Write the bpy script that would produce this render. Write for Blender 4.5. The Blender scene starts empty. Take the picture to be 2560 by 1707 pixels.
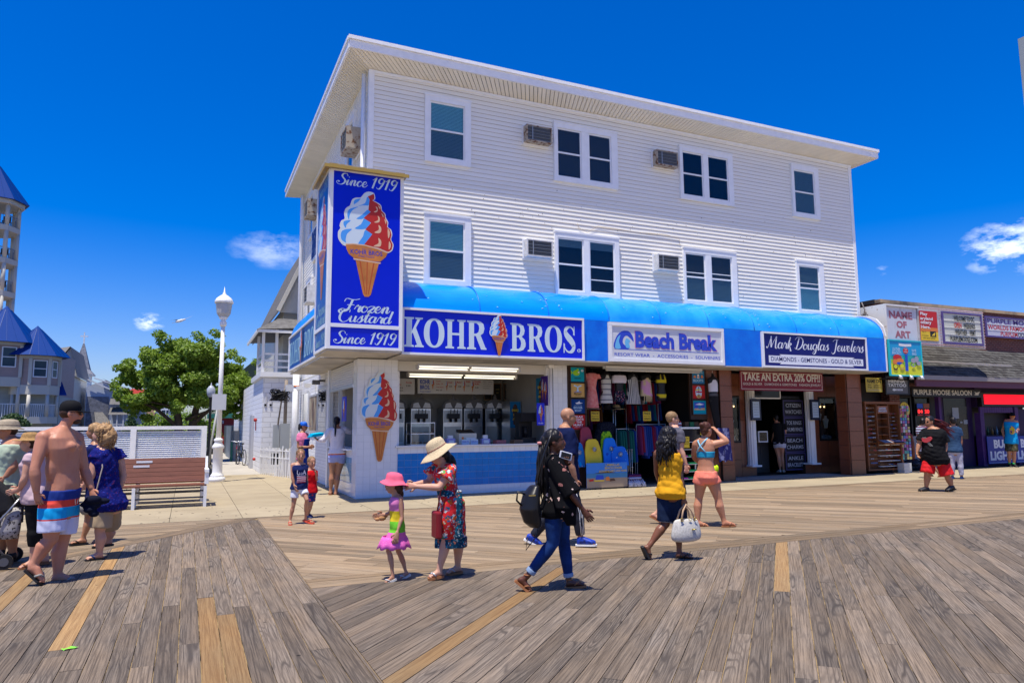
import bpy,bmesh,math,random
import numpy as np
from mathutils import Vector,Matrix,Euler
D2R=math.radians
S=bpy.context.scene
COL=S.collection
random.seed(7)
SKY_GAIN=(.80,.82,1.18)
# ---------------------------------------------------------------- camera
cam_d=bpy.data.cameras.new('camera');cam=bpy.data.objects.new('camera',cam_d);COL.objects.link(cam)
cam_d.sensor_width=36.0;cam_d.sensor_fit='HORIZONTAL';cam_d.lens=1774.9014/2560*36.0
cam_d.clip_start=0.1;cam_d.clip_end=3000
def cam_axes(yaw,pitch,roll):
 cy,sy,cp,sp=math.cos(yaw),math.sin(yaw),math.cos(pitch),math.sin(pitch)
 f=Vector((sy*cp,cy*cp,sp));r=Vector((cy,-sy,0));d=f.cross(r)
 c,s=math.cos(roll),math.sin(roll)
 return c*r+s*d,-s*r+c*d,f
_r,_d,_f=cam_axes(D2R(24.42597),D2R(6.73554),D2R(0.42428))
cam.matrix_world=Matrix(((_r.x,-_d.x,-_f.x,0),(_r.y,-_d.y,-_f.y,0),(_r.z,-_d.z,-_f.z,1.62),(0,0,0,1)))
S.camera=cam
# ---------------------------------------------------------------- render, sky, sun
S.render.engine='CYCLES'
S.render.resolution_x=1024;S.render.resolution_y=682
S.view_settings.view_transform='Standard';S.view_settings.look='None'
S.view_settings.exposure=0.4;S.view_settings.gamma=1.0;S.view_settings.use_curve_mapping=False
SUN_DIR=Vector((0.22,0.17,-1.0)).normalized()
SUN_EL=math.asin(-SUN_DIR.z);SUN_AZ=math.atan2(-SUN_DIR.x,-SUN_DIR.y)
world=bpy.data.worlds.new('World');S.world=world;world.use_nodes=True
wn=world.node_tree;wn.nodes.clear()
def N(nt,typ,**kw):
 n=nt.nodes.new(typ)
 for k,v in kw.items():
  if k in n.inputs:n.inputs[k].default_value=v
  else:setattr(n,k,v)
 return n
sky=N(wn,'ShaderNodeTexSky',sky_type='NISHITA',sun_disc=False,sun_elevation=SUN_EL,sun_rotation=SUN_AZ,altitude=0.0,air_density=1.0,dust_density=1.0,ozone_density=2.0)
hsv=N(wn,'ShaderNodeHueSaturation');hsv.inputs['Saturation'].default_value=1.7;hsv.inputs['Value'].default_value=1.0;hsv.inputs['Hue'].default_value=0.506
wn.links.new(sky.outputs[0],hsv.inputs['Color'])
tc=N(wn,'ShaderNodeTexCoord')
def cloud(cen,rad,sc,seed,amt,stretch=1.0):
 v=Vector(cen).normalized()
 sub=N(wn,'ShaderNodeVectorMath',operation='SUBTRACT');wn.links.new(tc.outputs['Generated'],sub.inputs[0]);sub.inputs[1].default_value=v
 mul=N(wn,'ShaderNodeVectorMath',operation='MULTIPLY');wn.links.new(sub.outputs[0],mul.inputs[0]);mul.inputs[1].default_value=(1,1,stretch)
 ln=N(wn,'ShaderNodeVectorMath',operation='LENGTH');wn.links.new(mul.outputs[0],ln.inputs[0])
 mr=N(wn,'ShaderNodeMapRange');wn.links.new(ln.outputs['Value'],mr.inputs[0]);mr.inputs[1].default_value=0;mr.inputs[2].default_value=rad;mr.inputs[3].default_value=1;mr.inputs[4].default_value=0
 no=N(wn,'ShaderNodeTexNoise');no.inputs['Scale'].default_value=sc;no.inputs['Detail'].default_value=7;no.inputs['Roughness'].default_value=.62
 off=N(wn,'ShaderNodeVectorMath',operation='MULTIPLY_ADD');wn.links.new(tc.outputs['Generated'],off.inputs[0]);off.inputs[1].default_value=(1,1,2.2);off.inputs[2].default_value=(seed,seed*2,0)
 wn.links.new(off.outputs[0],no.inputs['Vector'])
 nr=N(wn,'ShaderNodeMapRange',clamp=True);wn.links.new(no.outputs[0],nr.inputs[0]);nr.inputs[1].default_value=.40;nr.inputs[2].default_value=.72
 ad=N(wn,'ShaderNodeMath',operation='MULTIPLY');wn.links.new(nr.outputs[0],ad.inputs[0]);wn.links.new(mr.outputs[0],ad.inputs[1])
 cr=N(wn,'ShaderNodeMapRange',clamp=True);wn.links.new(ad.outputs[0],cr.inputs[0]);cr.inputs[1].default_value=.05;cr.inputs[2].default_value=.5;cr.inputs[3].default_value=0;cr.inputs[4].default_value=amt
 return cr.outputs[0]
gain=N(wn,'ShaderNodeVectorMath',operation='MULTIPLY');wn.links.new(hsv.outputs[0],gain.inputs[0]);gain.inputs[1].default_value=SKY_GAIN
prev=gain.outputs[0]
for c in CLOUDS if 'CLOUDS' in globals()else(((0.845,0.485,0.198),.060,26,1.3,.95,1.6),((0.88,0.43,0.2),.07,22,4.1,.9,1.5),((0.10,0.965,0.232),.075,20,2.4,.35,2.6),((-0.05,0.99,0.132),.022,60,6.2,.7,1.6),((0.78,0.60,0.188),.012,40,8.2,.3,1.5)):
 fac=cloud(*c)
 mx=N(wn,'ShaderNodeMix',data_type='RGBA');wn.links.new(fac,mx.inputs[0]);wn.links.new(prev,mx.inputs[6]);mx.inputs[7].default_value=(8.5,9.3,10.5,1)
 prev=mx.outputs[2]
bg=N(wn,'ShaderNodeBackground');bg.inputs['Strength'].default_value=0.115
wn.links.new(prev,bg.inputs[0])
wo=N(wn,'ShaderNodeOutputWorld');wn.links.new(bg.outputs[0],wo.inputs[0])
sun_d=bpy.data.lights.new('sun','SUN');sun_d.energy=4.7;sun_d.angle=D2R(0.53);sun_d.color=(1.0,0.94,0.83)
sun=bpy.data.objects.new('sun',sun_d);COL.objects.link(sun)
sun.rotation_euler=SUN_DIR.to_track_quat('-Z','Y').to_euler()
# ---------------------------------------------------------------- materials
MATS={}
def mat(name,col,rough=0.6,metal=0.0,spec=0.3,var=0.0,vscale=3.0,col2=None,bump=0.0,bscale=20.0,emit=None,estr=1.0,obj_rand=0.0,sss=0.0,detail=4,stretch=(1,1,1),coord='pos',sharp=None,coat=0.0):
 if name in MATS:return MATS[name]
 if rough>=.8:spec=min(spec,.08)
 m=bpy.data.materials.new(name);m.use_nodes=True;MATS[name]=m
 nt=m.node_tree;p=nt.nodes['Principled BSDF']
 p.inputs['Roughness'].default_value=rough;p.inputs['Metallic'].default_value=metal
 p.inputs['Specular IOR Level'].default_value=spec
 if coat:p.inputs['Coat Weight'].default_value=coat
 if sss:
  p.inputs['Subsurface Weight'].default_value=sss;p.inputs['Subsurface Radius'].default_value=(.02,.008,.004);p.inputs['Subsurface Scale'].default_value=1.0
 c=(*col,1)if len(col)==3 else col
 p.inputs['Base Color'].default_value=c
 L=nt.links
 vec=None
 if var or bump:
  if coord=='pos':
   g=N(nt,'ShaderNodeNewGeometry');src=g.outputs['Position']
  else:
   g=N(nt,'ShaderNodeTexCoord');src=g.outputs['Object']
  mp=N(nt,'ShaderNodeMapping');mp.inputs['Scale'].default_value=stretch;L.new(src,mp.inputs[0]);vec=mp.outputs[0]
 out=None
 if var:
  no=N(nt,'ShaderNodeTexNoise');no.inputs['Scale'].default_value=vscale;no.inputs['Detail'].default_value=detail;no.inputs['Roughness'].default_value=.6;L.new(vec,no.inputs['Vector'])
  c2=col2 or tuple(x*(1-var)for x in col)
  mx=N(nt,'ShaderNodeMix',data_type='RGBA');mx.inputs[6].default_value=c;mx.inputs[7].default_value=(*c2,1)
  mr=N(nt,'ShaderNodeMapRange',clamp=True)
  a,b=sharp if sharp else(.35,.7)
  mr.inputs[1].default_value=a;mr.inputs[2].default_value=b;L.new(no.outputs[0],mr.inputs[0]);L.new(mr.outputs[0],mx.inputs[0]);out=mx.outputs[2]
 if obj_rand:
  oi=N(nt,'ShaderNodeObjectInfo');mr2=N(nt,'ShaderNodeMapRange');L.new(oi.outputs['Random'],mr2.inputs[0]);mr2.inputs[3].default_value=1-obj_rand;mr2.inputs[4].default_value=1+obj_rand
  vm=N(nt,'ShaderNodeVectorMath',operation='SCALE');L.new(mr2.outputs[0],vm.inputs['Scale'])
  if out:L.new(out,vm.inputs[0])
  else:vm.inputs[0].default_value=c[:3]
  out=vm.outputs[0]
 if out:L.new(out,p.inputs['Base Color'])
 if bump:
  n2=N(nt,'ShaderNodeTexNoise');n2.inputs['Scale'].default_value=bscale;n2.inputs['Detail'].default_value=5;L.new(vec,n2.inputs['Vector'])
  bp=N(nt,'ShaderNodeBump');bp.inputs['Strength'].default_value=bump;bp.inputs['Distance'].default_value=.02;L.new(n2.outputs[0],bp.inputs['Height']);L.new(bp.outputs[0],p.inputs['Normal'])
 if emit:
  p.inputs['Emission Color'].default_value=(*emit,1);p.inputs['Emission Strength'].default_value=estr
 return m
def glass(name,tint=(.55,.6,.62),rough=.02,refl=1.0):
 if name in MATS:return MATS[name]
 m=bpy.data.materials.new(name);m.use_nodes=True;MATS[name]=m;nt=m.node_tree;nt.nodes.clear()
 t=N(nt,'ShaderNodeBsdfTransparent');t.inputs[0].default_value=(*tint,1)
 g=N(nt,'ShaderNodeBsdfGlossy');g.inputs['Roughness'].default_value=rough;g.inputs['Color'].default_value=(.95,.97,1,1)
 lw=N(nt,'ShaderNodeLayerWeight');lw.inputs['Blend'].default_value=.5;pw=N(nt,'ShaderNodeMath',operation='POWER');pw.inputs[1].default_value=5;nt.links.new(lw.outputs['Facing'],pw.inputs[0]);f=N(nt,'ShaderNodeMath',operation='MULTIPLY_ADD');f.inputs[1].default_value=.9;f.inputs[2].default_value=.03;nt.links.new(pw.outputs[0],f.inputs[0])
 mu=N(nt,'ShaderNodeMath',operation='MULTIPLY');mu.inputs[1].default_value=refl;nt.links.new(f.outputs[0],mu.inputs[0])
 x=N(nt,'ShaderNodeMixShader');o=N(nt,'ShaderNodeOutputMaterial')
 nt.links.new(mu.outputs[0],x.inputs[0]);nt.links.new(t.outputs[0],x.inputs[1]);nt.links.new(g.outputs[0],x.inputs[2]);nt.links.new(x.outputs[0],o.inputs[0])
 return m
 # ---------------------------------------------------------------- mesh building
def link(o,parent=None):
 COL.objects.link(o)
 if parent is not None:o.parent=parent
 return o
def tag(o,label=None,cat=None,group=None,kind=None):
 if label:o['label']=label
 if cat:o['category']=cat
 if group:o['group']=group
 if kind:o['kind']=kind
 return o
def thing(name,label,cat,loc=(0,0,0),rz=0.0,group=None):
 o=bpy.data.objects.new(name,None);o.empty_display_size=.2;COL.objects.link(o)
 o.location=loc;o.rotation_euler=(0,0,rz)
 return tag(o,label,cat,group)
def kids(o):return[c for c in bpy.data.objects if c.parent==o]
def copy_tree(o,parent=None,loc=None,rz=None,label=None):
 c=o.copy();COL.objects.link(c)
 if parent is not None:c.parent=parent
 if loc is not None:c.location=loc
 if rz is not None:c.rotation_euler=(0,0,rz)
 if label:c['label']=label
 for ch in kids(o):copy_tree(ch,c)
 return c
class MB:
 def __init__(s):s.v=[];s.f=[];s.m=[];s.sm=[]
 def add(s,vs,fs,mi=0,smooth=False):
  b=len(s.v);s.v+=[tuple(v)for v in vs]
  for f in fs:s.f.append([b+i for i in f]);s.m.append(mi);s.sm.append(smooth)
  return s
 def box(s,x0,x1,y0,y1,z0,z1,mi=0):
  return s.add([(x0,y0,z0),(x1,y0,z0),(x1,y1,z0),(x0,y1,z0),(x0,y0,z1),(x1,y0,z1),(x1,y1,z1),(x0,y1,z1)],
  [(0,3,2,1),(4,5,6,7),(0,1,5,4),(1,2,6,5),(2,3,7,6),(3,0,4,7)],mi)
 def obox(s,c,sx,sy,sz,rot=None,mi=0):
  R=(rot if isinstance(rot,Matrix)else Euler(rot).to_matrix())if rot is not None else Matrix.Identity(3)
  vs=[Vector(c)+R@Vector((a*sx/2,b*sy/2,d*sz/2))for d in(-1,1)for(a,b)in((-1,-1),(1,-1),(1,1),(-1,1))]
  return s.add(vs,[(0,3,2,1),(4,5,6,7),(0,1,5,4),(1,2,6,5),(2,3,7,6),(3,0,4,7)],mi)
 def bar(s,a,b,w,h,mi=0,up=(0,0,1)):
  a,b=Vector(a),Vector(b);d=(b-a).normalized();u=Vector(up)
  if abs(d.dot(u))>.98:u=Vector((0,1,0))
  x=d.cross(u).normalized();y=x.cross(d).normalized()
  vs=[p+x*i*w/2+y*j*h/2 for p in(a,b)for(i,j)in((-1,-1),(1,-1),(1,1),(-1,1))]
  return s.add(vs,[(0,3,2,1),(4,5,6,7),(0,1,5,4),(1,2,6,5),(2,3,7,6),(3,0,4,7)][::1],mi)
 def tube(s,pts,rad,n=8,mi=0,smooth=True,caps=True):
  pts=[Vector(p)for p in pts]
  rad=rad if hasattr(rad,'__len__')else[rad]*len(pts)
  vs=[];fs=[];x=None
  for i,p in enumerate(pts):
   d=(pts[min(i+1,len(pts)-1)]-pts[max(i-1,0)]);
   if d.length<1e-9:d=Vector((0,0,1))
   d.normalize()
   if x is None:
    u=Vector((0,0,1))if abs(d.z)<.9 else Vector((1,0,0));x=d.cross(u).normalized()
   else:
    x=(x-d*x.dot(d))
    x=x.normalized()if x.length>1e-6 else d.orthogonal().normalized()
   y=d.cross(x)
   for k in range(n):
    t=2*math.pi*k/n;vs.append(p+(x*math.cos(t)+y*math.sin(t))*rad[i])
  for i in range(len(pts)-1):
   for k in range(n):fs.append((i*n+k,i*n+(k+1)%n,(i+1)*n+(k+1)%n,(i+1)*n+k))
  s.add(vs,fs,mi,smooth)
  if caps:
   b=len(s.v)-len(vs)
   s.f.append([b+k for k in range(n)][::-1]);s.m.append(mi);s.sm.append(False)
   s.f.append([b+(len(pts)-1)*n+k for k in range(n)]);s.m.append(mi);s.sm.append(False)
  return s
 def lathe(s,prof,c=(0,0,0),n=16,mi=0,smooth=True):
  vs=[];fs=[]
  for(r,z)in prof:
   for k in range(n):
    t=2*math.pi*k/n;vs.append((c[0]+r*math.cos(t),c[1]+r*math.sin(t),c[2]+z))
  for i in range(len(prof)-1):
   for k in range(n):fs.append((i*n+k,i*n+(k+1)%n,(i+1)*n+(k+1)%n,(i+1)*n+k))
  s.add(vs,fs,mi,smooth);b=len(s.v)-len(vs)
  if prof[0][0]>1e-4:s.f.append([b+k for k in range(n)][::-1]);s.m.append(mi);s.sm.append(False)
  if prof[-1][0]>1e-4:s.f.append([b+(len(prof)-1)*n+k for k in range(n)]);s.m.append(mi);s.sm.append(False)
  return s
 def sphere(s,c,r,n=12,m=8,mi=0,rot=None):
  rx,ry,rz=r if hasattr(r,'__len__')else(r,r,r)
  vs=[];fs=[]
  for i in range(m+1):
   a=math.pi*i/m
   for k in range(n):
    t=2*math.pi*k/n;v=Vector((rx*math.sin(a)*math.cos(t),ry*math.sin(a)*math.sin(t),rz*math.cos(a)))
    if rot is not None:v=rot@v
    vs.append(v+Vector(c))
  for i in range(m):
   for k in range(n):fs.append((i*n+k,(i+1)*n+k,(i+1)*n+(k+1)%n,i*n+(k+1)%n))
  return s.add(vs,fs,mi,True)
 def prism(s,poly,axis,a,b,mi=0):
 # poly: 2d points in the plane across `axis` ('x': (y,z), 'y': (x,z), 'z': (x,y))
  def P(p,t):return{'x':(t,p[0],p[1]),'y':(p[0],t,p[1]),'z':(p[0],p[1],t)}[axis]
  n=len(poly);vs=[P(p,a)for p in poly]+[P(p,b)for p in poly]
  area=sum(poly[i][0]*poly[(i+1)%n][1]-poly[(i+1)%n][0]*poly[i][1]for i in range(n))
  fl=(area>0)^(axis=='y')^(b<a)
  f0=list(range(n));f1=[n+i for i in range(n)]
  sides=[(i,(i+1)%n,n+(i+1)%n,n+i)for i in range(n)]
  if fl:fs=[f0[::-1],f1]+sides
  else:fs=[f0,f1[::-1]]+[q[::-1]for q in sides]
  return s.add(vs,fs,mi)
 def mesh(s,name='mesh',mats=()):
  me=bpy.data.meshes.new(name);me.from_pydata(s.v,[],s.f)
  for m in(mats if isinstance(mats,(list,tuple))else[mats]):me.materials.append(m)
  me.polygons.foreach_set('material_index',s.m);me.polygons.foreach_set('use_smooth',s.sm)
  me.update();return me
 def build(s,name,mats,parent=None,loc=None):
  o=bpy.data.objects.new(name,s.mesh(name,mats));link(o,parent)
  if loc is not None:o.location=loc
  return o
def bevel(o,w=.01,seg=2):
 m=o.modifiers.new('bevel','BEVEL');m.width=w;m.segments=seg;m.limit_method='ANGLE';return o
 # ---------------------------------------------------------------- flat shapes and lettering
class Face:
 def __init__(s,o,u,v):s.o=Vector(o);s.u=Vector(u).normalized();s.v=Vector(v).normalized();s.n=s.u.cross(s.v)
 def p(s,u,v,n=0):return s.o+s.u*u+s.v*v+s.n*n
def front(Y):return Face((0,Y,0),(1,0,0),(0,0,1))
def leftface(X):return Face((X,0,0),(0,-1,0),(0,0,1))
def tessell(loops):
 from mathutils.geometry import tessellate_polygon
 allv=[p for l in loops for p in l]
 tris=tessellate_polygon([[Vector((p[0],p[1],0))for p in l]for l in loops])
 return allv,tris
def shape(mb,face,loops,n,mi=0,thick=0.0):
 vs,tris=tessell(loops)
 out=[]
 for t in tris:
  a,b,c=(vs[i]for i in t);ar=(b[0]-a[0])*(c[1]-a[1])-(c[0]-a[0])*(b[1]-a[1])
  if abs(ar)<1e-12:continue
  out.append(t if ar>0 else t[::-1])
 mb.add([face.p(x,y,n)for x,y in vs],out,mi)
 if thick:
  for l in loops:
   k=len(l);ar=sum(l[i][0]*l[(i+1)%k][1]-l[(i+1)%k][0]*l[i][1]for i in range(k))
   mb.add([face.p(x,y,n)for x,y in l]+[face.p(x,y,n-thick)for x,y in l],[((i+1)%k,i,k+i,k+(i+1)%k)for i in range(k)],mi)
def sheet(mb,face,u0,u1,v0,v1,n,mi=0,thick=0.0):
 if thick:
  P=[face.p(u,v,nn)for nn in(n-thick,n)for(u,v)in((u0,v0),(u1,v0),(u1,v1),(u0,v1))]
  mb.add(P,[(0,3,2,1),(4,5,6,7),(0,1,5,4),(1,2,6,5),(2,3,7,6),(3,0,4,7)],mi)
 else:mb.add([face.p(u0,v0,n),face.p(u1,v0,n),face.p(u1,v1,n),face.p(u0,v1,n)],[(0,1,2,3)],mi)
_fc={}
def font_mesh(s,bold=0.0,shear=0.0,ext=0.0,res=3,space=1.0):
 k=(s,bold,shear,ext,res,space)
 if k in _fc:return _fc[k]
 cu=bpy.data.curves.new('t','FONT');cu.body=s;cu.size=1;cu.offset=bold;cu.shear=shear;cu.resolution_u=res;cu.space_character=space
 cu.extrude=0
 o=bpy.data.objects.new('t',cu);COL.objects.link(o)
 bpy.context.view_layer.update()
 dg=bpy.context.evaluated_depsgraph_get();me=bpy.data.meshes.new_from_object(o.evaluated_get(dg))
 vs=[(v.co.x,v.co.y)for v in me.vertices];fs=[tuple(p.vertices)for p in me.polygons]
 bpy.data.objects.remove(o);bpy.data.curves.remove(cu);bpy.data.meshes.remove(me)
 out=[]
 for f in fs:
  ar=sum(vs[f[i]][0]*vs[f[(i+1)%len(f)]][1]-vs[f[(i+1)%len(f)]][0]*vs[f[i]][1]for i in range(len(f)))
  out.append(f if ar>0 else f[::-1])
 _fc[k]=(vs,out);return _fc[k]
def text(mb,face,s,u0,u1,v0,v1,n,mi=0,bold=0.0,shear=0.0,keep=False,space=1.0,warp=None):
 """fit the word into the box u0..u1, v0..v1"""
 vs,fs=font_mesh(s,bold,shear,0,3,space)
 if not vs:return
 xs=[v[0]for v in vs];ys=[v[1]for v in vs];ax,bx,ay,by=min(xs),max(xs),min(ys),max(ys)
 su=(u1-u0)/max(bx-ax,1e-6);sv=(v1-v0)/max(by-ay,1e-6)
 if keep:su=sv=min(su,sv)
 cu,cv=(u0+u1)/2,(v0+v1)/2
 pts=[(cu+(x-(ax+bx)/2)*su,cv+(y-(ay+by)/2)*sv)for x,y in vs]
 if warp:pts=[warp(*p)for p in pts]
 mb.add([face.p(a,b,n)for a,b in pts],fs,mi)
def cr(points,k=5,closed=False):
 P=[tuple(p)for p in points];out=[];n=len(P)
 for i in range(n-(0 if closed else 1)):
  if closed:p0,p1,p2,p3=P[(i-1)%n],P[i],P[(i+1)%n],P[(i+2)%n]
  else:p0,p1,p2,p3=P[max(i-1,0)],P[i],P[i+1],P[min(i+2,n-1)]
  for j in range(k):
   t=j/k;out.append(tuple(.5*((2*b)+(-a+c)*t+(2*a-5*b+4*c-d)*t*t+(-a+3*b-3*c+d)*t**3)for a,b,c,d in zip(p0,p1,p2,p3)))
 if not closed:out.append(P[-1])
 return out
def stroke(mb,face,pts,wfn,n,mi=0,tf=lambda x,y:(x,y),k=5):
 """pen stroke; wfn(i, direction) gives the width in letter units; tf maps letter units to the plane"""
 P=cr(pts,k);L=[];R=[]
 for i,p in enumerate(P):
  a=P[max(i-1,0)];b=P[min(i+1,len(P)-1)];dx,dy=b[0]-a[0],b[1]-a[1];l=math.hypot(dx,dy)or 1
  dx/=l;dy/=l;w=(p[2]if len(p)>2 else wfn(i/len(P),(dx,dy)))/2
  L.append(tf(p[0]-dy*w,p[1]+dx*w));R.append(tf(p[0]+dy*w,p[1]-dx*w))
 m=len(P);vs=[face.p(x,y,n)for x,y in L]+[face.p(x,y,n)for x,y in R]
 mb.add(vs,[(m+i,m+i+1,i+1,i)for i in range(m-1)],mi)
SC={
'S':(.56,[[(.60,.78),(.50,.97),(.30,.97),(.20,.80),(.30,.62),(.48,.42),(.48,.16),(.28,.0),(.04,.06),(-.06,.22),(.04,.3),(.12,.2)]]),
'i':(.30,[[(.0,.22),(.12,.48),(.13,.3),(.12,.08),(.2,.02),(.32,.22)],[(.15,.66),(.17,.74)]]),
'n':(.50,[[(0,.25),(.1,.48),(.11,.3),(.09,.0)],[(.09,.1),(.24,.46),(.34,.42),(.33,.12),(.40,.02),(.52,.22)]]),
'c':(.38,[[(.3,.36),(.22,.48),(.08,.38),(.04,.18),(.14,.01),(.28,.05),(.40,.22)]]),
'e':(.36,[[(.04,.18),(.2,.24),(.28,.38),(.18,.49),(.06,.36),(.04,.16),(.14,.01),(.28,.05),(.38,.22)]]),
'1':(.42,[[(.02,.72),(.12,.8),(.24,.97),(.20,.5),(.16,.0)]]),
'9':(.52,[[(.38,.78),(.28,.95),(.1,.86),(.08,.62),(.22,.48),(.36,.62),(.42,.86),(.38,.42),(.22,.02),(.06,.04),(.02,.14)]]),
'F':(.66,[[(.0,.72),(.08,.95),(.36,.90),(.60,.90),(.80,.98)],[(.42,.90),(.38,.5),(.30,.14),(.12,.0),(-.02,.1),(.04,.2)],[(.2,.48),(.38,.52),(.60,.50)]]),
'r':(.36,[[(0,.2),(.10,.52),(.16,.42),(.28,.44),(.26,.25),(.26,.08),(.32,.02),(.40,.2)]]),
'o':(.38,[[(.2,.48),(.06,.36),(.05,.12),(.2,.0),(.34,.14),(.33,.38),(.2,.48),(.30,.36),(.42,.42)]]),
'z':(.40,[[(.04,.38),(.12,.48),(.34,.42),(.06,.04),(.18,.07),(.3,.0),(.42,.2)]]),
'C':(.62,[[(.56,.74),(.52,.96),(.26,.92),(.08,.62),(.10,.22),(.30,.0),(.52,.06),(.66,.25)],[(.30,.92),(.10,1.0),(-.08,.84),(.02,.66),(.14,.74)]]),
'u':(.52,[[(0,.25),(.09,.48),(.09,.2),(.16,.02),(.3,.12),(.38,.48)],[(.38,.48),(.36,.12),(.44,.02),(.54,.22)]]),
's':(.36,[[(0,.15),(.2,.54),(.22,.35),(.27,.14),(.14,.0),(.0,.08)],[(.26,.10),(.38,.22)]]),
't':(.32,[[(.0,.2),(.18,.84),(.14,.4),(.12,.1),(.2,.02),(.34,.22)],[(.0,.54),(.32,.56)]]),
'a':(.50,[[(.34,.4),(.2,.49),(.05,.34),(.05,.1),(.18,.01),(.32,.2),(.38,.48)],[(.38,.48),(.34,.13),(.42,.02),(.52,.22)]]),
'd':(.50,[[(.34,.4),(.2,.49),(.05,.34),(.05,.1),(.18,.01),(.32,.2),(.42,.98)],[(.42,.98),(.36,.4),(.35,.12),(.42,.02),(.52,.22)]]),
'M':(.98,[[(-.02,.12),(.06,.0),(.16,.25),(.28,.97)],[(.28,.97),(.34,.4),(.40,.06)],[(.40,.06),(.56,.55),(.76,.97)],[(.76,.97),(.76,.4),(.78,.06),(.88,.0),(.98,.12)]]),
'k':(.42,[[(0,.2),(.18,.7),(.2,.97)],[(.2,.97),(.12,.6),(.08,.0)],[(.08,.15),(.22,.48),(.32,.38),(.14,.24)],[(.14,.24),(.26,.1),(.34,-.16),(.44,-.1)]]),
'D':(.78,[[(.32,.92),(.24,.4),(.16,.04)],[(-.02,.78),(.12,.97),(.45,.99),(.70,.75),(.66,.3),(.38,.0),(.1,.04),(.0,.12)]]),
'g':(.44,[[(.34,.4),(.2,.49),(.05,.34),(.06,.12),(.2,.04),(.34,.2),(.38,.48)],[(.38,.48),(.34,-.1),(.2,-.34),(.06,-.26),(.24,-.04),(.46,.2)]]),
'l':(.28,[[(0,.2),(.18,.7),(.22,.97)],[(.22,.97),(.12,.5),(.1,.15),(.16,.01),(.3,.22)]]),
'J':(.56,[[(.06,.80),(.24,.97),(.58,.97)],[(.44,.95),(.40,.4),(.34,-.08),(.16,-.24),(.02,-.1)]]),
'w':(.60,[[(0,.25),(.08,.48),(.08,.15),(.16,.02),(.28,.25),(.34,.48)],[(.34,.48),(.32,.15),(.40,.02),(.52,.25),(.54,.5),(.66,.42)]]),
' ':(.26,[])}
def script(mb,face,s,u0,u1,v0,v1,n,mi=0,thick=.13,thin=.04,slant=.22):
 x=0;segs=[]
 for ch in s:
  adv,st=SC[ch]
  for q in st:segs.append([(a+x+b*slant,b)for a,b in q])
  x+=adv
 X=[p[0]for q in segs for p in q];Yv=[p[1]for q in segs for p in q];ax,bx,ay,by=min(X),max(X),min(Yv),max(Yv)
 su,sv=(u1-u0)/(bx-ax),(v1-v0)/(by-ay)
 tf=lambda a,b:(u0+(a-ax)*su,v0+(b-ay)*sv)
 wf=lambda t,d:thin+(thick-thin)*max(0,-d[1]*.95-d[0]*slant*.3)
 for i,q in enumerate(segs):stroke(mb,face,q,wf,n+.0002*(i%5),mi,tf)
SERIF={
'K':[[(0,0),(.50,0),(.50,.05),(.39,.08),(.39,.42),(.44,.49),(.66,.08),(.55,.05),(.55,0),(1,0),(1,.05),(.92,.08),(.60,.65),(.80,.92),(.95,.95),(.95,1),(.56,1),(.56,.95),(.66,.92),(.39,.53),(.39,.92),(.50,.95),(.50,1),(0,1),(0,.95),(.12,.92),(.12,.08),(0,.05)]],
'H':[[(0,0),(.42,0),(.42,.05),(.32,.08),(.32,.46),(.68,.46),(.68,.08),(.58,.05),(.58,0),(1,0),(1,.05),(.90,.08),(.90,.92),(1,.95),(1,1),(.58,1),(.58,.95),(.68,.92),(.68,.54),(.32,.54),(.32,.92),(.42,.95),(.42,1),(0,1),(0,.95),(.10,.92),(.10,.08),(0,.05)]],
'R':[[(0,0),(.46,0),(.46,.05),(.36,.08),(.36,.47),(.45,.47),(.72,.0),(1,0),(1,.05),(.95,.07),(.70,.50),(.84,.58),(.90,.74),(.85,.90),(.70,.98),(.5,1),(0,1),(0,.95),(.10,.92),(.10,.08),(0,.05)],[(.36,.55),(.36,.92),(.48,.92),(.60,.85),(.63,.74),(.59,.61),(.48,.55)]],
'B':[[(0,0),(.60,0),(.84,.05),(.98,.17),(1,.28),(.94,.42),(.74,.52),(.88,.60),(.94,.74),(.86,.91),(.62,.99),(.5,1),(0,1),(0,.95),(.12,.92),(.12,.08),(0,.05)],[(.40,.56),(.40,.92),(.52,.92),(.64,.84),(.66,.73),(.60,.60),(.5,.56)],[(.40,.08),(.40,.49),(.54,.49),(.67,.38),(.70,.28),(.66,.15),(.54,.08)]]}
def _ell(cx,cy,rx,ry,n=28,e=1.0):return[(cx+rx*math.copysign(abs(math.cos(t))**e,math.cos(t)),cy+ry*math.copysign(abs(math.sin(t))**e,math.sin(t)))for t in[2*math.pi*k/n for k in range(n)]]
SERIF['O']=[_ell(.5,.5,.5,.5,32,.92),_ell(.5,.5,.23,.43,28,.92)]
def serif(mb,face,ch,u0,u1,v0,v1,n,mi=0):
 tf=lambda a,b:(u0+a*(u1-u0),v0+b*(v1-v0))
 if ch=='S':
  stroke(mb,face,[(.86,.66,.03),(.84,.78,.05),(.74,.91,.07),(.50,.965,.07),(.24,.89,.18),(.17,.76,.26),(.32,.62,.28),(.64,.45,.30),(.84,.27,.28),(.72,.10,.18),(.46,.035,.07),(.22,.10,.07),(.08,.24,.05),(.05,.36,.03)],None,n,mi,tf,6)
  shape(mb,face,[[tf(.80,.68),tf(.92,.66),tf(.92,1),tf(.86,1)]],n+.0003,mi);shape(mb,face,[[tf(0,0),tf(.07,0),tf(.12,.33),tf(0,.36)]],n+.0003,mi)
  return
 shape(mb,face,[[tf(a,b)for a,b in l]for l in SERIF[ch]],n,mi)
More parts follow.
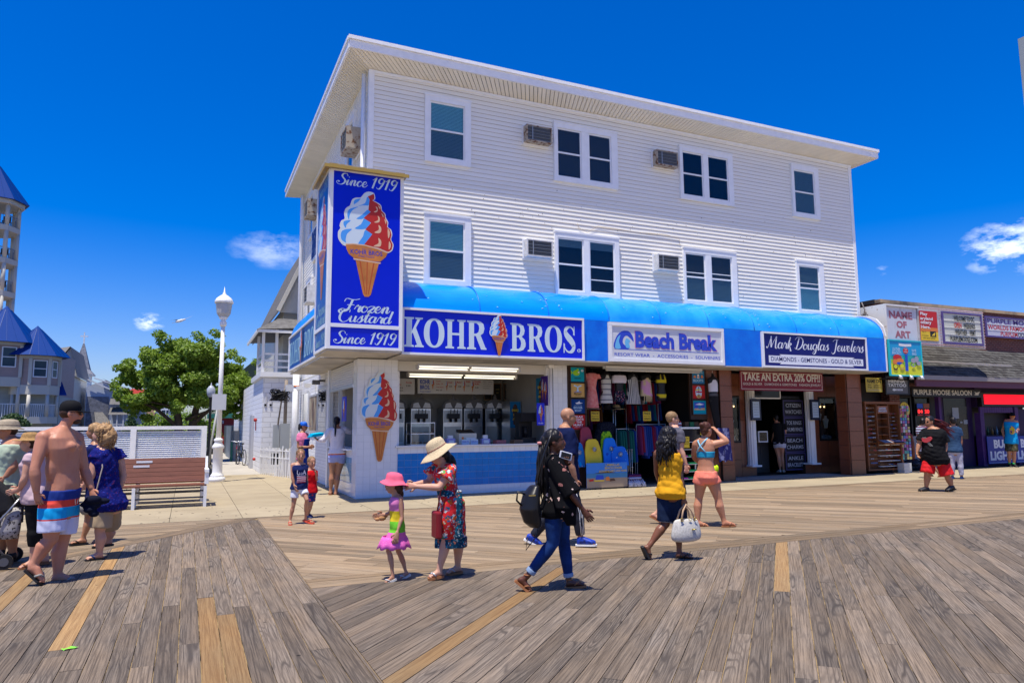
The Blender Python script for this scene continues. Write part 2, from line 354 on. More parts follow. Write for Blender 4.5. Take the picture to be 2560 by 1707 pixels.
 # ice-cream cone artwork, drawn in sheet units and fitted to a box
def cone_art(mb,face,u0,u1,v0,v1,n,M,small_text=True,white='white'):
 def T(x,y):return(u0+(x-218)/(630-218)*(u1-u0),v1-(y-225)/(1082-225)*(v1-v0))
 i=0
 def pg(pts,mi,dz,smooth=True):
  P=cr(pts,3,True)if smooth else pts
  shape(mb,face,[[T(*p)for p in P]],n+dz,mi)
 sil=[(475,232),(440,227),(410,240),(388,270),(376,284),(340,290),(316,310),(306,345),(298,362),(270,388),(260,430),(264,470),(240,490),(229,530),(235,550),(219,580),(221,630),(240,665),(270,688),(330,676),(420,674),(520,690),(585,712),(605,705),(624,685),(631,640),(613,600),(621,560),(611,518),(586,500),(589,460),(571,428),(566,393),(541,370),(533,328),(505,308),(472,294),(485,285),(487,262)]
 pg(sil,M['cream'],0)
 pg([(475,238),(440,233),(412,245),(392,274),(378,290),(342,296),(322,314),(312,350),(300,368),(276,392),(267,430),(270,476),(246,494),(236,530),(241,552),(226,582),(228,628),(246,660),(280,680),(410,668),(440,560),(440,440),(445,300)],M['w'],.0006)
 for b in([(330,345),(335,310),(378,292),(365,315),(345,335)],[(362,355),(412,325),(425,275),(438,277),(448,300),(438,340),(400,345)],[(295,476),(283,430),(295,392),(330,372),(362,362),(320,395),(300,440)],
 [(350,462),(395,420),(430,378),(452,392),(412,438),(400,455)],[(275,545),(258,520),(262,490),(310,478),(280,515)],[(340,542),(385,500),(410,450),(455,478),(418,535)],[(278,662),(245,640),(240,590),(262,560),(320,548),(285,590),(275,640)],[(365,664),(400,600),(418,545),(468,572),(435,625),(410,666)]):
  pg(b,M['blue'],.0012)
 red=[(475,240),(432,268),(446,292),(441,340),(438,378),(455,392),(410,440),(405,450),(460,480),(424,530),(418,540),(470,572),(410,664),(520,680),(585,703),(600,700),(618,680),(625,640),(607,600),(615,560),(605,522),(580,500),(583,462),(565,430),(560,396),(536,372),(527,332),(500,312),(466,296),(480,283),(481,262)]
 shape(mb,face,[[T(*p)for p in red]],n+.0018,M['red'])
 for b in([(478,388),(502,370),(492,345),(505,350),(507,375),(495,390)],[(482,472),(513,450),(508,418),(522,430),(523,462),(505,474)],[(485,555),(518,530),(515,492),(535,510),(535,545),(515,560)],[(480,668),(518,640),(515,598),(537,620),(535,660),(515,670)],
 [(510,332),(526,345),(525,362)],[(535,392),(550,405),(550,425)],[(560,437),(574,455),(570,478)],[(585,514),(602,540),(600,573),(590,590)],[(597,617),(611,640),(608,668),(595,682)]):
  pg(b,M['tan'],.0024)
 cup=[(275,670),(330,662),(420,664),(520,685),(590,708),(572,750),(530,792),(440,790),(340,780),(300,750),(282,712)]
 shape(mb,face,[[T(*p)for p in cup]],n+.003,M['cone']);
 shape(mb,face,[[T(*p)for p in[(275,670),(330,662),(420,664),(520,685),(590,708),(586,716),(520,694),(420,673),(330,671),(277,679)]]],n+.0036,M['tan'])
 shape(mb,face,[[T(*p)for p in[(350,794),(522,806),(466,1062),(450,1080),(420,1080),(408,1060)]]],n+.0024,M['cone'])
 for q in([(378,800),(388,801),(428,1060),(422,1060)],[(432,800),(440,800),(438,1062),(432,1062)],[(490,805),(480,804),(444,1060),(450,1060)]):shape(mb,face,[[T(*p)for p in q]],n+.0034,M['stripe'])
 shape(mb,face,[[T(*p)for p in[(332,780),(440,790),(537,798),(533,808),(440,800),(337,792)]]],n+.0036,M['tan'])
 if small_text:
  a,b=T(312,760),T(548,708)
  text(mb,face,'KOHR BROS',a[0],b[0],T(0,745)[1],b[1],n+.004,M['ink'],bold=.015)
  text(mb,face,'Since 1919',T(395,0)[0],T(465,0)[0],T(0,703)[1],T(0,693)[1],n+.004,M['ink'],shear=.3)
  text(mb,face,'Frozen Custard',T(370,0)[0],T(487,0)[0],T(0,766)[1],T(0,750)[1],n+.004,M['ink'],shear=.3)
  # ================================================================ GROUND
def plank_mat(name,ang,light,dark,yellow=None,ring=.85,zoff=0):
 m=bpy.data.materials.new(name);m.use_nodes=True;nt=m.node_tree;L=nt.links
 p=nt.nodes['Principled BSDF'];p.inputs['Roughness'].default_value=.82;p.inputs['Specular IOR Level'].default_value=.25
 g=N(nt,'ShaderNodeNewGeometry');oi=N(nt,'ShaderNodeObjectInfo')
 rnd=N(nt,'ShaderNodeMath',operation='ADD');L.new(g.outputs['Random Per Island'],rnd.inputs[0]);L.new(oi.outputs['Random'],rnd.inputs[1])
 fr=N(nt,'ShaderNodeMath',operation='FRACT');L.new(rnd.outputs[0],fr.inputs[0])
 wn2=N(nt,'ShaderNodeTexWhiteNoise',noise_dimensions='1D');L.new(fr.outputs[0],wn2.inputs['W'])
 rot=N(nt,'ShaderNodeMapping');rot.inputs['Rotation'].default_value=(0,0,-ang);L.new(g.outputs['Position'],rot.inputs[0])
 off=N(nt,'ShaderNodeVectorMath',operation='MULTIPLY_ADD');L.new(wn2.outputs['Color'],off.inputs[0]);off.inputs[1].default_value=(37,23,11);L.new(rot.outputs[0],off.inputs[2])
 # broad figure of the grain: contour lines of a stretched noise
 s1=N(nt,'ShaderNodeVectorMath',operation='MULTIPLY');L.new(off.outputs[0],s1.inputs[0]);s1.inputs[1].default_value=(.55,5.5,1)
 n1=N(nt,'ShaderNodeTexNoise');n1.inputs['Scale'].default_value=1.0;n1.inputs['Detail'].default_value=1.5;L.new(s1.outputs[0],n1.inputs['Vector'])
 k=N(nt,'ShaderNodeMath',operation='MULTIPLY');k.inputs[1].default_value=95;L.new(n1.outputs[0],k.inputs[0])
 sn=N(nt,'ShaderNodeMath',operation='SINE');L.new(k.outputs[0],sn.inputs[0])
 # fine fibres
 s2=N(nt,'ShaderNodeVectorMath',operation='MULTIPLY');L.new(off.outputs[0],s2.inputs[0]);s2.inputs[1].default_value=(1.7,90,1)
 n2=N(nt,'ShaderNodeTexNoise');n2.inputs['Scale'].default_value=1.0;n2.inputs['Detail'].default_value=4;n2.inputs['Roughness'].default_value=.7;L.new(s2.outputs[0],n2.inputs['Vector'])
 # blotches
 s3=N(nt,'ShaderNodeVectorMath',operation='MULTIPLY');L.new(off.outputs[0],s3.inputs[0]);s3.inputs[1].default_value=(1.1,3.2,1)
 n3=N(nt,'ShaderNodeTexNoise');n3.inputs['Scale'].default_value=1.0;n3.inputs['Detail'].default_value=4;L.new(s3.outputs[0],n3.inputs['Vector'])
 bl=N(nt,'ShaderNodeMapRange',clamp=True);bl.inputs[1].default_value=.38;bl.inputs[2].default_value=.62;L.new(n3.outputs[0],bl.inputs[0])
 a=N(nt,'ShaderNodeMapRange',clamp=True);a.inputs[1].default_value=-.25;a.inputs[2].default_value=1;L.new(sn.outputs[0],a.inputs[0])
 am=N(nt,'ShaderNodeMath',operation='MULTIPLY');L.new(a.outputs[0],am.inputs[0]);L.new(bl.outputs[0],am.inputs[1])
 ab=N(nt,'ShaderNodeMath',operation='MULTIPLY');ab.inputs[1].default_value=ring;L.new(am.outputs[0],ab.inputs[0])
 f2=N(nt,'ShaderNodeMapRange',clamp=True);f2.inputs[1].default_value=.42;f2.inputs[2].default_value=.62;f2.inputs[4].default_value=.75;L.new(n2.outputs[0],f2.inputs[0])
 sm=N(nt,'ShaderNodeMath',operation='MAXIMUM');L.new(ab.outputs[0],sm.inputs[0]);L.new(f2.outputs[0],sm.inputs[1])
 mix=N(nt,'ShaderNodeMix',data_type='RGBA');mix.inputs[6].default_value=(*light,1);mix.inputs[7].default_value=(*dark,1);L.new(sm.outputs[0],mix.inputs[0])
 # warm / grey drift
 dr=N(nt,'ShaderNodeMix',data_type='RGBA',blend_type='MULTIPLY');dr.inputs[0].default_value=1
 cr_=N(nt,'ShaderNodeMix',data_type='RGBA');cr_.inputs[6].default_value=(1.22,.98,.72,1);cr_.inputs[7].default_value=(.94,.97,1.02,1);L.new(n3.outputs[0],cr_.inputs[0])
 L.new(mix.outputs[2],dr.inputs[6]);L.new(cr_.outputs[2],dr.inputs[7])
 sc=N(nt,'ShaderNodeMapRange');sc.inputs[3].default_value=.70;sc.inputs[4].default_value=1.26;L.new(wn2.outputs['Value'],sc.inputs[0])
 vm=N(nt,'ShaderNodeVectorMath',operation='SCALE');L.new(dr.outputs[2],vm.inputs[0]);L.new(sc.outputs[0],vm.inputs['Scale'])
 # knots and gum spots
 vo=N(nt,'ShaderNodeTexVoronoi');vo.inputs['Scale'].default_value=1.7;L.new(g.outputs['Position'],vo.inputs['Vector'])
 sp=N(nt,'ShaderNodeMapRange',clamp=True);sp.inputs[1].default_value=.018;sp.inputs[2].default_value=.035;L.new(vo.outputs['Distance'],sp.inputs[0])
 sm2=N(nt,'ShaderNodeMapRange');sm2.inputs[3].default_value=.22;sm2.inputs[4].default_value=1;L.new(sp.outputs[0],sm2.inputs[0])
 vm2=N(nt,'ShaderNodeVectorMath',operation='SCALE');L.new(vm.outputs[0],vm2.inputs[0]);L.new(sm2.outputs[0],vm2.inputs['Scale'])
 L.new(vm2.outputs[0],p.inputs['Base Color'])
 bp=N(nt,'ShaderNodeBump');bp.inputs['Strength'].default_value=.55;bp.inputs['Distance'].default_value=.004;bp.invert=True;L.new(sm.outputs[0],bp.inputs['Height']);L.new(bp.outputs[0],p.inputs['Normal'])
 return m
def clip(poly,a,b,c):
 out=[]
 for i in range(len(poly)):
  p,q=poly[i],poly[(i+1)%len(poly)];dp=a*p[0]+b*p[1]-c;dq=a*q[0]+b*q[1]-c
  if dp<=0:out.append(p)
  if dp*dq<0:t=dp/(dp-dq);out.append((p[0]+(q[0]-p[0])*t,p[1]+(q[1]-p[1])*t))
 return out
boardwalk=tag(bpy.data.objects.new('boardwalk',None),kind='structure');COL.objects.link(boardwalk)
tag(boardwalk,'weathered wooden boardwalk of planks laid in straight and diagonal fields')
GREY_L,GREY_D=(.195,.168,.135),(.045,.038,.032)
BACK_L,BACK_D=(.295,.238,.162),(.125,.10,.070)
NEW_L,NEW_D=(.31,.215,.105),(.17,.10,.045)
PM={'front_y':plank_mat('plank_grey_y',math.pi/2,GREY_L,GREY_D),'front_d':plank_mat('plank_grey_diag',math.pi/4,GREY_L,GREY_D),'x':plank_mat('plank_pale_x',0,(.26,.205,.135),(.09,.072,.05),ring=.4),
'back_d':plank_mat('plank_pale_diag',-math.pi/4,BACK_L,BACK_D,ring=.35),'wedge':plank_mat('plank_wedge',0,(.27,.22,.15),(.11,.09,.065),ring=.4),'edge':plank_mat('plank_edge',math.atan2(1.2,1),(.22,.175,.12),(.08,.065,.045)),
'new_y':plank_mat('plank_new_y',math.pi/2,NEW_L,NEW_D,ring=.3),'new_d':plank_mat('plank_new_diag',math.pi/4,NEW_L,NEW_D,ring=.3)}
PW=.146
def lay(cons,ang,mk,bbox,lmin=2.2,lmax=4.9,pitch=PW,phase=0.0,forced=()):
 """planks along direction ang clipped to the half-planes cons; returns [(poly, mat)]"""
 ca,sa=math.cos(ang),math.sin(ang);out=[]
 xs=[x*ca+y*sa for x in bbox[:2]for y in bbox[2:]];ys=[-x*sa+y*ca for x in bbox[:2]for y in bbox[2:]]
 k0,k1=int(min(ys)//pitch)-1,int(max(ys)//pitch)+1
 R=random.Random(hash((round(ang,2),mk))%1000 if False else int(ang*100)+len(mk))
 for k in range(k0,k1+1):
  x=min(xs)-R.uniform(0,lmax);y0,y1=k*pitch+phase,k*pitch+pitch-.0065+phase;fz=[q for q in forced if y0<=q[0]<y0+pitch]
  while x<max(xs):
   l=R.uniform(lmin,lmax);fm_=None
   for q in fz:
    if x<q[1]<x+l:l=q[1]-x
    elif q[1]-1e-6<=x<q[2]-.01:l=q[2]-x;fm_=q[3]
   a,b=x,x+l-.004
   poly=[(u*ca-v*sa,u*sa+v*ca)for u,v in((a,y0),(b,y0),(b,y1),(a,y1))]
   for c in cons:
    poly=clip(poly,*c)
    if len(poly)<3:break
   if len(poly)>=3:
    ar=abs(sum(poly[i][0]*poly[(i+1)%len(poly)][1]-poly[(i+1)%len(poly)][0]*poly[i][1]for i in range(len(poly))))/2
    if ar>.004:
     m=mk
     cx=sum(q[0]for q in poly)/len(poly);cy=sum(q[1]for q in poly)/len(poly)
     if fm_:m=fm_
     out.append((poly,m,ar,cx,cy,R.uniform(-.0012,.0012)))
   x+=l
 return out
XL=-9.0;XR=42.0
g_=.004
planks=[]
planks+=lay([(-1,0,-XL),(1,0,1.2-g_),(-1.2,1,13.8-1.2*1.05-.24),(0,1,13.55),(0,-1,-.6)],math.pi/2,'front_y',(XL,1.3,.6,13.9),forced=((.85,6.37,11.9,'new_y'),(1.57,5.6,9.9,'new_y'),(-.28,3.2,7.66,'new_y'),(-.43,3.4,6.9,'new_y'),(2.3,5,9,'new_y')))
planks+=lay([(1.2,-1,-(13.8-1.2*1.05)-.24),(0,1,13.86),(-1,0,-XL),(1,0,1.1)],0.0,'wedge',(XL,1.2,8,14))
dn=math.hypot(1.2,1)
planks+=lay([(-1.2,1,13.8-1.2*1.05+.23),(1.2,-1,-(13.8-1.2*1.05)+.23),(0,1,13.86),(-1,0,-XL),(1,0,1.2-g_),(0,-1,-1)],math.atan2(1.2,1),'edge',(XL,1.2,1,14),phase=.02)
planks+=lay([(-1,0,-1.2-g_),(0,1,7.60),(0,-1,-.6),(1,0,24)],math.pi/4,'front_d',(1.2,24,.6,7.7),forced=((2.40,4.0,8.03,'new_d'),(.07,7.61,11.,'new_d')))
planks+=lay([(-1,0,-1.2-g_),(0,1,8.045),(0,-1,-7.605),(1,0,XR)],0.0,'x',(1.2,XR,7.5,8.1),phase=.0175)
planks+=lay([(-1,0,-1.2-g_),(0,1,13.57),(0,-1,-8.05),(1,0,XR)],-math.pi/4,'back_d',(1.2,XR,8,13.6))
planks+=lay([(-1,0,-1.2-g_),(0,1,13.87),(0,-1,-13.575),(1,0,XR)],0.0,'x',(1.2,XR,13.5,13.9),phase=-.009)
def screen_rank(q):
 poly,m,ar,cx,cy,dz=q
 d=math.hypot(cx,cy);f=(cx*_f.x+cy*_f.y)/max(d,.1)
 return-(ar*1.62/max(d,1.5)**3 if f>.74 else 1e-9*ar)
planks.sort(key=screen_rank)
def plank_geo(mb,q,mi=0):
 poly,m,ar,cx,cy,dz=q;mb.prism(poly,'z',-.03,dz,mi)
for q in planks[:300]:
 mb=MB();c=(q[3],q[4]);poly=[(a-c[0],b-c[1])for a,b in q[0]]
 mb.prism(poly,'z',-.03,q[5]);o=mb.build('plank',PM[q[1]],boardwalk,(c[0],c[1],0))
keys=list(PM);mb=MB()
for q in planks[300:]:plank_geo(mb,q,keys.index(q[1]))
tag(mb.build('planks',[PM[k]for k in keys],boardwalk),kind='stuff')
mb=MB();mb.box(XL,XR,.5,13.88,-.2,-.008)
mb.build('joint_sand',mat('joint_sand',(.30,.215,.11),.95,var=.85,vscale=2.2,col2=(.03,.024,.018),sharp=(.47,.60)),boardwalk)
# base ground and alley surfaces
concrete=mat('concrete',(.375,.312,.205),.88,var=1,vscale=1.1,col2=(.30,.245,.16),bump=.25,bscale=60,obj_rand=.05,detail=8)
concrete2=mat('concrete_pale',(.43,.40,.345),.9,var=1,vscale=1.4,col2=(.34,.315,.27),bump=.25,bscale=60,obj_rand=.04,detail=8)
mb=MB();mb.add([(-900,-200,-.06),(900,-200,-.06),(900,1500,-.06),(-900,1500,-.06)],[(0,1,2,3)])
tag(mb.build('ground',mat('asphalt',(.12,.115,.105),.95,var=.4,vscale=.8,bump=.3,bscale=50)),kind='structure')
side=tag(bpy.data.objects.new('sidewalk',None),'sand-coloured concrete sidewalk slabs between boardwalk and shops',kind='structure');COL.objects.link(side)
def slabs(x0,x1,y0,y1,dx,dy,m,ph=0.0):
 x=x0
 while x<x1-.01:
  xe=min(x+dx,x1);y=y0
  while y<y1-.01:
   ye=min(y+dy,y1)
   mb=MB();mb.box(-(xe-x)/2+.005,(xe-x)/2-.005,-(ye-y)/2+.005,(ye-y)/2-.005,-.055,0)
   mb.build('slab',m,side,((x+xe)/2,(y+ye)/2,.001));y=ye
  x=xe
slabs(-8.63,42,13.9,15.78,1.2,2,concrete)
slabs(-8.63,3.6,15.78,26.5,1.2,3.0,concrete)
slabs(3.6,42,15.78,16.34,1.2,2,concrete)
slabs(1.05,3.6,26.5,50.0,2.55,1.9,concrete2)
mb=MB();mb.box(-8.9,42,13.9,26.5,-.058,-.008);mb.build('joint_bed',mat('joint_dark',(.10,.085,.06),.95),side)
beach=tag(bpy.data.objects.new('beach',None),'pale sand beach behind the boardwalk',kind='structure');COL.objects.link(beach)
mb=MB();mb.box(-300,300,-160,-3.2,-.5,-.03);mb.build('sand',mat('sand',(.62,.53,.39),.95,var=.15,vscale=.4,bump=.4,bscale=6),beach)
mb=MB();mb.box(XL,XR,-3.19,.49,-.2,-.001);mb.build('deck_behind',PM['front_d'],boardwalk)
# gum spots and stains, a lime wrapper on the planks
gum=MB();R=random.Random(3)
for _ in range(150):
 x,y=R.uniform(-3,12),R.uniform(13.95,16.0);r=R.uniform(.008,.028)
 gum.lathe([(r,.0015),(r*.6,.004),(0.0001,.0045)],(x,y,0),7)
tag(gum.build('chewing_gum',mat('gum',(.07,.06,.05),.8)),kind='stuff',label='dark spots of trodden gum on the concrete')
wr=thing('candy_wrapper','small lime green plastic wrapper lying on the planks at lower left','litter',(-.73,6.35,.004),.3)
mb=MB();mb.add([(-.04,-.012,0),(-.02,-.015,.010),(.03,-.016,.004),(.055,-.02,.01),(.05,.014,.002),(.015,.02,.014),(-.03,.018,.004),(-.055,.02,.012)],[(0,1,6,7),(1,2,5,6),(2,3,4,5)]);mb.build('film',mat('lime_film',(.25,.75,.05),.3),wr)
# ================================================================ MAIN BUILDING
WH=mat('white_paint',(.80,.80,.78),.45,var=.06,vscale=2.0)
LAP_TINT=mat('lap_bounce_tint',(.36,.29,.20),.9)  # tan lap line: warm ground bounce and shade painted into the clapboard undersides
TRIM=mat('white_trim',(.86,.86,.85),.35,var=.07,vscale=5)
VINYL=mat('vinyl_siding',(.87,.84,.75),.42,var=.05,vscale=1.3,stretch=(.4,1,6),obj_rand=.02)
SOFF=mat('soffit_vinyl',(.80,.75,.62),.5,var=.08,vscale=1.5,obj_rand=.03)
ALU=mat('aluminium',(.72,.73,.74),.3,metal=.6)
STEEL=mat('stainless',(.55,.56,.57),.28,metal=1.0,var=.2,vscale=6)
BLK=mat('black_plastic',(.012,.012,.014),.4)
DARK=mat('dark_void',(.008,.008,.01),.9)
RUST=mat('rusty_paint',(.42,.36,.27),.7,var=1,vscale=9,col2=(.16,.07,.03),sharp=(.50,.62))
BLINDT=mat('teal_blind',(.30,.62,.66),.6);BLINDG=mat('grey_blind',(.17,.24,.26),.6);SHADE=mat('brown_screen',(.055,.045,.04),.8)
PANE=glass('window_glass',(.80,.86,.88),.02,1.0)
WY=16.29;WX=3.67;WX2=19.93;ZS=10.22
bld=thing('commercial_building','three-storey white clapboard building with blue awning and shops below','building',(0,0,0))
def P(mb,name,m,parent=bld):return mb.build(name,m,parent)
# core volumes (upper floors), roof
mb=MB();mb.box(WX+.03,WX2-.03,WY+.02,27.0,3.30,10.15);P(mb,'wall_core',WH)
# clapboards
pitch=.1145
def board_profile(z,d=.0135):return[(0,z),(0,z+pitch+.004),(-.001,z+pitch+.004),(-d,z+.003),(-d+.003,z)]
R=random.Random(5)
nb=int((ZS-4.70)/pitch)+1;z=4.70
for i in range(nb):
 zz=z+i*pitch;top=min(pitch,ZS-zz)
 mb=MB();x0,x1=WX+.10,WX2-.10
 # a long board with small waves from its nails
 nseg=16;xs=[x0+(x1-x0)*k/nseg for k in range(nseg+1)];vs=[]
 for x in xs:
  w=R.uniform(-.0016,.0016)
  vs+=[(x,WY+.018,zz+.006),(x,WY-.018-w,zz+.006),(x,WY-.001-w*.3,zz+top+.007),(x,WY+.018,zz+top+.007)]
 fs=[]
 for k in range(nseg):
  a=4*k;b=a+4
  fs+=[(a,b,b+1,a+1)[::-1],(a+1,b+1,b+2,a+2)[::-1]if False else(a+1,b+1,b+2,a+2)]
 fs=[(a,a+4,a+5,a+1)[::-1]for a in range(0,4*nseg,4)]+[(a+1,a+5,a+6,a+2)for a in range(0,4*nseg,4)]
 mb.add(vs,fs);mb.m[:nseg]=[1]*nseg;P(mb,'clapboard',[VINYL,LAP_TINT])
 # side wall clapboards (facing the alley)
for i in range(nb):
 zz=z+i*pitch;top=min(pitch,ZS-zz)
 mb=MB();y0,y1=WY+.10,26.95
 mb.add([(WX+.018,y0,zz),(WX-.013,y0,zz),(WX-.001,y0,zz+top+.001),(WX+.018,y1,zz),(WX-.013,y1,zz),(WX-.001,y1,zz+top+.001)],[(1,0,3,4),(2,1,4,5)]);P(mb,'clapboard',VINYL)
mb=MB();mb.box(WX-.03,WX+.10,WY-.03,WY+.10,4.6,ZS);P(mb,'corner_board',TRIM)
mb=MB();mb.box(WX2-.10,WX2+.03,WY-.03,WY+.10,4.6,ZS);P(mb,'corner_board',TRIM)
mb=MB();mb.box(WX-.03,WX+.10,26.9,27.03,3.2,ZS);P(mb,'corner_board',TRIM)
mb=MB();mb.tube([(WX-.10,WY+.22,3.9),(WX-.10,WY+.22,10.18)],.055,10);P(mb,'downspout',TRIM)
mb=MB();mb.tube([(WX-.13,26.6,0.1),(WX-.13,26.6,8.8),(WX-.13,26.6,10.18)],.07,10);P(mb,'downspout',TRIM)
# roof: soffit panels rise outward from the wall to the fascia
EY,EX,EX2,EYB=15.80,3.07,20.69,27.75;ZF=10.42;ZT=10.70
inn=[(WX,WY),(WX2,WY),(WX2,27.0),(WX,27.0)];outr=[(EX,EY),(EX2,EY),(EX2,EYB),(EX,EYB)]
def soffit_side(a,b,oa,ob,n,name='soffit_panel'):
 for k in range(n):
  t0,t1=k/n,(k+1)/n;g=.075/n*.9 if n>99 else.06/n
  L_=lambda p,q,t:(p[0]+(q[0]-p[0])*t,p[1]+(q[1]-p[1])*t)
  q=[L_(a,b,t0+g),L_(a,b,t1-g),L_(oa,ob,t1-g),L_(oa,ob,t0+g)];zz=[ZS,ZS,ZF,ZF]
  mb=MB();mb.add([(x,y,h)for(x,y),h in zip(q,zz)]+[(x,y,h+.03)for(x,y),h in zip(q,zz)],[(0,1,2,3),(7,6,5,4),(0,4,5,1),(1,5,6,2),(2,6,7,3),(3,7,4,0)])
  P(mb,name,SOFF)
soffit_side(inn[0],inn[1],outr[0],outr[1],140);soffit_side(inn[3],inn[0],outr[3],outr[0],92);soffit_side(inn[1],inn[2],outr[1],outr[2],30)
mb=MB()
mb.add([(x,y,ZS+.035)for x,y in inn]+[(x,y,ZF+.036)for x,y in outr]+[(x,y,ZT-.02)for x,y in outr],[(0,1,5,4),(1,2,6,5),(2,3,7,6),(3,0,4,7),(8,9,10,11)]);P(mb,'roof_deck',mat('roof_grey',(.22,.21,.20),.9))
mb=MB();mb.bar((EX-.01,EY,ZF+.09),(EX2+.01,EY,ZF+.09),.05,.20);P(mb,'fascia',TRIM)
mb=MB();mb.bar((EX,EY+.03,ZF+.09),(EX,EYB,ZF+.09),.05,.20);P(mb,'fascia',TRIM)
mb=MB();mb.bar((EX2,EY+.03,ZF+.09),(EX2,EYB,ZF+.09),.05,.20);P(mb,'fascia',TRIM)
mb=MB();
for k in range(7):
 a=EX-.04+(EX2+.08-EX)*k/7;b=EX-.04+(EX2+.08-EX)*(k+1)/7;mb.box(a+.004,b-.004,EY-.06,EY+.02,ZF+.192,ZT)
P(mb,'drip_edge',TRIM)
mb=MB();mb.box(EX-.05,EX+.02,EY+.03,EYB,ZF+.192,ZT);mb.box(EX2-.02,EX2+.05,EY+.03,EYB,ZF+.192,ZT);P(mb,'drip_edge',TRIM)
mb=MB();mb.box(WX+.02,WX2-.02,WY-.028,WY+.0,ZS-.07,ZS-.003);P(mb,'frieze',TRIM)
# windows
def window(face,u0,u1,v0,v1,lights,n0=.0,blinds=('T','G'),rail=None,sill=True,extra=None):
 """face-mounted window; lights = list of (ua,ub) glass spans"""
 def q(mb,a,b,c,d,n,th,mi=0):sheet(mb,face,a,b,c,d,n,mi,th)
 w=MB();ua,ub=lights[0][0],lights[-1][1];gz0,gz1=v0+.16,v1-.20
 q(w,u0,ua-.035,v0,v1,.085,.085);q(w,ub+.035,u1,v0,v1,.085,.085)
 q(w,ua-.033,ub+.033,gz1+.04,v1,.087,.087);q(w,ua-.033,ub+.033,v0,gz0-.04,.087,.087);q(w,u0-.01,u1+.01,v1-.03,v1+.015,.10,.10)
 for(a,b),(c,d)in zip(lights[:-1],lights[1:]):q(w,b+.035,c-.035,gz0-.038,gz1+.038,.084,.084)
 win=w.build('window',TRIM,bld)
 for i,(a,b)in enumerate(lights):
  s_=MB();mid=(gz0+gz1)/2 if rail is None else rail[i]
  for(x0,x1,y0,y1,n)in((a-.033,a,gz0-.036,gz1+.036,.058),(b,b+.033,gz0-.036,gz1+.036,.058),(a,b,gz1,gz1+.036,.057),(a,b,gz0-.036,gz0,.057),(a,b,mid-.022,mid+.022,.062)):q(s_,x0,x1,y0,y1,n,.03)
  s_.build('sash',TRIM,win)
  g1=MB();q(g1,a+.001,b-.001,mid+.023,gz1-.001,.050,.004);g1.build('pane',PANE,win)
  g2=MB();q(g2,a+.001,b-.001,gz0+.001,mid-.023,.046,.004);g2.build('pane',PANE,win)
  bk=MB();q(bk,a-.01,b+.01,gz0-.01,gz1+.01,.026,.002);bk.build('backing',DARK,win)
  for part,(lo,hi)in(('up',(mid,gz1)),('dn',(gz0,mid))):
   c=blinds[0]if part=='up' else blinds[1]
   if c=='N':continue
   bm_={'T':BLINDT,'G':BLINDG,'S':SHADE}[c[0]];b_=MB()
   if c=='S':q(b_,a+.003,b-.003,lo+.002,hi-.002,.030,.001)
   else:
    k=lo+.01;lim=hi-.004
    if len(c)>1:k=hi-(hi-lo)*float(c[1:])
    while k<lim:
     x0,x1=a+.006,b-.006
     b_.add([face.p(x0,k,.038),face.p(x1,k,.038),face.p(x1,k+.034,.029),face.p(x0,k+.034,.029)],[(0,1,2,3)]);k+=.036
   if b_.v:b_.build('blind',bm_,win)
  if extra and extra[i]:
   e=MB();q(e,a,b,extra[i]-.012,extra[i]+.012,.052,.01);e.build('meeting_rail',TRIM,win)
 return win
F=front(WY)
window(F,5.04,6.26,8.12,9.85,[(5.20,6.06)],blinds=('T','G'))
window(F,8.65,10.66,8.12,9.77,[(8.78,9.46),(9.76,10.42)],blinds=('S','S'))
window(F,12.81,14.80,8.15,9.77,[(12.94,13.63),(13.88,14.58)],blinds=('N','N'))
window(F,17.20,18.37,8.14,9.85,[(17.33,18.15)],blinds=('G','G'))
window(F,5.04,6.26,5.04,6.80,[(5.20,6.06)],blinds=('T','G'))
window(F,8.63,10.63,5.02,6.73,[(8.75,9.47),(9.72,10.45)],blinds=('G.3','N'),extra=(None,5.5))
window(F,12.82,14.78,5.03,6.71,[(12.92,13.57),(13.85,14.56)],blinds=('S','G'),extra=(5.98,6.0))
window(F,17.20,18.36,5.01,6.72,[(17.33,18.12)],blinds=('G','T'),extra=(6.0,))
SF=leftface(WX)
window(SF,-18.75,-17.75,8.15,9.80,[(-18.60,-17.90)],blinds=('G','N'))
window(SF,-25.3,-24.3,8.15,9.80,[(-25.15,-24.45)],blinds=('G','N'))
window(SF,-25.4,-24.4,5.0,6.7,[(-25.25,-24.55)],blinds=('G','N'))
# small marks: nail holes and a loose wire on the siding
wire=thing('loose_wire','thin wire drooping along the clapboards between second-floor windows','wire',(0,0,0))
mb=MB();mb.tube([(9.35,WY-.03,7.03),(9.40,WY-.03,6.90),(9.65,WY-.035,6.80),(10.0,WY-.03,7.02),(10.6,WY-.035,7.0),(11.3,WY-.03,6.98),(12.2,WY-.035,7.02),(12.72,WY-.03,6.95),(12.75,WY-.03,6.75)],.006,5);mb.build('cable',mat('tan_wire',(.5,.42,.33),.6),wire)
nh=MB();rn=random.Random(31)
for k in range(90):nh.sphere((rn.uniform(4.6,19.7),WY-.017,rn.choice((rn.uniform(6.9,7.5),rn.uniform(5.1,8.1)))),rn.uniform(.006,.013),6,4)
tag(nh.build('nail_holes',mat('nail_rust',(.10,.06,.04),.8),bld),kind='stuff')
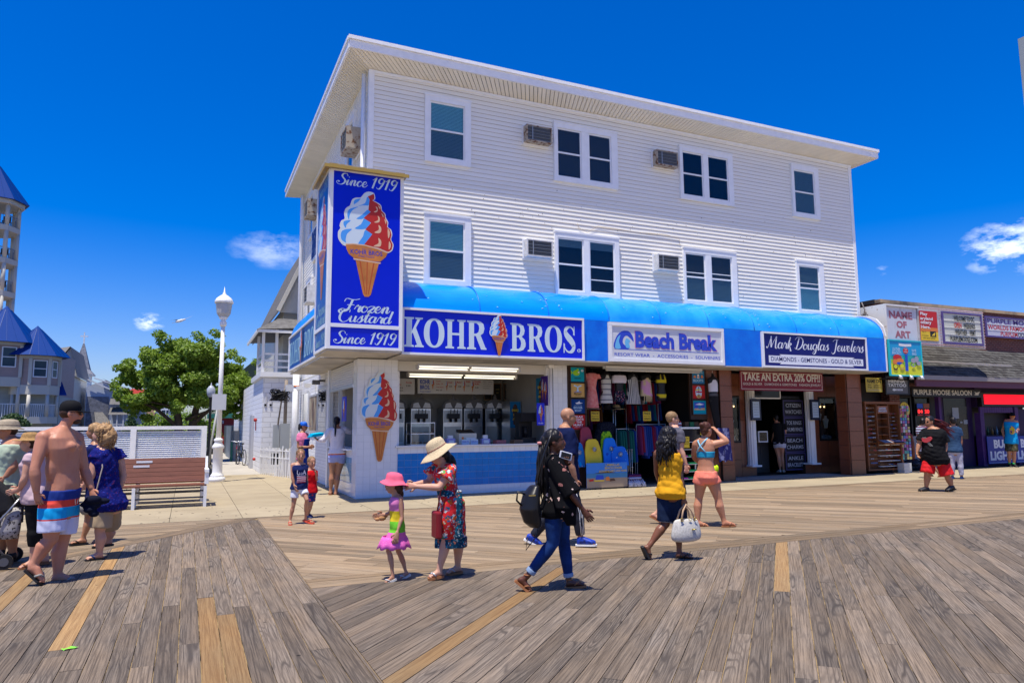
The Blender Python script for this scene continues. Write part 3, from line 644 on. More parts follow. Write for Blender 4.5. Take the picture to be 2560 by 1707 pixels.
# air conditioners
def ac(x,y,z,w,h,d,label,rust=True,ang=0):
 t=thing('air_conditioner',label,'air conditioner',(x,y,z),ang,'window air conditioners on the clapboard walls')
 m=RUST if rust else mat('ac_white',(.72,.70,.66),.5,var=.25,vscale=7)
 c=MB();c.box(-w/2,w/2,-d,0,0,.035);c.box(-w/2,w/2,-d,0,h-.03,h);c.box(-w/2,-w/2+.03,-d,0,.036,h-.031);c.box(w/2-.03,w/2,-d,0,.036,h-.031);c.box(-w/2+.031,w/2-.031,-d+.06,0,.036,h-.031);c.build('case',m,t)
 g=MB()
 for k in range(5):zz=.05+(h-.1)*k/4;g.box(-w/2+.03,w/2-.03,-d+.005,-d+.02,zz-.004,zz+.004)
 for k in range(34):xx=-w/2+.04+(w-.08)*k/33;g.box(xx-.002,xx+.002,-d+.022,-d+.03,.04,h-.035)
 g.box(-w*.28,-w*.24,-d+.002,-d+.0195,.036,h-.032);g.build('grille',mat('grille_grey',(.30,.31,.31),.5,metal=.5),t)
 b=MB();b.box(-w/2+.031,w/2-.031,-d+.032,-d+.05,.037,h-.032);b.build('coil',mat('coil_dark',(.05,.055,.055),.7),t)
 s_=MB();s_.box(-w/2-.03,w/2+.03,-.06,-.014,-.03,h+.03);s_.build('sleeve',TRIM,t)
ac(8.12,WY,9.02,.74,.44,.26,'rusty air conditioner left of the first double window on the top floor',True)
ac(12.24,WY,8.98,.74,.45,.26,'rust-streaked air conditioner left of the second double window on the top floor',True)
ac(8.10,WY,5.93,.74,.45,.26,'white air conditioner with half-blocked grille left of the first double window on the middle floor',False)
ac(12.16,WY,5.92,.74,.45,.26,'white air conditioner left of the second double window on the middle floor',False)
ac(WX,17.3,8.45,.7,.55,.42,'brown air conditioner high on the alley wall beside the near window',True,-math.pi/2)
ac(WX,23.6,8.50,.7,.55,.42,'brown air conditioner high on the alley wall under the far eave',True,-math.pi/2)
ac(WX,23.2,5.55,.7,.55,.42,'beige air conditioner on the alley wall below the far window',False,-math.pi/2)
# blue notice board on the alley wall
nbd=thing('wall_board','dark blue board framed in white high on the alley wall','sign',(WX-.06,23.8,7.7))
mb=MB();mb.box(-.03,.045,-.6,.6,-.55,.55);mb.build('frame',TRIM,nbd);mb=MB();mb.box(-.036,-.031,-.52,.52,-.47,.47);mb.build('panel',mat('navy_board',(.01,.04,.22),.6,var=.5,vscale=4,col2=(.3,.33,.38),sharp=(.58,.62)),nbd)
# ================================================================ AWNING AND SIGNS
BLUE=mat('sign_blue',(.0,.012,.62),.28,var=.08,vscale=1.2,spec=.35)
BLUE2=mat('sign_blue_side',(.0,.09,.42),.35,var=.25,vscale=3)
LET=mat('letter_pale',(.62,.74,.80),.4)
AWN=mat('awning_vinyl',(.0,.30,.90),.3,var=.9,vscale=1.1,col2=(.0,.21,.86),spec=.5,coat=.3,stretch=(.5,1,2.5),bump=.10,bscale=4)
AWN2=mat('awning_faded',(.03,.37,.84),.32,var=.9,vscale=1.3,col2=(.0,.24,.80),spec=.5,coat=.3,bump=.12,bscale=4)
VAL=mat('valance_blue',(.0,.20,.80),.4,var=.9,vscale=3.5,col2=(.0,.13,.70),bump=.15,bscale=6)
CM=dict(cream=0,w=1,blue=2,red=3,tan=4,cone=5,stripe=6,ink=7)
CMATS=[mat('art_cream',(.80,.76,.66),.4),mat('art_white',(.66,.76,.80),.4),mat('art_blue',(.08,.36,.85),.4),mat('art_red',(.52,.028,.018),.4),mat('art_tan',(.78,.50,.30),.4),mat('art_cone',(.68,.24,.05),.4,var=.35,vscale=2.5),mat('art_stripe',(.50,.09,.02),.4),mat('art_ink',(.03,.05,.38),.4)]
SFY=15.18
def frame_bars(mb,face,u0,u1,v0,v1,w,n,th):
 sheet(mb,face,u0,u1,v1-w,v1,n,0,th);sheet(mb,face,u0,u1,v0,v0+w,n,0,th);sheet(mb,face,u0,u0+w,v0+w+.001,v1-w-.001,n-.001,0,th);sheet(mb,face,u1-w,u1,v0+w+.001,v1-w-.001,n-.001,0,th)
 # awning: quarter-round hood in bays
aw=thing('awning','long bright blue quarter-round vinyl awning over the shopfronts','awning',(0,0,0))
def hood(x0,x1,m,ztop=5.02,zb=4.22,yw=16.26,yf=15.21,n=10,bays=None):
 prof=[(yf,zb)]
 for k in range(1,n+1):a=math.pi/2*k/n;prof.append((yw-(yw-yf)*math.cos(a)**.85 if False else yf+(yw-yf)*(1-math.cos(a)),zb+(ztop-zb)*math.sin(a)))
 mb=MB();segs=max(2,int((x1-x0)/.35));vs=[];
 for i in range(segs+1):
  x=x0+(x1-x0)*i/segs
  for j,(y,zz)in enumerate(prof):
   sag=.010*math.sin(i*2.4+j*.3)*math.sin(math.pi*j/n);vs.append((x,y+sag,zz-sag))
 m_=n+1
 mb.add(vs,[(i*m_+j,(i+1)*m_+j,(i+1)*m_+j+1,i*m_+j+1)for i in range(segs)for j in range(n)],0,True)
 mb.build('hood_panel',m,aw)
 rb=MB();rb.tube([(x1,y,zz+.006)for y,zz in prof],.014,6);rb.build('seam',VAL,aw)
xb=[4.24,6.1,7.9,9.62,11.2,12.8,14.4,16.0,17.7,19.62]
for i in range(len(xb)-1):hood(xb[i],xb[i+1],AWN if xb[i]<9.5 else AWN2)
mb=MB();prof=[(16.26,4.22)]+[(15.21+1.05*(1-math.cos(math.pi/2*k/8)),4.22+.80*math.sin(math.pi/2*k/8))for k in range(9)]
mb.prism([(y,zz)for y,zz in prof[:]],'x',19.62,19.66);mb.build('end_cap',WH,aw)
mb=MB();mb.prism([(y,zz)for y,zz in prof[:]],'x',4.20,4.236);mb.build('end_cap',AWN,aw)
mb=MB();
for a,b in((8.84,9.56),(13.25,14.60),(18.79,19.65)):mb.box(a,b,SFY+.03,SFY+.06,3.20,4.215)
mb.box(4.2,8.83,SFY+.045,SFY+.075,3.24,4.21);mb.box(9.57,13.24,SFY+.045,SFY+.075,3.24,4.21);mb.box(14.61,18.78,SFY+.045,SFY+.075,3.24,4.21)
mb.build('valance',VAL,aw)
mb=MB();mb.box(19.655,19.70,SFY+.01,WY,3.18,4.22);mb.build('end_frame',TRIM,aw)
US=mat('underside_boards',(.50,.47,.42),.7,var=.35,vscale=2,obj_rand=.06)
for k in range(13):
 a=4.18+(19.66-4.18)*k/13;b=4.18+(19.66-4.18)*(k+1)/13;mb=MB();mb.box(a+.004,b-.004,SFY+.02,WY-.02,3.165,3.195);mb.build('underside_panel',US,aw)
bd=MB();rb_=random.Random(14)
for k in range(70):
 a=rb_.uniform(.15,1.2);x=rb_.uniform(4.4,19.4);bd.sphere((x,15.21+1.05*(1-math.cos(a)),4.225+.8*math.sin(a)),(rb_.uniform(.008,.03),.012,rb_.uniform(.006,.02)),6,4)
tag(bd.build('droppings',mat('dropping_pale',(.30,.62,.85),.8),aw),kind='stuff')
# side awning along the alley
SXF=2.66
hs=MB();n=8;prof2=[(SXF+.02+(WX-SXF-.03)*(1-math.cos(math.pi/2*k/n)),4.24+.78*math.sin(math.pi/2*k/n))for k in range(n+1)]
vs=[];ys=[16.56+(21.75-16.56)*i/14 for i in range(15)]
for y in ys:
 for x,zz in prof2:vs.append((x,y,zz))
hs.add(vs,[((i+1)*(n+1)+j,i*(n+1)+j,i*(n+1)+j+1,(i+1)*(n+1)+j+1)for i in range(14)for j in range(n)],0,True);hs.build('side_hood',AWN,aw)
mb=MB();mb.prism([(WX-.02,4.24)]+[(x,zz)for x,zz in prof2],'y',21.75,21.78);mb.build('end_cap',AWN,aw)
for k in range(6):
 a=16.55+5.2*k/6;b=16.55+5.2*(k+1)/6;mb=MB();mb.box(SXF+.02,WX-.02,a+.004,b-.004,3.165,3.195);mb.build('underside_panel',US,aw)
def kohr_sign(face,u0,v0,w,h,label,group,mats3,cone_w=None):
 t=thing('shop_sign',label,'sign',(0,0,0),0,group)
 b=MB();frame_bars(b,face,u0,u0+w,v0,v0+h,.05,.05,.10);b.build('frame',TRIM,t)
 b=MB();sheet(b,face,u0+.045,u0+w-.045,v0+.045,v0+h-.045,.012,0,.03);b.build('panel',mats3[0],t)
 k=w/4.62;X=lambda x:u0+(x-4.22)*k;Zv=lambda zz:v0+(zz-3.19)*h/1.05
 l=MB()
 for ch,a,c in(('K',4.275,4.73),('O',4.73,5.215),('H',5.24,5.73),('R',5.76,6.24),('B',6.85,7.25),('R',7.30,7.74),('O',7.76,8.23),('S',8.27,8.61)):serif(l,face,ch,X(a),X(c),Zv(3.365),Zv(4.03),.0145)
 shape(l,face,[_ell(X(8.70),Zv(3.435),.05*k,.048,20)],.0145);l.build('lettering',mats3[1],t)
 r=MB();text(r,face,'R',X(8.675),X(8.725),Zv(3.40),Zv(3.47),.017,bold=.02);r.build('trademark',mats3[0],t)
 c=MB();cone_art(c,face,X(6.30),X(6.76),Zv(3.235),Zv(4.20),.055 if k>.99 else.016,CM);c.build('cone_picture',CMATS,t)
 return t
kohr_sign(front(SFY),4.21,3.19,4.63,1.05,'wide blue KOHR BROS sign with cone above the custard counter',None,(BLUE,LET))
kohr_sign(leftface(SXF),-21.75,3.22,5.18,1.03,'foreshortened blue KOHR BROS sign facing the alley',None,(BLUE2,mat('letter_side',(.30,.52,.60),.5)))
# tall corner box sign
bx=thing('box_sign','tall blue corner box sign reading Since 1919 Frozen Custard with giant cone','sign',(0,0,0))
BY=14.98;BX0,BX1,BYB=2.55,4.17,16.52;FB=front(BY);SB=leftface(BX0)
mb=MB();mb.box(BX0+.03,BX1-.03,BY+.03,BYB,3.26,7.13);P(mb,'box',mat('box_back',(.6,.6,.6),.6),bx)
def two_panels(face,ua,ub,m,lm,name_suffix=''):
 f=MB();sheet(f,face,ua,ua+.075,3.24,7.13,.02,0,.06);sheet(f,face,ub-.075,ub,3.24,7.13,.02,0,.06);sheet(f,face,ua+.076,ub-.076,3.70,3.78,.019,0,.05);sheet(f,face,ua+.076,ub-.076,3.24,3.30,.019,0,.05);sheet(f,face,ua+.076,ub-.076,7.09,7.13,.019,0,.05)
 f.build('frame',TRIM,bx)
 p=MB();sheet(p,face,ua+.07,ub-.07,3.77,7.10,.0,0,.02);p.build('panel',m,bx);p=MB();sheet(p,face,ua+.07,ub-.07,3.29,3.71,.0,0,.02);p.build('panel',m,bx)
 k=(ub-ua)/1.62;X=lambda x:ua+(x-2.55)*k;l=MB()
 script(l,face,'Since 1919',X(2.69),X(4.02),6.80,7.05,.003)
 script(l,face,'Frozen',X(2.85),X(3.90),4.04,4.33,.003);script(l,face,'Custard',X(2.80),X(3.96),3.82,4.10,.003)
 script(l,face,'Since 1919',X(2.70),X(4.04),3.36,3.62,.003);l.build('lettering',lm,bx)
 c=MB();cone_art(c,face,X(2.74),X(3.95),4.38,6.72,.003,CM);c.build('cone_picture',CMATS if k>.9 else CMATS,bx)
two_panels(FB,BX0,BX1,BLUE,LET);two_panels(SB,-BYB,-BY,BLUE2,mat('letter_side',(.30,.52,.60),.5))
mb=MB();mb.box(BX0-.12,BX1+.06,BY-.14,BYB+.02,7.135,7.16);mb.box(BX0-.02,BX1+.02,BY-.03,BYB,7.162,7.24);mb.build('cap',mat('cap_rust',(.36,.24,.07),.7,var=1,vscale=4,col2=(.34,.33,.30),sharp=(.4,.6)),bx)
mb=MB();mb.box(BX0-.14,BX1+.08,BY-.16,BY-.13,7.10,7.17);mb.box(BX0-.14,BX0-.11,BY-.129,BYB,7.10,7.17);mb.build('cap_lip',mat('brass_trim',(.42,.28,.06),.5),bx)
mb=MB();mb.box(BX0+.02,BX1-.02,BY+.02,BYB,3.20,3.235);mb.build('underside',US,bx)
# Beach Break
def simple_sign(name,label,x0,x1,z0,z1,y,pm,fw=.06,th=.09,cat='sign',fm=TRIM):
 t=thing(name,label,cat,(0,0,0));f=front(y)
 b=MB();frame_bars(b,f,x0,x1,z0,z1,fw,.04,th);b.build('frame',fm,t)
 b=MB();sheet(b,f,x0+fw-.005,x1-fw+.005,z0+fw-.005,z1-fw+.005,.01,0,.02);b.build('panel',pm,t);return t,f
t,f=simple_sign('shop_sign','pale Beach Break resort wear sign with blue wave logo',9.57,13.24,3.20,4.20,SFY,mat('sign_pale',(.66,.67,.69),.45),.085)
INKB=mat('ink_blue',(.03,.07,.55),.45);PINKE=mat('edge_pink',(.75,.22,.42),.5);SKYB=mat('wave_cyan',(.15,.50,.80),.45)
l=MB();text(l,f,'Beach Break',10.35,13.03,3.56,4.015,.012,bold=.052);l.build('letter_edge',PINKE,t)
l=MB();text(l,f,'Beach Break',10.365,13.005,3.573,4.004,.018,bold=.05)
sheet(l,f,9.73,13.06,3.515,3.53,.012)
text(l,f,'RESORT WEAR  -  ACCESSORIES  -  SOUVENIRS',9.73,13.10,3.345,3.43,.012,bold=.004);l.build('lettering',INKB,t)
l=MB();W_=lambda x,y:(9.73+(x-460)/(660-460)*.62,3.53+(130-y)/130*.50)
shape(l,f,[cr([W_(460,128),W_(475,60),W_(530,15),W_(600,10),W_(640,45),W_(648,80),W_(620,60),W_(580,40),W_(548,60),W_(545,95),W_(600,128)],4,True)],.0125);l.build('wave_logo',INKB,t)
l=MB();shape(l,f,[cr([W_(466,126),W_(484,66),W_(520,38),W_(505,80),W_(520,126)],4,True)],.0137);shape(l,f,[cr([W_(575,122),W_(562,85),W_(580,58),W_(615,75),W_(600,90),W_(612,118)],4,True)],.0137);l.build('wave_highlight',SKYB,t)
# Mark Douglas
NAVY=mat('sign_navy',(.004,.006,.14),.35)
t,f=simple_sign('shop_sign','navy Mark Douglas Jewelers sign with white script and banner',14.62,18.78,3.19,4.20,SFY,NAVY,.05)
WL=mat('letter_white',(.78,.80,.84),.45)
l=MB();script(l,f,'Mark Douglas Jewelers',14.78,18.67,3.62,4.09,.012,thick=.11,thin=.035,slant=.18);l.build('lettering',WL,t)
l=MB();shape(l,f,[[(14.84,3.33),(15.30,3.33),(15.24,3.29),(18.20,3.29),(18.14,3.325),(18.60,3.325),(18.60,3.53),(18.14,3.53),(18.24,3.57),(15.24,3.57),(15.32,3.53),(14.84,3.53)]],.012);l.build('banner',WL,t)
l=MB();text(l,f,'DIAMONDS - GEMSTONES - GOLD & SILVER',14.92,18.53,3.375,3.50,.0145,bold=.004);l.build('banner_lettering',NAVY,t)
# ================================================================ GROUND FLOOR OF THE MAIN BUILDING
TILEW=mat('white_tile',(.76,.77,.78),.16,spec=.55,obj_rand=.03);TILEB=mat('blue_tile',(.0,.20,.58),.25,spec=.25,obj_rand=.07,var=.12,vscale=5)
GROUT=mat('grout',(.66,.67,.68),.8);GROUTB=mat('grout_blue',(.20,.34,.52),.9)
INW=mat('interior_wall',(.33,.32,.29),.7,var=.15,vscale=1.5);FLOORD=mat('shop_floor',(.06,.055,.05),.5)
def tilewall(parent,face,u0,u1,v0,v1,tw,th,m,n,gap=.003,thick=.006,name='tile'):
 nu=max(1,round((u1-u0)/tw));nv=max(1,round((v1-v0)/th));du,dv=(u1-u0)/nu,(v1-v0)/nv
 mb=MB();o=face.p(0,0,0);c0=[(-du/2+gap/2,-dv/2+gap/2),(du/2-gap/2,-dv/2+gap/2),(du/2-gap/2,dv/2-gap/2),(-du/2+gap/2,dv/2-gap/2)]
 vs=[face.u*a+face.v*b for a,b in c0]+[face.u*a*.985+face.v*b*.985+face.n*thick for a,b in c0]
 mb.add(vs,[(4,5,6,7),(0,1,5,4),(1,2,6,5),(2,3,7,6),(3,0,4,7)]);me=mb.mesh(name,m)
 for i in range(nu):
  for j in range(nv):
   ob=bpy.data.objects.new(name,me);ob.location=face.p(u0+du*(i+.5),v0+dv*(j+.5),n);link(ob,parent)
GF=front(WY)
# pillar
pil=MB();pil.box(3.50,4.44,WY,WY+.45,0,3.17);pil=pil.build('tile_pillar',GROUT,bld)
tilewall(pil,GF,3.505,4.44,.01,3.165,.156,.158,TILEW,.0)
tilewall(pil,leftface(3.50),-(WY+.45),-WY,.01,3.165,.15,.158,TILEW,.0)
# counter wall
cw=MB();cw.box(4.442,8.56,WY+.01,WY+.30,0,1.125);cw=cw.build('counter_wall',GROUT,bld)
tilewall(cw,front(WY+.01),4.46,8.54,.99,1.12,.156,.13,TILEW,.0);tilewall(cw,front(WY+.01),4.46,8.54,.205,.985,.163,.156,TILEB,.0)
tilewall(cw,front(WY+.01),4.46,8.54,.10,.20,.156,.10,TILEW,.0);tilewall(cw,front(WY+.01),4.46,8.54,.005,.098,.156,.093,TILEW,.0)
ct=MB();ct.box(4.40,8.56,WY-.06,WY+.55,1.128,1.165);ct.build('counter_top',mat('counter_white',(.76,.76,.74),.25),bld)
rp=MB();rp.box(8.56,8.97,WY,WY+.4,0,3.17);rp=rp.build('tile_pillar',GROUT,bld);tilewall(rp,GF,8.56,8.97,.01,3.165,.137,.158,TILEW,.0)
# side counter
sc_=MB();sc_.box(3.51,3.80,WY+.46,19.6,0,1.06);sc_=sc_.build('side_counter',GROUT,bld)
tilewall(sc_,leftface(3.51),-19.6,-16.78,.01,.30,.16,.145,TILEW,.0);tilewall(sc_,leftface(3.51),-19.6,-16.78,.32,.90,.165,.15,mat('glazed_pale_blue',(.22,.42,.58),.08,spec=.7,obj_rand=.12),.0);tilewall(sc_,leftface(3.51),-19.6,-16.78,.905,1.05,.16,.145,TILEW,.0)
mb=MB();mb.box(3.40,3.86,16.76,19.62,1.065,1.10);P(mb,'side_counter_top',TRIM)
mb=MB()
for k in range(9):mb.box(3.49,3.52,16.76,19.6,2.62+k*.058,2.62+k*.058+.05)
P(mb,'roller_shutter',mat('shutter',(.62,.61,.58),.5))
mb=MB();mb.box(3.47,3.56,16.74,19.62,2.54,2.61);mb.box(3.47,3.56,19.6,19.75,1.1,3.16);mb.box(3.47,3.55,18.3,18.36,1.1,2.54);P(mb,'side_frame',ALU)
# interior shell
mb=MB();mb.box(3.9,9.0,19.6,19.7,0,3.17);P(mb,'shop_back_wall',INW)
mb=MB();mb.box(8.56,8.63,16.7,19.6,0,3.17);P(mb,'shop_side_wall',INW)
mb=MB();mb.box(3.52,8.6,16.35,19.6,3.175,3.20);P(mb,'shop_ceiling',INW)
mb=MB();mb.box(3.6,8.5,16.6,19.6,.001,.02);P(mb,'shop_floor',FLOORD)
mb=MB();mb.box(4.45,8.55,WY+.06,WY+.12,2.92,3.16);P(mb,'lintel',mat('lintel_cream',(.62,.60,.55),.6))
mb=MB();mb.box(4.442,4.50,WY+.05,WY+.14,1.17,2.91);mb.box(8.36,8.55,WY+.02,WY+.14,1.17,3.16);P(mb,'opening_frame',TRIM)
mb=MB();mb.tube([(8.45,WY-.06,1.17),(8.45,WY-.06,3.12)],.03,8);mb.box(8.38,8.52,WY-.12,WY,3.08,3.16);P(mb,'counter_post',TRIM)
LAMP=mat('tube_light',(.9,.9,.85),.4,emit=(1.0,.90,.70),estr=1.0)
def tubes(x0,x1,y,z,label,n=2):
 t=thing('fluorescent_light',label,'light',(0,0,0),0,'fluorescent tube lights at the custard counter')
 b=MB();b.box(x0,x1,y-.02,y+.13,z+.06,z+.10);b.box(x0-.03,x0,y-.04,y+.15,z-.02,z+.10);b.box(x1,x1+.03,y-.04,y+.15,z-.02,z+.10);b.build('fixture',mat('fixture',(.45,.43,.38),.5),t)
 m=(x0+x1)/2
 for a,c in((x0+.02,m-.04),(m+.04,x1-.02)):
  for dy in(0,.09):
   l=MB();l.tube([(a,y+dy,z+(.0 if dy else.05)),(c,y+dy,z+(.0 if dy else.05))],.019,8);l.build('tube',LAMP,t)
tubes(4.74,7.26,15.60,2.93,'twin lit fluorescent tubes under the KOHR BROS sign');tubes(4.85,7.70,16.75,2.83,'twin lit fluorescent tubes just inside the custard counter')
# wall decal cone
dc=thing('cone_decal','giant flat soft-serve cone cut-out on the white tiled corner pillar','sign',(0,0,0))
mb=MB();cone_art(mb,front(WY-.03),3.56,4.44,.82,2.90,.006,CM);mb.build('cone_picture',CMATS,dc)
# custard machines
def machine(x,y=19.0,w=.56):
 t=thing('custard_machine','steel soft-serve machine','ice cream machine',(x,y,0),0,None)
 b=MB();b.box(-w/2,w/2,0,.55,.95,2.12);b.build('body',STEEL,t)
 b=MB();b.box(-w/2+.04,w/2-.04,-.035,-.002,1.20,1.60);b.box(-w/2+.02,w/2-.02,-.02,-.003,1.72,2.05);b.build('front_panel',mat('steel_dull',(.30,.31,.31),.35,metal=.9),t)
 a=MB();pr_=[(-w/2-.05,2.10)]+[(-(w/2+.05)*math.cos(math.pi*k/12),2.13+.24*math.sin(math.pi*k/12))for k in range(13)]+[(w/2+.05,2.10)];a.prism(pr_[::-1],'y',-.06,-.02);a.lathe([(.05,2.36),(.06,2.40),(.035,2.42),(.045,2.46),(.02,2.50),(.001,2.53)],(0,-.04,0),10);a.build('arch_header',mat('arch_grey',(.14,.135,.13),.7),t)
 for s_ in(-1,1):
  l=MB();l.prism([(s_*.03,2.12),(s_*.26,2.12),(s_*.23,2.24),(s_*.10,2.27)][::s_],'y',-.075,-.061);l.build('flavour_label',mat('label_white',(.72,.72,.72),.5),t)
 n=MB();n.box(-.17,.17,-.12,-.036,1.82,1.96);n.tube([(-.08,-.08,1.82),(-.08,-.08,1.72)],.03,8);n.tube([(.08,-.08,1.82),(.08,-.08,1.72)],.03,8)
 for k in(-.1,0,.1):n.tube([(k,-.1,1.96),(k,-.12,2.08)],.012,6)
 n.build('spigots',BLK,t)
 tr=MB();tr.box(-.22,.22,-.16,-.036,1.14,1.17);tr.build('drip_tray',STEEL,t)
 return t
m0=machine(5.10);m0['label']='soft-serve machine at the far left, half hidden by the pillar';m0['group']='soft-serve machines behind the counter'
for x,lb in((5.85,'soft-serve machine behind the glass cookie case'),(6.78,'soft-serve machine behind and left of the cash register'),(7.40,'soft-serve machine in the middle of the right-hand trio'),(8.05,'soft-serve machine beside the blue shake poster')):copy_tree(m0,None,(x,19.0,0),0,lb)
mb=MB();mb.box(3.95,8.5,18.75,19.55,.02,.94);P(mb,'back_counter',STEEL)
fr=thing('fridge','dark steel fridge behind the counter with a blue poster on its door','fridge',(8.30,18.2,0));mb=MB();mb.box(-.1,.24,0,.6,.0,2.3);mb.build('body',STEEL,fr)
def poster(x0,x1,z0,z1,y,pm,label,items,cat='poster',name='poster',face=None,th=.012,group=None):
 t=thing(name,label,cat,(0,0,0),0,group);f=face or front(y)
 b=MB();sheet(b,f,x0,x1,z0,z1,0,0,th);b.build('sheet',pm,t)
 for k,it in enumerate(items):
  l=MB();n=.002+.0012*k
  if it[0]=='t':_,s_,a,c,d,e,m=it[:7];text(l,f,s_,x0+a*(x1-x0),x0+c*(x1-x0),z0+d*(z1-z0),z0+e*(z1-z0),n,bold=it[7]if len(it)>7 else.01,shear=it[8]if len(it)>8 else 0);l.build('lettering',m,t)
  elif it[0]=='p':shape(l,f,[[(x0+a*(x1-x0),z0+b_*(z1-z0))for a,b_ in it[1]]],n);l.build('picture',it[2],t)
  elif it[0]=='c':cone_art(l,f,x0+it[1]*(x1-x0),x0+it[2]*(x1-x0),z0+it[3]*(z1-z0),z0+it[4]*(z1-z0),n,CM,small_text=False);l.build('cone_picture',CMATS,t)
  elif it[0]=='e':shape(l,f,[_ell(x0+it[1]*(x1-x0),z0+it[2]*(z1-z0),it[3]*(x1-x0),it[4]*(z1-z0),20)],n);l.build('picture',it[5],t)
  elif it[0]=='s':script(l,f,it[1],x0+it[2]*(x1-x0),x0+it[3]*(x1-x0),z0+it[4]*(z1-z0),z0+it[5]*(z1-z0),n);l.build('lettering',it[6],t)
 return t
RED=mat('red_print',(.55,.02,.02),.5);BLU=mat('blue_print',(.02,.08,.50),.5);INK=mat('black_print',(.015,.015,.015),.5);WHT=mat('white_print',(.75,.75,.74),.5)
YEL=mat('yellow_print',(.80,.55,.03),.5);CYA=mat('cyan_print',(.01,.20,.42),.5);GRN=mat('green_print',(.10,.45,.05),.5);ORG=mat('orange_print',(.75,.22,.04),.5);BRN=mat('brown_print',(.10,.05,.03),.6)
POSTER=mat('poster_white',(.62,.61,.58),.5)
poster(5.66,7.90,2.50,2.92,18.70,POSTER,'long white menu board with KOHR BROS heading and row of cones',[('t','KOHR',.03,.155,.62,.92,BLU,.03),('t','BROS.',.03,.155,.28,.56,BLU,.03),('t','Frozen Custard',.03,.165,.10,.2,BLU,.01,.3),('c',.17,.21,.3,.95),
('t','Cones',.235,.29,.78,.88,RED),('t','Sundaes  5.50',.235,.32,.6,.7,RED),('t','Thick Shakes',.235,.33,.4,.48,RED),('t','Malts  6.00',.235,.31,.2,.28,INK),('c',.355,.385,.2,.9),('t','Small',.39,.44,.7,.82,RED),('t','3.50',.40,.44,.45,.55,INK),('c',.465,.50,.2,.92),('t','Medium',.505,.565,.72,.84,RED),('t','4.00',.515,.56,.45,.55,INK),('c',.58,.615,.15,.95),('t','Waffle',.62,.68,.76,.9,RED),('t','5.25',.63,.67,.5,.6,INK),('c',.69,.73,.15,.95),('t','Chocolate',.735,.82,.78,.92,RED),('t','Waffle',.735,.80,.62,.74,RED),('t','6.25',.745,.79,.4,.5,INK),
('t','Flavors  Toppings',.85,.98,.8,.88,INK,0),('t','vanilla orange mint',.85,.98,.66,.72,INK,0),('t','peanut butter',.85,.96,.52,.58,INK,0),('t','chocolate',.85,.94,.38,.44,INK,0)])
poster(4.75,5.58,2.48,2.90,18.72,POSTER,'white side menu board beside the pillar, left of the long one',[('t','Floats',.1,.4,.75,.88,RED),('t','Orangeade',.1,.55,.55,.66,RED),('t','Small  2.75',.1,.6,.36,.44,INK),('t','Large  3.50',.1,.6,.18,.26,INK),('t','Soda',.7,.9,.7,.82,RED),('t','2.00',.7,.85,.5,.6,INK)])
FRAMEW=mat('wood_frame',(.22,.12,.05),.5)
for k in range(3):poster(7.88+k*.30,8.12+k*.30,2.36,2.86,19.35 if k<2 else 19.3,mat('plaque_black',(.02,.018,.016),.4),['framed black plaque, first from the left of three','framed black plaque, middle of three','framed black plaque, nearest the wall poster'][k],[('p',[(.0,.0),(1,0),(1,.05),(0,.05)],FRAMEW),('p',[(.0,.95),(1,.95),(1,1),(0,1)],FRAMEW),('p',[(0,.05),(.08,.05),(.08,.95),(0,.95)],FRAMEW),('p',[(.92,.05),(1,.05),(1,.95),(.92,.95)],FRAMEW),('t','AWARD',.25,.75,.6,.68,mat('gold_print',(.45,.32,.08),.5)),('t','1919',.35,.65,.4,.48,mat('gold_print',(.45,.32,.08),.5))],'plaque','wall_plaque')
SHK=[('p',[(.30,.12),(.62,.12),(.72,.72),(.66,.86),(.48,.92),(.32,.86),(.24,.72)],BRN),('t','SHAKE',.15,.80,.62,.72,YEL,.03),('t','SHAKE',.28,.90,.46,.55,YEL,.03,.2),('t','Shake',.2,.78,.30,.38,YEL,.02,.3)]
poster(8.18,8.50,1.55,2.28,18.17,CYA,'blue SHAKE SHAKE poster on the fridge behind the counter',SHK)
poster(-17.25,-16.60,2.12,2.88,0,CYA,'blue SHAKE poster on the inner right wall, upper part',SHK,face=leftface(8.54))
poster(-16.58,-16.20,2.12,2.88,0,mat('purple_print',(.06,.02,.25),.5),'purple cone poster at the edge of the counter opening',[('c',.1,.45,.2,.9),('c',.5,.9,.2,.8)],face=leftface(8.35))
# things on the counter
def cbox(name,label,cat,x,y,z,w,d,h,m,extra=None,rz=0):
 t=thing(name,label,cat,(x,y,z),rz);b=MB();b.box(-w/2,w/2,-d/2,d/2,0,h);bevel(b.build('body',m,t),.006)
 if extra:extra(t)
 return t
CZ=1.167
def reg(t):
 b=MB();b.prism([(-.13,.27),(.13,.30),(.13,.36),(-.13,.29)],'x',-.2,.2);b.build('keyboard',BLK,t);b=MB();b.box(-.05,.19,-.20,-.185,.05,.16);b.build('notice',WHT,t);b=MB();b.box(-.16,-.12,-.20,-.188,.04,.18);b.build('card_stickers',ORG,t)
cbox('cash_register','cream cash register on the custard counter','cash register',6.30,16.72,CZ,.46,.36,.27,mat('register_cream',(.60,.58,.47),.5),reg)
for x,h,lb in((5.86,.15,'white-and-violet napkin box left of the cash register'),(6.78,.13,'violet candy box right of the cash register')):
 cbox('counter_box',lb,'box',x,16.62,CZ,.22,.18,h,mat('violet_box',(.32,.30,.58),.4),lambda t:(MB().box(-.07,.07,-.105,-.095,.02,.10).build('notice',WHT,t),MB().box(-.06,.06,-.05,.05,.13,.22).build('tissue',WHT,t)))
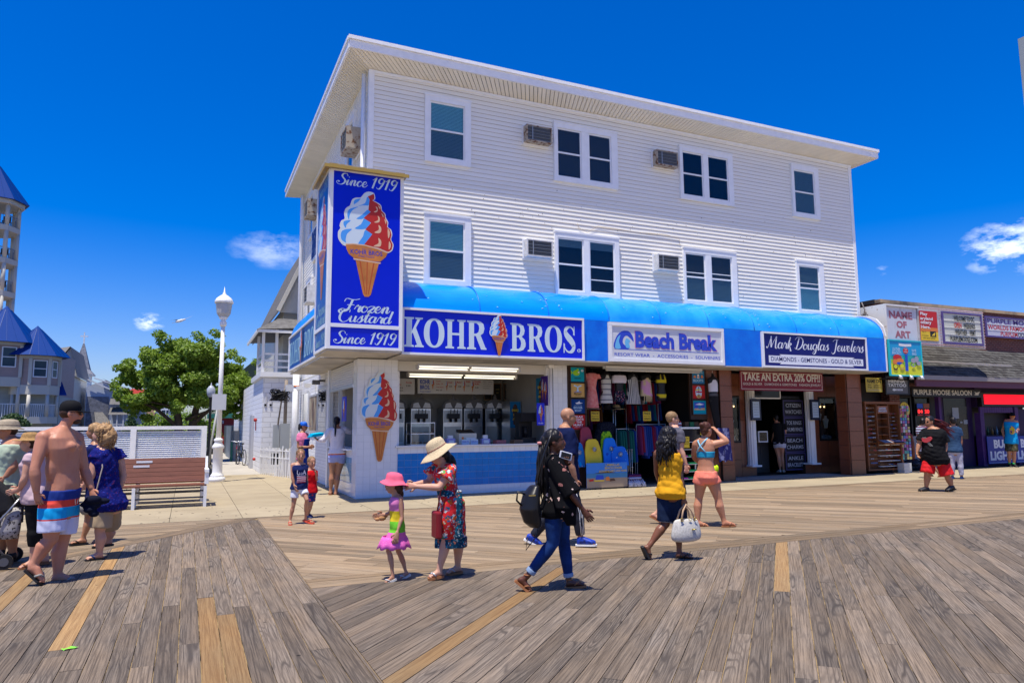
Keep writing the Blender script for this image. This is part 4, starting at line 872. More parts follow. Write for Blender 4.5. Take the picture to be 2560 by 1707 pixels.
def noti(x,w,s1,lb):
 t=thing('counter_notice',lb,'sign',(x,16.36,CZ));b=MB();b.box(-w/2,w/2,0,.02,0,.12);b.build('card',mat('pale_blue_card',(.40,.55,.70),.5),t);f=front(-.001);l=MB();text(l,f,s1,-w*.42,w*.42,.05,.09,.001,bold=.01);l.build('lettering',BLU,t)
noti(6.17,.20,'THANK YOU','small pale blue card in front of the register, left');noti(6.40,.20,'CASH ONLY','small pale blue card in front of the register, right')
cs=thing('display_case','glass case of cookies on the custard counter','display case',(5.15,16.75,CZ));mb=MB()
for z_ in(0,.26,.52):mb.box(-.30,.30,-.2,.2,z_,z_+.02)
for a,b in((-.3,-.2),(.29,-.2),(-.3,.19),(.29,.19)):mb.box(a,a+.01,b,b+.01,.021,.519)
mb.build('shelves',ALU,cs);mb=MB();mb.box(-.295,.295,-.199,-.195,.022,.518);mb.build('pane',glass('case_glass',(.85,.88,.88)),cs)
for k in range(3):
 mb=MB()
 for q in range(7):mb.lathe([(.04,0),(.045,.01),(.03,.02),(.0001,.025)],(-.24+.08*q,-.08+.05*(q%2),.022+.26*(k%2)+(0 if k<2 else.03)),8)
 mb.build('cookies',mat('cookie',(.30,.17,.09),.8),cs)
for x,lb,c in((7.15,'pink straw tray on the counter',(.35,.12,.12)),(7.62,'brown cup tray on the counter end',(.16,.09,.05))):cbox('counter_tray',lb,'tray',x,16.55,CZ,.26,.25,.09,mat('tray_%d'%int(x*10),c,.6))
ctg=thing('wall_box','white wall cabinet inside the opening next to the pillar','cabinet',(4.62,17.0,1.4));mb=MB();mb.box(-.09,.06,0,.12,0,.75);mb.build('body',mat('cabinet_grey',(.50,.51,.52),.5),ctg)
brw=thing('drink_machine','dark coffee machine with cone sign at the right end of the counter','coffee machine',(7.98,16.9,CZ));mb=MB();mb.box(-.12,.30,-.15,.3,0,.14);mb.box(-.1,.28,.05,.3,.141,.55);mb.box(-.12,.30,-.15,.3,.551,.78);mb.tube([(.05,-.03,.141),(.05,-.03,.42)],.055,10);mb.build('body',BLK,brw)
poster(8.06,8.28,1.62,2.18,16.25,BLUE,'small upright blue cone sign at the right end of the counter',[('c',.2,.8,.18,.92),('t','FROZEN',.2,.8,.06,.12,WHT)],'sign','cone_sign')
poster(-17.85,-17.35,1.75,2.35,0,BLUE,'small blue cone sign on the alley serving window',[('c',.2,.8,.1,.92)],'sign','cone_sign',face=leftface(3.46))
# ---------------- Beach Break shop
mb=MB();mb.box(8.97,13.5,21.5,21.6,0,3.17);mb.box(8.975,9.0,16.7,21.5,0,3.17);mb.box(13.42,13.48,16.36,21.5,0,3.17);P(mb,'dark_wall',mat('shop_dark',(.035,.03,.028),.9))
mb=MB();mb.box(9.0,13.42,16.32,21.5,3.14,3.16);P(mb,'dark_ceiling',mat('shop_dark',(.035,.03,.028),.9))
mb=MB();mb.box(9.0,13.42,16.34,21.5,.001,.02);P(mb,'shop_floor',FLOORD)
FB_=mat('frame_brown',(.05,.025,.015),.5)
def framed(parent_label,x0,x1,z0,z1,y,bgc,items):
 t=poster(x0,x1,z0,z1,y,bgc,parent_label,items,'picture','shirt_board');b=MB();frame_bars(b,front(y),x0-.03,x1+.03,z0-.03,z1+.03,.03,.02,.03);b.build('frame',FB_,t)
TEAL=mat('teal_cloth',(.01,.33,.42),.8);SAND=mat('sand_cloth',(.62,.38,.12),.8);NAV=mat('navy_cloth',(.01,.05,.20),.8);REDC=mat('red_cloth',(.50,.03,.03),.8)
LIME=mat('lime_print',(.30,.62,.02),.6);PB=mat('pale_blue_print',(.45,.65,.80),.6)
framed('teal shirt board with a green fish',9.05,9.46,2.74,3.12,16.24,TEAL,[('e',.42,.62,.26,.20,LIME),('p',[(.16,.62),(.02,.78),(.04,.5)],LIME),('p',[(.35,.78),(.55,.95),(.6,.78)],LIME),('e',.58,.66,.06,.06,WHT),('e',.85,.78,.1,.09,PB),('t','GONE FISHING',.25,.75,.20,.30,INK)])
framed('sand-coloured shirt board with a whale tail',9.05,9.46,2.33,2.70,16.24,SAND,[('p',[(.2,.82),(.45,.72),(.5,.66),(.55,.72),(.8,.82),(.75,.9),(.56,.82),(.5,.76),(.44,.82),(.25,.9)],PB),('p',[(.42,.42),(.58,.42),(.54,.74),(.46,.74)],PB),('p',[(.2,.38),(.8,.38),(.72,.42),(.28,.42)],BLU),('t','Mermaid',.22,.78,.22,.34,INK,.01,.2),('t','CROSSING',.3,.7,.12,.18,INK)])
framed('navy shirt board with a white shark reading BIGGER BOAT',9.05,9.46,1.92,2.29,16.24,NAV,[('p',[(.3,.72),(.5,.78),(.6,.88),(.64,.77),(.85,.72),(.6,.66),(.4,.66)],WHT),('t',"WE'RE GONNA NEED A",.2,.8,.52,.57,PB),('t','BIGGER',.18,.82,.32,.47,PB,.02),('t','BOAT',.25,.75,.12,.27,PB,.02)])
framed("red shirt board reading RELAX WHAT'S THE HURRY",9.05,9.46,1.50,1.88,16.24,REDC,[('t','RELAX',.15,.85,.80,.94,WHT,.03),('t',"WHAT'S",.12,.88,.62,.76,WHT,.03),('t','THE',.35,.75,.44,.58,WHT,.03),('t','HURRY',.15,.85,.24,.38,WHT,.03),('t','OCEAN CITY, MD',.2,.8,.12,.17,WHT)])
framed('teal LOCAL BUOYS shirt board',12.98,13.42,2.76,3.13,16.24,CYA,[('t','LOCAL',.1,.9,.80,.97,PB,.02),('t','BUOYS',.1,.9,.14,.34,PB,.02),('p',[(.12,.45),(.32,.45),(.28,.62),(.16,.62)],ORG),('p',[(.4,.42),(.6,.42),(.56,.72),(.44,.72)],WHT),('p',[(.42,.5),(.58,.5),(.57,.56),(.43,.56)],RED),('p',[(.7,.45),(.9,.45),(.85,.66),(.75,.66)],ORG)])
framed('red shirt board with an oval signpost picture',12.98,13.42,2.33,2.71,16.24,REDC,[('e',.5,.5,.26,.45,PB),('e',.5,.18,.2,.12,SAND),('p',[(.47,.1),(.53,.1),(.53,.9),(.47,.9)],BRN),('p',[(.25,.62),(.72,.66),(.74,.74),(.25,.70)],YEL),('p',[(.3,.48),(.76,.46),(.74,.55),(.3,.57)],RED),('p',[(.28,.36),(.7,.36),(.7,.43),(.28,.43)],WHT)])
framed('teal shirt board with a blue beach picture',12.98,13.44,1.90,2.28,16.24,TEAL,[('p',[(.1,.3),(.9,.3),(.9,.88),(.1,.88)],BLU),('p',[(.1,.3),(.9,.3),(.9,.46),(.1,.42)],SAND),('p',[(.15,.7),(.5,.82),(.85,.72),(.6,.66)],WHT),('e',.5,.52,.14,.14,CYA),('t','Ocean City',.25,.75,.30,.40,WHT,.01,.2)])
mb=MB();mb.box(8.98,9.53,16.26,16.33,0,3.17);P(mb,'board_backing',FB_);mb=MB();mb.box(12.90,13.50,16.26,16.33,1.75,3.17);P(mb,'board_backing',FB_)
# hanging torso forms with clothes
CL={}
def cloth(name,c,**k):return mat('cloth_'+name,c,.85,**k)
def stripes_mat(name,c1,c2,scale,axis='x',rough=.85,w=.5):
 if name in MATS:return MATS[name]
 m=bpy.data.materials.new(name);m.use_nodes=True;MATS[name]=m;nt=m.node_tree;p=nt.nodes['Principled BSDF'];p.inputs['Roughness'].default_value=rough
 tcn=N(nt,'ShaderNodeTexCoord');sx=N(nt,'ShaderNodeSeparateXYZ');nt.links.new(tcn.outputs['Object'],sx.inputs[0])
 mu=N(nt,'ShaderNodeMath',operation='MULTIPLY');mu.inputs[1].default_value=scale;nt.links.new(sx.outputs[{'x':0,'y':1,'z':2}[axis]],mu.inputs[0])
 fr_=N(nt,'ShaderNodeMath',operation='FRACT');nt.links.new(mu.outputs[0],fr_.inputs[0]);gt=N(nt,'ShaderNodeMath',operation='GREATER_THAN');gt.inputs[1].default_value=w;nt.links.new(fr_.outputs[0],gt.inputs[0])
 mx=N(nt,'ShaderNodeMix',data_type='RGBA');mx.inputs[6].default_value=(*c1,1);mx.inputs[7].default_value=(*c2,1);nt.links.new(gt.outputs[0],mx.inputs[0]);nt.links.new(mx.outputs[2],p.inputs['Base Color']);return m
def spots_mat(name,base,cols,scale,thr=.35,rough=.85,thr2=None):
 """printed cloth: voronoi cells, some coloured"""
 if name in MATS:return MATS[name]
 m=bpy.data.materials.new(name);m.use_nodes=True;MATS[name]=m;nt=m.node_tree;p=nt.nodes['Principled BSDF'];p.inputs['Roughness'].default_value=rough;p.inputs['Specular IOR Level'].default_value=.08
 tcn=N(nt,'ShaderNodeTexCoord');v=N(nt,'ShaderNodeTexVoronoi');v.inputs['Scale'].default_value=scale
 ns=N(nt,'ShaderNodeTexNoise');ns.inputs['Scale'].default_value=scale*1.2;ns.inputs['Detail'].default_value=3;nt.links.new(tcn.outputs['Object'],ns.inputs['Vector'])
 ma=N(nt,'ShaderNodeVectorMath',operation='MULTIPLY_ADD');nt.links.new(ns.outputs['Color'],ma.inputs[0]);ma.inputs[1].default_value=(.09,.09,.09);nt.links.new(tcn.outputs['Object'],ma.inputs[2]);nt.links.new(ma.outputs[0],v.inputs['Vector'])
 sx=N(nt,'ShaderNodeSeparateColor');nt.links.new(v.outputs['Color'],sx.inputs[0])
 rmp=N(nt,'ShaderNodeValToRGB');rmp.color_ramp.interpolation='CONSTANT';e=rmp.color_ramp.elements;e[0].color=(*cols[0],1);e[0].position=0;e[1].position=1/len(cols);e[1].color=(*cols[min(1,len(cols)-1)],1)
 for i in range(2,len(cols)):q=e.new(i/len(cols));q.color=(*cols[i],1)
 nt.links.new(sx.outputs[0],rmp.inputs[0])
 lt=N(nt,'ShaderNodeMath',operation='LESS_THAN');lt.inputs[1].default_value=thr;nt.links.new(v.outputs['Distance'],lt.inputs[0])
 mx=N(nt,'ShaderNodeMix',data_type='RGBA');mx.inputs[6].default_value=(*base,1);nt.links.new(lt.outputs[0],mx.inputs[0]);nt.links.new(rmp.outputs[0],mx.inputs[7]);nt.links.new(mx.outputs[2],p.inputs['Base Color']);return m
def ringshape(mb,rings,n=20,cap=True,mi=0,fold=0.0,fk=7):
 """rings (cx, cy, z, rx, ry)"""
 vs=[];fs=[]
 for i,(cx,cy,z,rx,ry)in enumerate(rings):
  for k in range(n):
   t=2*math.pi*k/n;f_=1+fold*math.sin(fk*t+i*.3)*(i/len(rings));vs.append((cx+rx*math.cos(t)*f_,cy+ry*math.sin(t)*f_,z))
 for i in range(len(rings)-1):
  for k in range(n):fs.append((i*n+k,(i+1)*n+k,(i+1)*n+(k+1)%n,i*n+(k+1)%n))
 mb.add(vs,fs,mi,True)
 if cap:b=len(mb.v)-len(vs);mb.f.append([b+k for k in range(n)]);mb.m.append(mi);mb.sm.append(False);mb.f.append([b+(len(rings)-1)*n+k for k in range(n)][::-1]);mb.m.append(mi);mb.sm.append(False)
def form(x,z,y,label,garments,h=1.0):
 t=thing('hanging_mannequin',label,'mannequin',(x,y,z),0,'torso forms hung in the shop entrance')
 b=MB();ringshape(b,[(0,0,.10,.03,.03),(0,0,.02,.045,.045),(0,0,-.02,.14,.06),(0,0,-.07,.19,.08),(0,0,-.2,.15,.09),(0,0,-.4,.11,.075),(0,0,-.55,.15,.09),(0,0,-.68,.16,.09),(0,0,-.74,.12,.08)],16);b.build('form',BLK,t)
 for nm,m,rings,fold in garments:
  b=MB();ringshape(b,rings,28,False,0,fold,9);b.build(nm,m,t)
 hk=MB();hk.tube([(0,0,.1),(0,0,.18)],.006,6);hk.build('hook',ALU,t)
zf=3.02
form(9.86,zf,16.55,'mannequin in the coral pink short-sleeved dress, leftmost in the entrance',[('dress',cloth('coral',(.68,.17,.17),var=.3,vscale=14,col2=(.75,.33,.30)),[(0,0,-.02,.15,.07),(0,0,-.08,.22,.095),(0,0,-.2,.17,.10),(0,0,-.42,.125,.09),(0,0,-.62,.17,.11),(0,0,-.95,.21,.13)],.05),('sleeve',cloth('coral',(.68,.17,.17)),[(-.19,0,-.04,.06,.06),(-.23,0,-.16,.075,.07)],0),('sleeve',cloth('coral',(.68,.17,.17)),[(.19,0,-.04,.06,.06),(.23,0,-.16,.075,.07)],0)])
form(10.32,zf,16.55,'mannequin in a grey-white lace romper, second in the entrance',[('romper',stripes_mat('cloth_lace',(.55,.56,.54),(.20,.21,.24),7,'z',w=.72),[(0,0,-.06,.10,.08),(0,0,-.2,.15,.10),(0,0,-.42,.14,.10),(0,0,-.5,.13,.10),(0,0,-.7,.18,.12),(0,0,-.82,.19,.12)],.06)])
form(10.74,zf,16.55,'mannequin in a white off-shoulder top and dark floral shorts',[('top',cloth('lilac',(.66,.63,.74)),[(0,0,-.06,.21,.10),(0,0,-.16,.24,.12),(0,0,-.27,.21,.12)],.06),('shorts',spots_mat('cloth_floralshorts',(.015,.015,.03),[(.5,.08,.12),(.5,.5,.5),(.04,.15,.4),(.5,.2,.3)],26,.30),[(0,0,-.48,.14,.09),(0,0,-.6,.17,.11),(0,0,-.78,.18,.12)],.05)])
form(11.18,zf,16.55,'mannequin in a black-and-white striped long top',[('tunic',stripes_mat('cloth_bwstripe',(.60,.60,.58),(.02,.025,.06),26,'x',w=.5),[(0,0,-.04,.07,.07),(0,0,-.12,.15,.09),(0,0,-.25,.16,.10),(0,0,-.5,.18,.11),(0,0,-.84,.24,.13)],.09)])
form(11.62,zf,16.55,'mannequin in a pink and cream fringed swim cover-up',[('cover_up',cloth('pinkcream',(.62,.32,.55),var=1,vscale=3,col2=(.60,.50,.30),sharp=(.48,.52)),[(0,0,-.06,.08,.07),(0,0,-.18,.15,.10),(0,0,-.4,.17,.11),(0,0,-.62,.19,.12)],.06),('fringe',cloth('pinkcream',(.62,.32,.55)),[(-.12,-.1,-.6,.012,.012),(-.13,-.1,-.8,.006,.006)],0)]+[('fringe',cloth('pinkcream',(.62,.32,.55)),[(-.10+k*.035,-.11,-.6,.012,.012),(-.11+k*.035,-.11,-.78,.006,.006)],0)for k in range(1,7)])
form(12.14,zf,16.55,'mannequin in a yellow bikini',[('bikini_top',cloth('yellow',(.62,.52,.03)),[(0,0,-.15,.165,.10),(0,0,-.24,.165,.105)],0),('strap',cloth('yellow',(.62,.52,.03)),[(-.06,-.06,.0,.008,.008),(-.08,-.10,-.16,.03,.01)],0),('strap',cloth('yellow',(.62,.52,.03)),[(.06,-.06,.0,.008,.008),(.08,-.10,-.16,.03,.01)],0),('bikini_bottom',cloth('yellow',(.62,.52,.03)),[(0,0,-.56,.16,.10),(0,0,-.66,.14,.10)],0)])
fm2=form(13.62,2.95,16.12,'mannequin in a white cropped tank and long black trousers outside on the granite',[('crop_top',cloth('whitetank',(.70,.69,.76)),[(0,0,-.03,.06,.06),(0,0,-.10,.13,.09),(0,0,-.2,.155,.10),(0,0,-.42,.145,.10)],.03),('trousers',cloth('blacktrousers',(.018,.018,.02)),[(0,0,-.48,.135,.09),(0,0,-.6,.16,.10),(.02,0,-.9,.13,.09),(.09,0,-1.3,.10,.07),(.14,0,-1.75,.085,.06)],.04),('waistband',cloth('greyband',(.10,.10,.11)),[(0,0,-.47,.14,.095),(0,0,-.54,.155,.10)],0)])
# clothes on rails deeper in
rr=random.Random(11);CC=[(.30,.02,.04),(.02,.06,.25),(.02,.20,.28),(.08,.10,.35),(.22,.03,.10),(.05,.05,.06),(.25,.12,.05),(.02,.16,.12),(.35,.30,.28),(.30,.06,.22)]
def rail(x0,x1,y,z,n,label,cols,L=(.5,.8)):
 t=thing('clothes_rail',label,'clothes rack',(0,0,0));b=MB();b.tube([(x0,y,z),(x1,y,z)],.012,6);b.tube([(x0,y,z),(x0,y,.02)],.012,6);b.tube([(x1,y,z),(x1,y,.02)],.012,6);b.build('rail',ALU,t)
 for k in range(n):
  x=x0+.06+(x1-x0-.12)*k/(n-1);l=rr.uniform(*L);c=rr.choice(cols);g=MB();ringshape(g,[(x,y,z-.03,.02,.03),(x,y,z-.08,.03,.17),(x,y,z-.3,.035,.18),(x,y,z-l,.04,.22)],10,False,0,.1,5);g.build('garment',mat('cloth_%02d'%CC.index(c),c,.9),t)
rail(9.75,10.15,17.4,1.55,6,'short rail of red and blue tops at the left of the shop',[CC[0],CC[1],CC[0]])
rail(11.5,12.5,16.9,1.62,14,'rail of pink, teal and blue tank tops in the middle of the shop',[CC[0],CC[4],CC[2],CC[3],CC[1]],(.75,.95))
rail(9.9,12.9,19.4,2.75,24,'high rail of tie-dyed and plain tops at the back of the shop',CC,(.6,.8))
rail(11.9,13.1,18.0,2.35,12,'high rail of red and teal hoodies right of the middle',[CC[0],CC[2],CC[1]],(.6,.7))
rail(9.7,11.2,18.3,2.25,16,'crowded rail of dark and patterned tops behind the hats',CC,(.6,.8));rail(10.9,11.5,17.0,1.5,7,'short rail of dark dresses beside the speckled dress',[CC[5],CC[1],CC[7]],(.8,1.0));rail(11.2,12.7,17.5,2.9,15,'high rail of tie-dyed tops behind the hanging forms',CC,(.6,.75));rail(9.6,11.0,17.3,2.95,13,'high rail of dark tops behind the coral dress',[CC[1],CC[5],CC[7],CC[4]],(.6,.75))
drs=thing('dress_display','dark speckled dress spread on a stand in the shop','dress',(10.75,17.3,.75));mb=MB();ringshape(mb,[(0,0,.95,.12,.1),(0,0,.9,.30,.14),(0,0,.5,.42,.16),(0,0,.0,.34,.18)],20,False,0,.06,7);mb.build('dress',spots_mat('cloth_darkspeck',(.02,.02,.028),[(.09,.09,.13),(.05,.05,.07)],30,.32),drs)
for x,lb in((10.0,'yellow FREE beach bag card at the left of the shop'),(11.68,'yellow FREE card in the middle of the shop')):
 poster(x-.13,x+.13,1.72,1.98,16.62,YEL,lb,[('t','FREE',.08,.92,.66,.92,INK,.02),('t','Beach Bag',.1,.9,.42,.54,INK),('t','DESIGN',.1,.9,.12,.32,INK,.02)],'sign','price_card')
 # straw hats on pegs
for k,(x,c)in enumerate(((10.25,(.45,.42,.36)),(10.75,(.04,.04,.05)),(11.05,(.50,.40,.24)))):
 t=thing('straw_hat',['pale sun hat on the shop display, left of three','black sun hat on the shop display, between two pale ones','straw sun hat on the shop display, right of three'][k],'hat',(x,17.2,2.05));b=MB();b.lathe([(.24,0),(.25,.008),(.11,.02),(.105,.10),(.07,.13),(.001,.135)],(0,0,0),20);b.build('hat_body',mat('hat_%d'%k,c,.85),t);b=MB();b.lathe([(.112,.022),(.109,.05)],(0,0,0),20);b.build('band',BLK,t)
 # boogie boards and basket
def board(x,y,z,w,h,ang,m,label,rz=0):
 t=thing('bodyboard',label,'bodyboard',(x,y,z),rz);b=MB();pts=[(-w/2,0),(w/2,0),(w/2*1.0,h*.55),(w*.36,h*.92),(w*.22,h),(-w*.22,h),(-w*.36,h*.92),(-w/2,h*.55)];b.prism(pts,'y',-.025,.025);o=b.build('board',m,t);o.rotation_euler=(ang,0,0);bevel(o,.01)
 e=MB();e.lathe([(.001,0),(.06,0)],(0,0,0),14);e2=e.build('emblem',WHT,t);e2.rotation_euler=(math.pi/2+ang,0,0);e2.location=(0,-.028,h*.6);return t
board(9.42,16.05,.62,.42,.95,-.12,mat('board_red',(.30,.03,.05),.4),'dark red bodyboard leaning behind the yellow one',.1)
board(9.52,15.92,.60,.48,.66,-.15,mat('board_yellow',(.78,.55,.02),.4),'yellow bodyboard with blue base beside the beach picture',.05)
board(10.02,16.05,.60,.40,.85,-.08,spots_mat('board_camo',(.25,.50,.02),[(.03,.16,.02),(.05,.25,.02)],9,.4),'green leaf-patterned bodyboard standing in the basket')
board(10.05,15.95,.58,.44,.70,-.12,spots_mat('board_blue',(.02,.20,.70),[(.02,.08,.45),(.25,.45,.8)],7,.33),'blue wave-patterned bodyboard in the wire basket')
board(10.28,15.88,.56,.48,.50,-.14,spots_mat('board_blue2',(.02,.16,.62),[(.6,.65,.7),(.03,.3,.75)],9,.22),'short blue bodyboard with white dots at the front of the basket',-.1)
board(9.12,16.0,.55,.34,.62,-.10,spots_mat('board_blue3',(.02,.18,.50),[(.5,.6,.7),(.0,.35,.7)],8,.30),'blue bodyboard at the left end behind the bald man')
bk=thing('wire_basket','wire basket holding bodyboards in the shop entrance','basket',(10.2,16.02,.02));mb=MB()
for k in range(9):mb.tube([(-.36+.09*k,.2,0),(-.36+.09*k,.2,.95)],.005,5)
for z_ in(.1,.5,.95):mb.tube([(.38,-.22,z_),(.42,-.22,z_),(.42,.2,z_),(-.38,.2,z_)],.006,5)
for k in range(4):mb.tube([(.42,-.18+.1*k,0),(.42,-.18+.1*k,.95)],.006,5)
mb.build('wires',ALU,bk)
poster(9.17,10.38,.04,.66,15.72,mat('sea_sky',(.04,.22,.62),.4),'beach picture board advertising umbrellas and beach chairs on the pavement',[('p',[(0,0),(1,0),(1,.38),(0,.40)],mat('sand_print',(.36,.27,.18),.5)),('p',[(0,.40),(1,.38),(1,.58),(0,.58)],mat('sea_print',(.05,.22,.40),.5)),('p',[(.18,.58),(.5,.66),(.72,.58)],BRN),('p',[(.2,.30),(.42,.30),(.40,.50),(.24,.52)],BLU),('p',[(.18,.26),(.42,.26),(.42,.32),(.18,.32)],YEL),('p',[(.46,.28),(.56,.28),(.54,.44),(.46,.42)],ORG),('p',[(.06,.26),(.16,.28),(.16,.36),(.06,.34)],RED),('p',[(.55,.24),(.70,.26),(.66,.36),(.57,.34)],BRN),('t','UMBRELLAS',.46,.80,.86,.95,YEL,.01),('t','BEACH CHAIRS',.44,.86,.74,.83,YEL,.01),('t','BOOGIE BOARDS AND MORE',.30,.98,.62,.70,YEL,.01)],'sign','beach_sign')
bl_=thing('blanket_pile','pile of fringed purple and white woven blankets on the shop floor','blankets',(10.68,15.98,.01));
for k in range(5):
 mb=MB();mb.box(-.24+.01*k,.22-.01*k,-.2,.2,.065*k,.065*k+.058);o=mb.build('blanket',[mat('blanket_purple',(.10,.02,.08),.9),stripes_mat('blanket_blue',(.10,.14,.45),(.55,.55,.60),30,'x')][k%2],bl_);bevel(o,.025,3)
mb=MB();rf=random.Random(2)
for k in range(70):x=rf.uniform(-.24,.24);mb.tube([(x,-.2,.17+rf.uniform(-.03,.03)),(x+rf.uniform(-.03,.03),-.27,.12),(x+rf.uniform(-.06,.06),-.30,.02)],.006,4)
tag(mb.build('fringe',mat('fringe_white',(.62,.62,.66),.9),bl_),kind='stuff')
# shelving unit
sh=thing('display_shelf','silver shelf unit with pink and green trays in the shop entrance','shelf',(12.55,16.15,.02));mb=MB()
for a in(-.5,.5):mb.box(a-.02,a+.02,-.2,-.16,.08,1.50);mb.box(a-.02,a+.02,.16,.2,.08,1.50)
for k in range(6):mb.box(-.52,.52,-.2,.2,.10+.20*k,.115+.20*k)
mb.box(-.54,.54,-.22,.22,1.47,1.52);mb.build('frame',ALU,sh)
mb=MB();mb.box(-.48,.48,-.15,.18,1.12,1.46);mb.build('glass_box',mat('dark_glass',(.02,.02,.025),.1),sh)
for k in range(4):
 for q,m in((-.24,mat('pink_tray',(.75,.03,.35),.5)),(.22,mat('green_tray',(.04,.55,.12),.5))):mb=MB();mb.box(q-.2,q+.2,-.19,.15,.117+.20*k,.15+.20*k);mb.build('tray',m,sh)
for k in range(10):
 t=thing('lotion_bottle','white and red lotion bottle on top of the shelf unit','bottle',(12.13+.055*(k%6),16.08+.07*(k//6),1.54),0,'lotion bottles on the shelf unit');b=MB();b.lathe([(.022,0),(.024,.01),(.024,.11),(.012,.13)],(0,0,0),10);b.build('bottle_body',mat('bottle_white',(.70,.66,.66),.4),t);b=MB();b.lathe([(.0245,.03),(.0245,.07)],(0,0,0),10);b.build('label_band',RED,t);b=MB();b.lathe([(.013,.131),(.013,.165),(.001,.167)],(0,0,0),8);b.build('cap',RED,t)
for k,(x,c)in enumerate(((12.6,(.12,.07,.03)),(12.78,(.03,.18,.06)),(12.93,(.12,.07,.03)))):cbox('souvenir_box',['brown basket of trinkets next to the lotion bottles','green trinket box between brown baskets on the shelf unit','brown basket at the right end of the shelf unit'][k],'box',x,16.15,1.54,.14,.2,.14,mat('trink_%d'%k,c,.7,var=.6,vscale=30))
poster(12.35,12.54,.98,1.28,15.90,YEL,'yellow price list hung on the silver shelf unit',[('t','SALE 2/$10',.1,.9,.75,.88,INK),('t','SUNGLASSES',.1,.9,.5,.6,INK),('t','AND HATS',.1,.9,.3,.4,INK)],'sign','price_card')
poster(12.95,13.10,1.32,1.58,15.92,YEL,'small yellow card at the right end of the shelf unit',[('t','FREE',.1,.9,.6,.85,INK),('t','GIFT',.1,.9,.25,.5,RED)],'sign','price_card')
for k,x in enumerate((13.72,13.9)):
 t=thing('beach_towel',['purple tie-dyed towel hanging by the granite pillar','blue palm-printed towel hanging by the granite pillar'][k],'towel',(x,16.0-.02*k,.55));b=MB();b.prism([(-.12+.0*k,.95),(.10,.95),(.17,.25),(.19,.02),(.02,.06),(-.08,.0)],'y',-.015,.015);b.build('cloth',mat('tiedye_%d'%k,(.04,.04,.16),.9,var=1,vscale=5,col2=(.45,.45,.62),stretch=(1,1,.6),sharp=(.5,.6)),t)
tb=thing('fluorescent_light','long unlit white tube fixture over the clothes','light',(0,0,0));mb=MB();mb.box(9.75,12.85,15.62,15.78,3.06,3.13);mb.tube([(9.8,15.70,3.03),(12.8,15.70,3.03)],.025,8);mb.build('fixture',mat('fixture_white',(.60,.58,.52),.5),tb)
# ---------------- jewellers
GRA=mat('red_granite',(.26,.08,.036),.34,var=1,vscale=38,col2=(.12,.036,.018),obj_rand=.07,detail=8,spec=.5)
GB=mat('granite_joint',(.05,.03,.02),.9)
def granite(x0,x1,y,z0,z1,d=.35,tw=.42,th=.45):
 b=MB();b.box(x0,x1,y,y+d,z0,z1);b=b.build('granite_wall',GB,bld);tilewall(b,front(y),x0,x1,z0+.005,z1,tw,th,GRA,0,.006,.012,'granite_tile');return b
def gside(x,y0,y1,z0,z1,left=True):
 b=MB();b.box(x-.01,x+.01,y0,y1,z0,z1);b=b.build('granite_side',GB,bld)
 f=leftface(x-.01)if left else Face((x+.01,0,0),(0,1,0),(0,0,1));
 if left:tilewall(b,f,-y1,-y0,z0+.005,z1,.42,.45,GRA,0,.006,.012,'granite_tile')
 else:tilewall(b,f,y0,y1,z0+.005,z1,.42,.45,GRA,0,.006,.012,'granite_tile')
granite(13.50,13.92,16.29,0,3.17);granite(13.92,14.36,16.20,0,3.17);gside(14.37,16.21,17.3,0,3.17,False)
granite(14.40,15.24,17.30,0,3.17);granite(15.24,15.62,17.30,0,1.04);granite(15.24,15.62,17.30,2.48,3.17);granite(15.62,16.20,17.30,0,.30);granite(15.62,15.82,17.30,.30,3.17,.3,.2)
granite(18.25,18.95,17.30,0,.30);granite(18.72,18.95,17.30,.30,3.17,.3,.25);granite(18.95,19.76,17.30,0,1.04);granite(18.95,19.76,17.30,2.48,3.17);granite(19.76,20.3,17.30,0,3.17)
granite(18.98,19.60,16.14,0,3.17,.40);gside(18.97,16.15,16.55,0,3.17)
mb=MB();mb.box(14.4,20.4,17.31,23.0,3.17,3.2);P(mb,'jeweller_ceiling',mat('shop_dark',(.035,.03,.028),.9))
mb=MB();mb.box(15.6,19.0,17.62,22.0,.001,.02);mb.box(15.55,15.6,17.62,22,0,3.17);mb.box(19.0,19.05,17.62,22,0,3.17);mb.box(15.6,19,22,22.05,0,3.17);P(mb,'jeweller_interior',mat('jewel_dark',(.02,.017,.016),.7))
mb=MB();mb.box(14.38,18.97,16.36,17.29,-.05,.003);P(mb,'entrance_paving',concrete2)
for x in(15.98,18.48):
 t=thing('column',['white fluted column left of the jeweller doorway','white fluted column right of the jeweller doorway'][x>17],'column',(x,17.22,.30));b=MB();prof=[]
 n=24;ring=[((.145 if k%2 else.128)*math.cos(2*math.pi*k/n),(.145 if k%2 else.128)*math.sin(2*math.pi*k/n))for k in range(n)];b.prism(ring,'z',.05,2.42);b.build('shaft',WH,t)
 b=MB();b.box(-.19,.19,-.19,.19,0,.05);b.build('base',WH,t);b=MB();b.box(-.18,.18,-.18,.18,2.421,2.48);b.build('capital',WH,t)
 n_=thing('framed_notice',['framed notice on the left column','framed notice on the right column'][x>17],'notice',(x+.02,17.0,1.72));b=MB();b.box(-.2,.2,-.01,.04,0,.66);b.build('frame',mat('dark_frame',(.02,.025,.05),.4),n_);b=MB();b.box(-.13,.13,-.016,-.011,.08,.58);b.build('paper',mat('paper_blue',(.45,.55,.66),.5),n_)
 l=MB();
 for k in range(5):text(l,front(-.017),'STORE HOURS 10-10',-.1,.1,.48-.08*k,.50-.08*k,0)
 l.build('lettering',INK,n_)
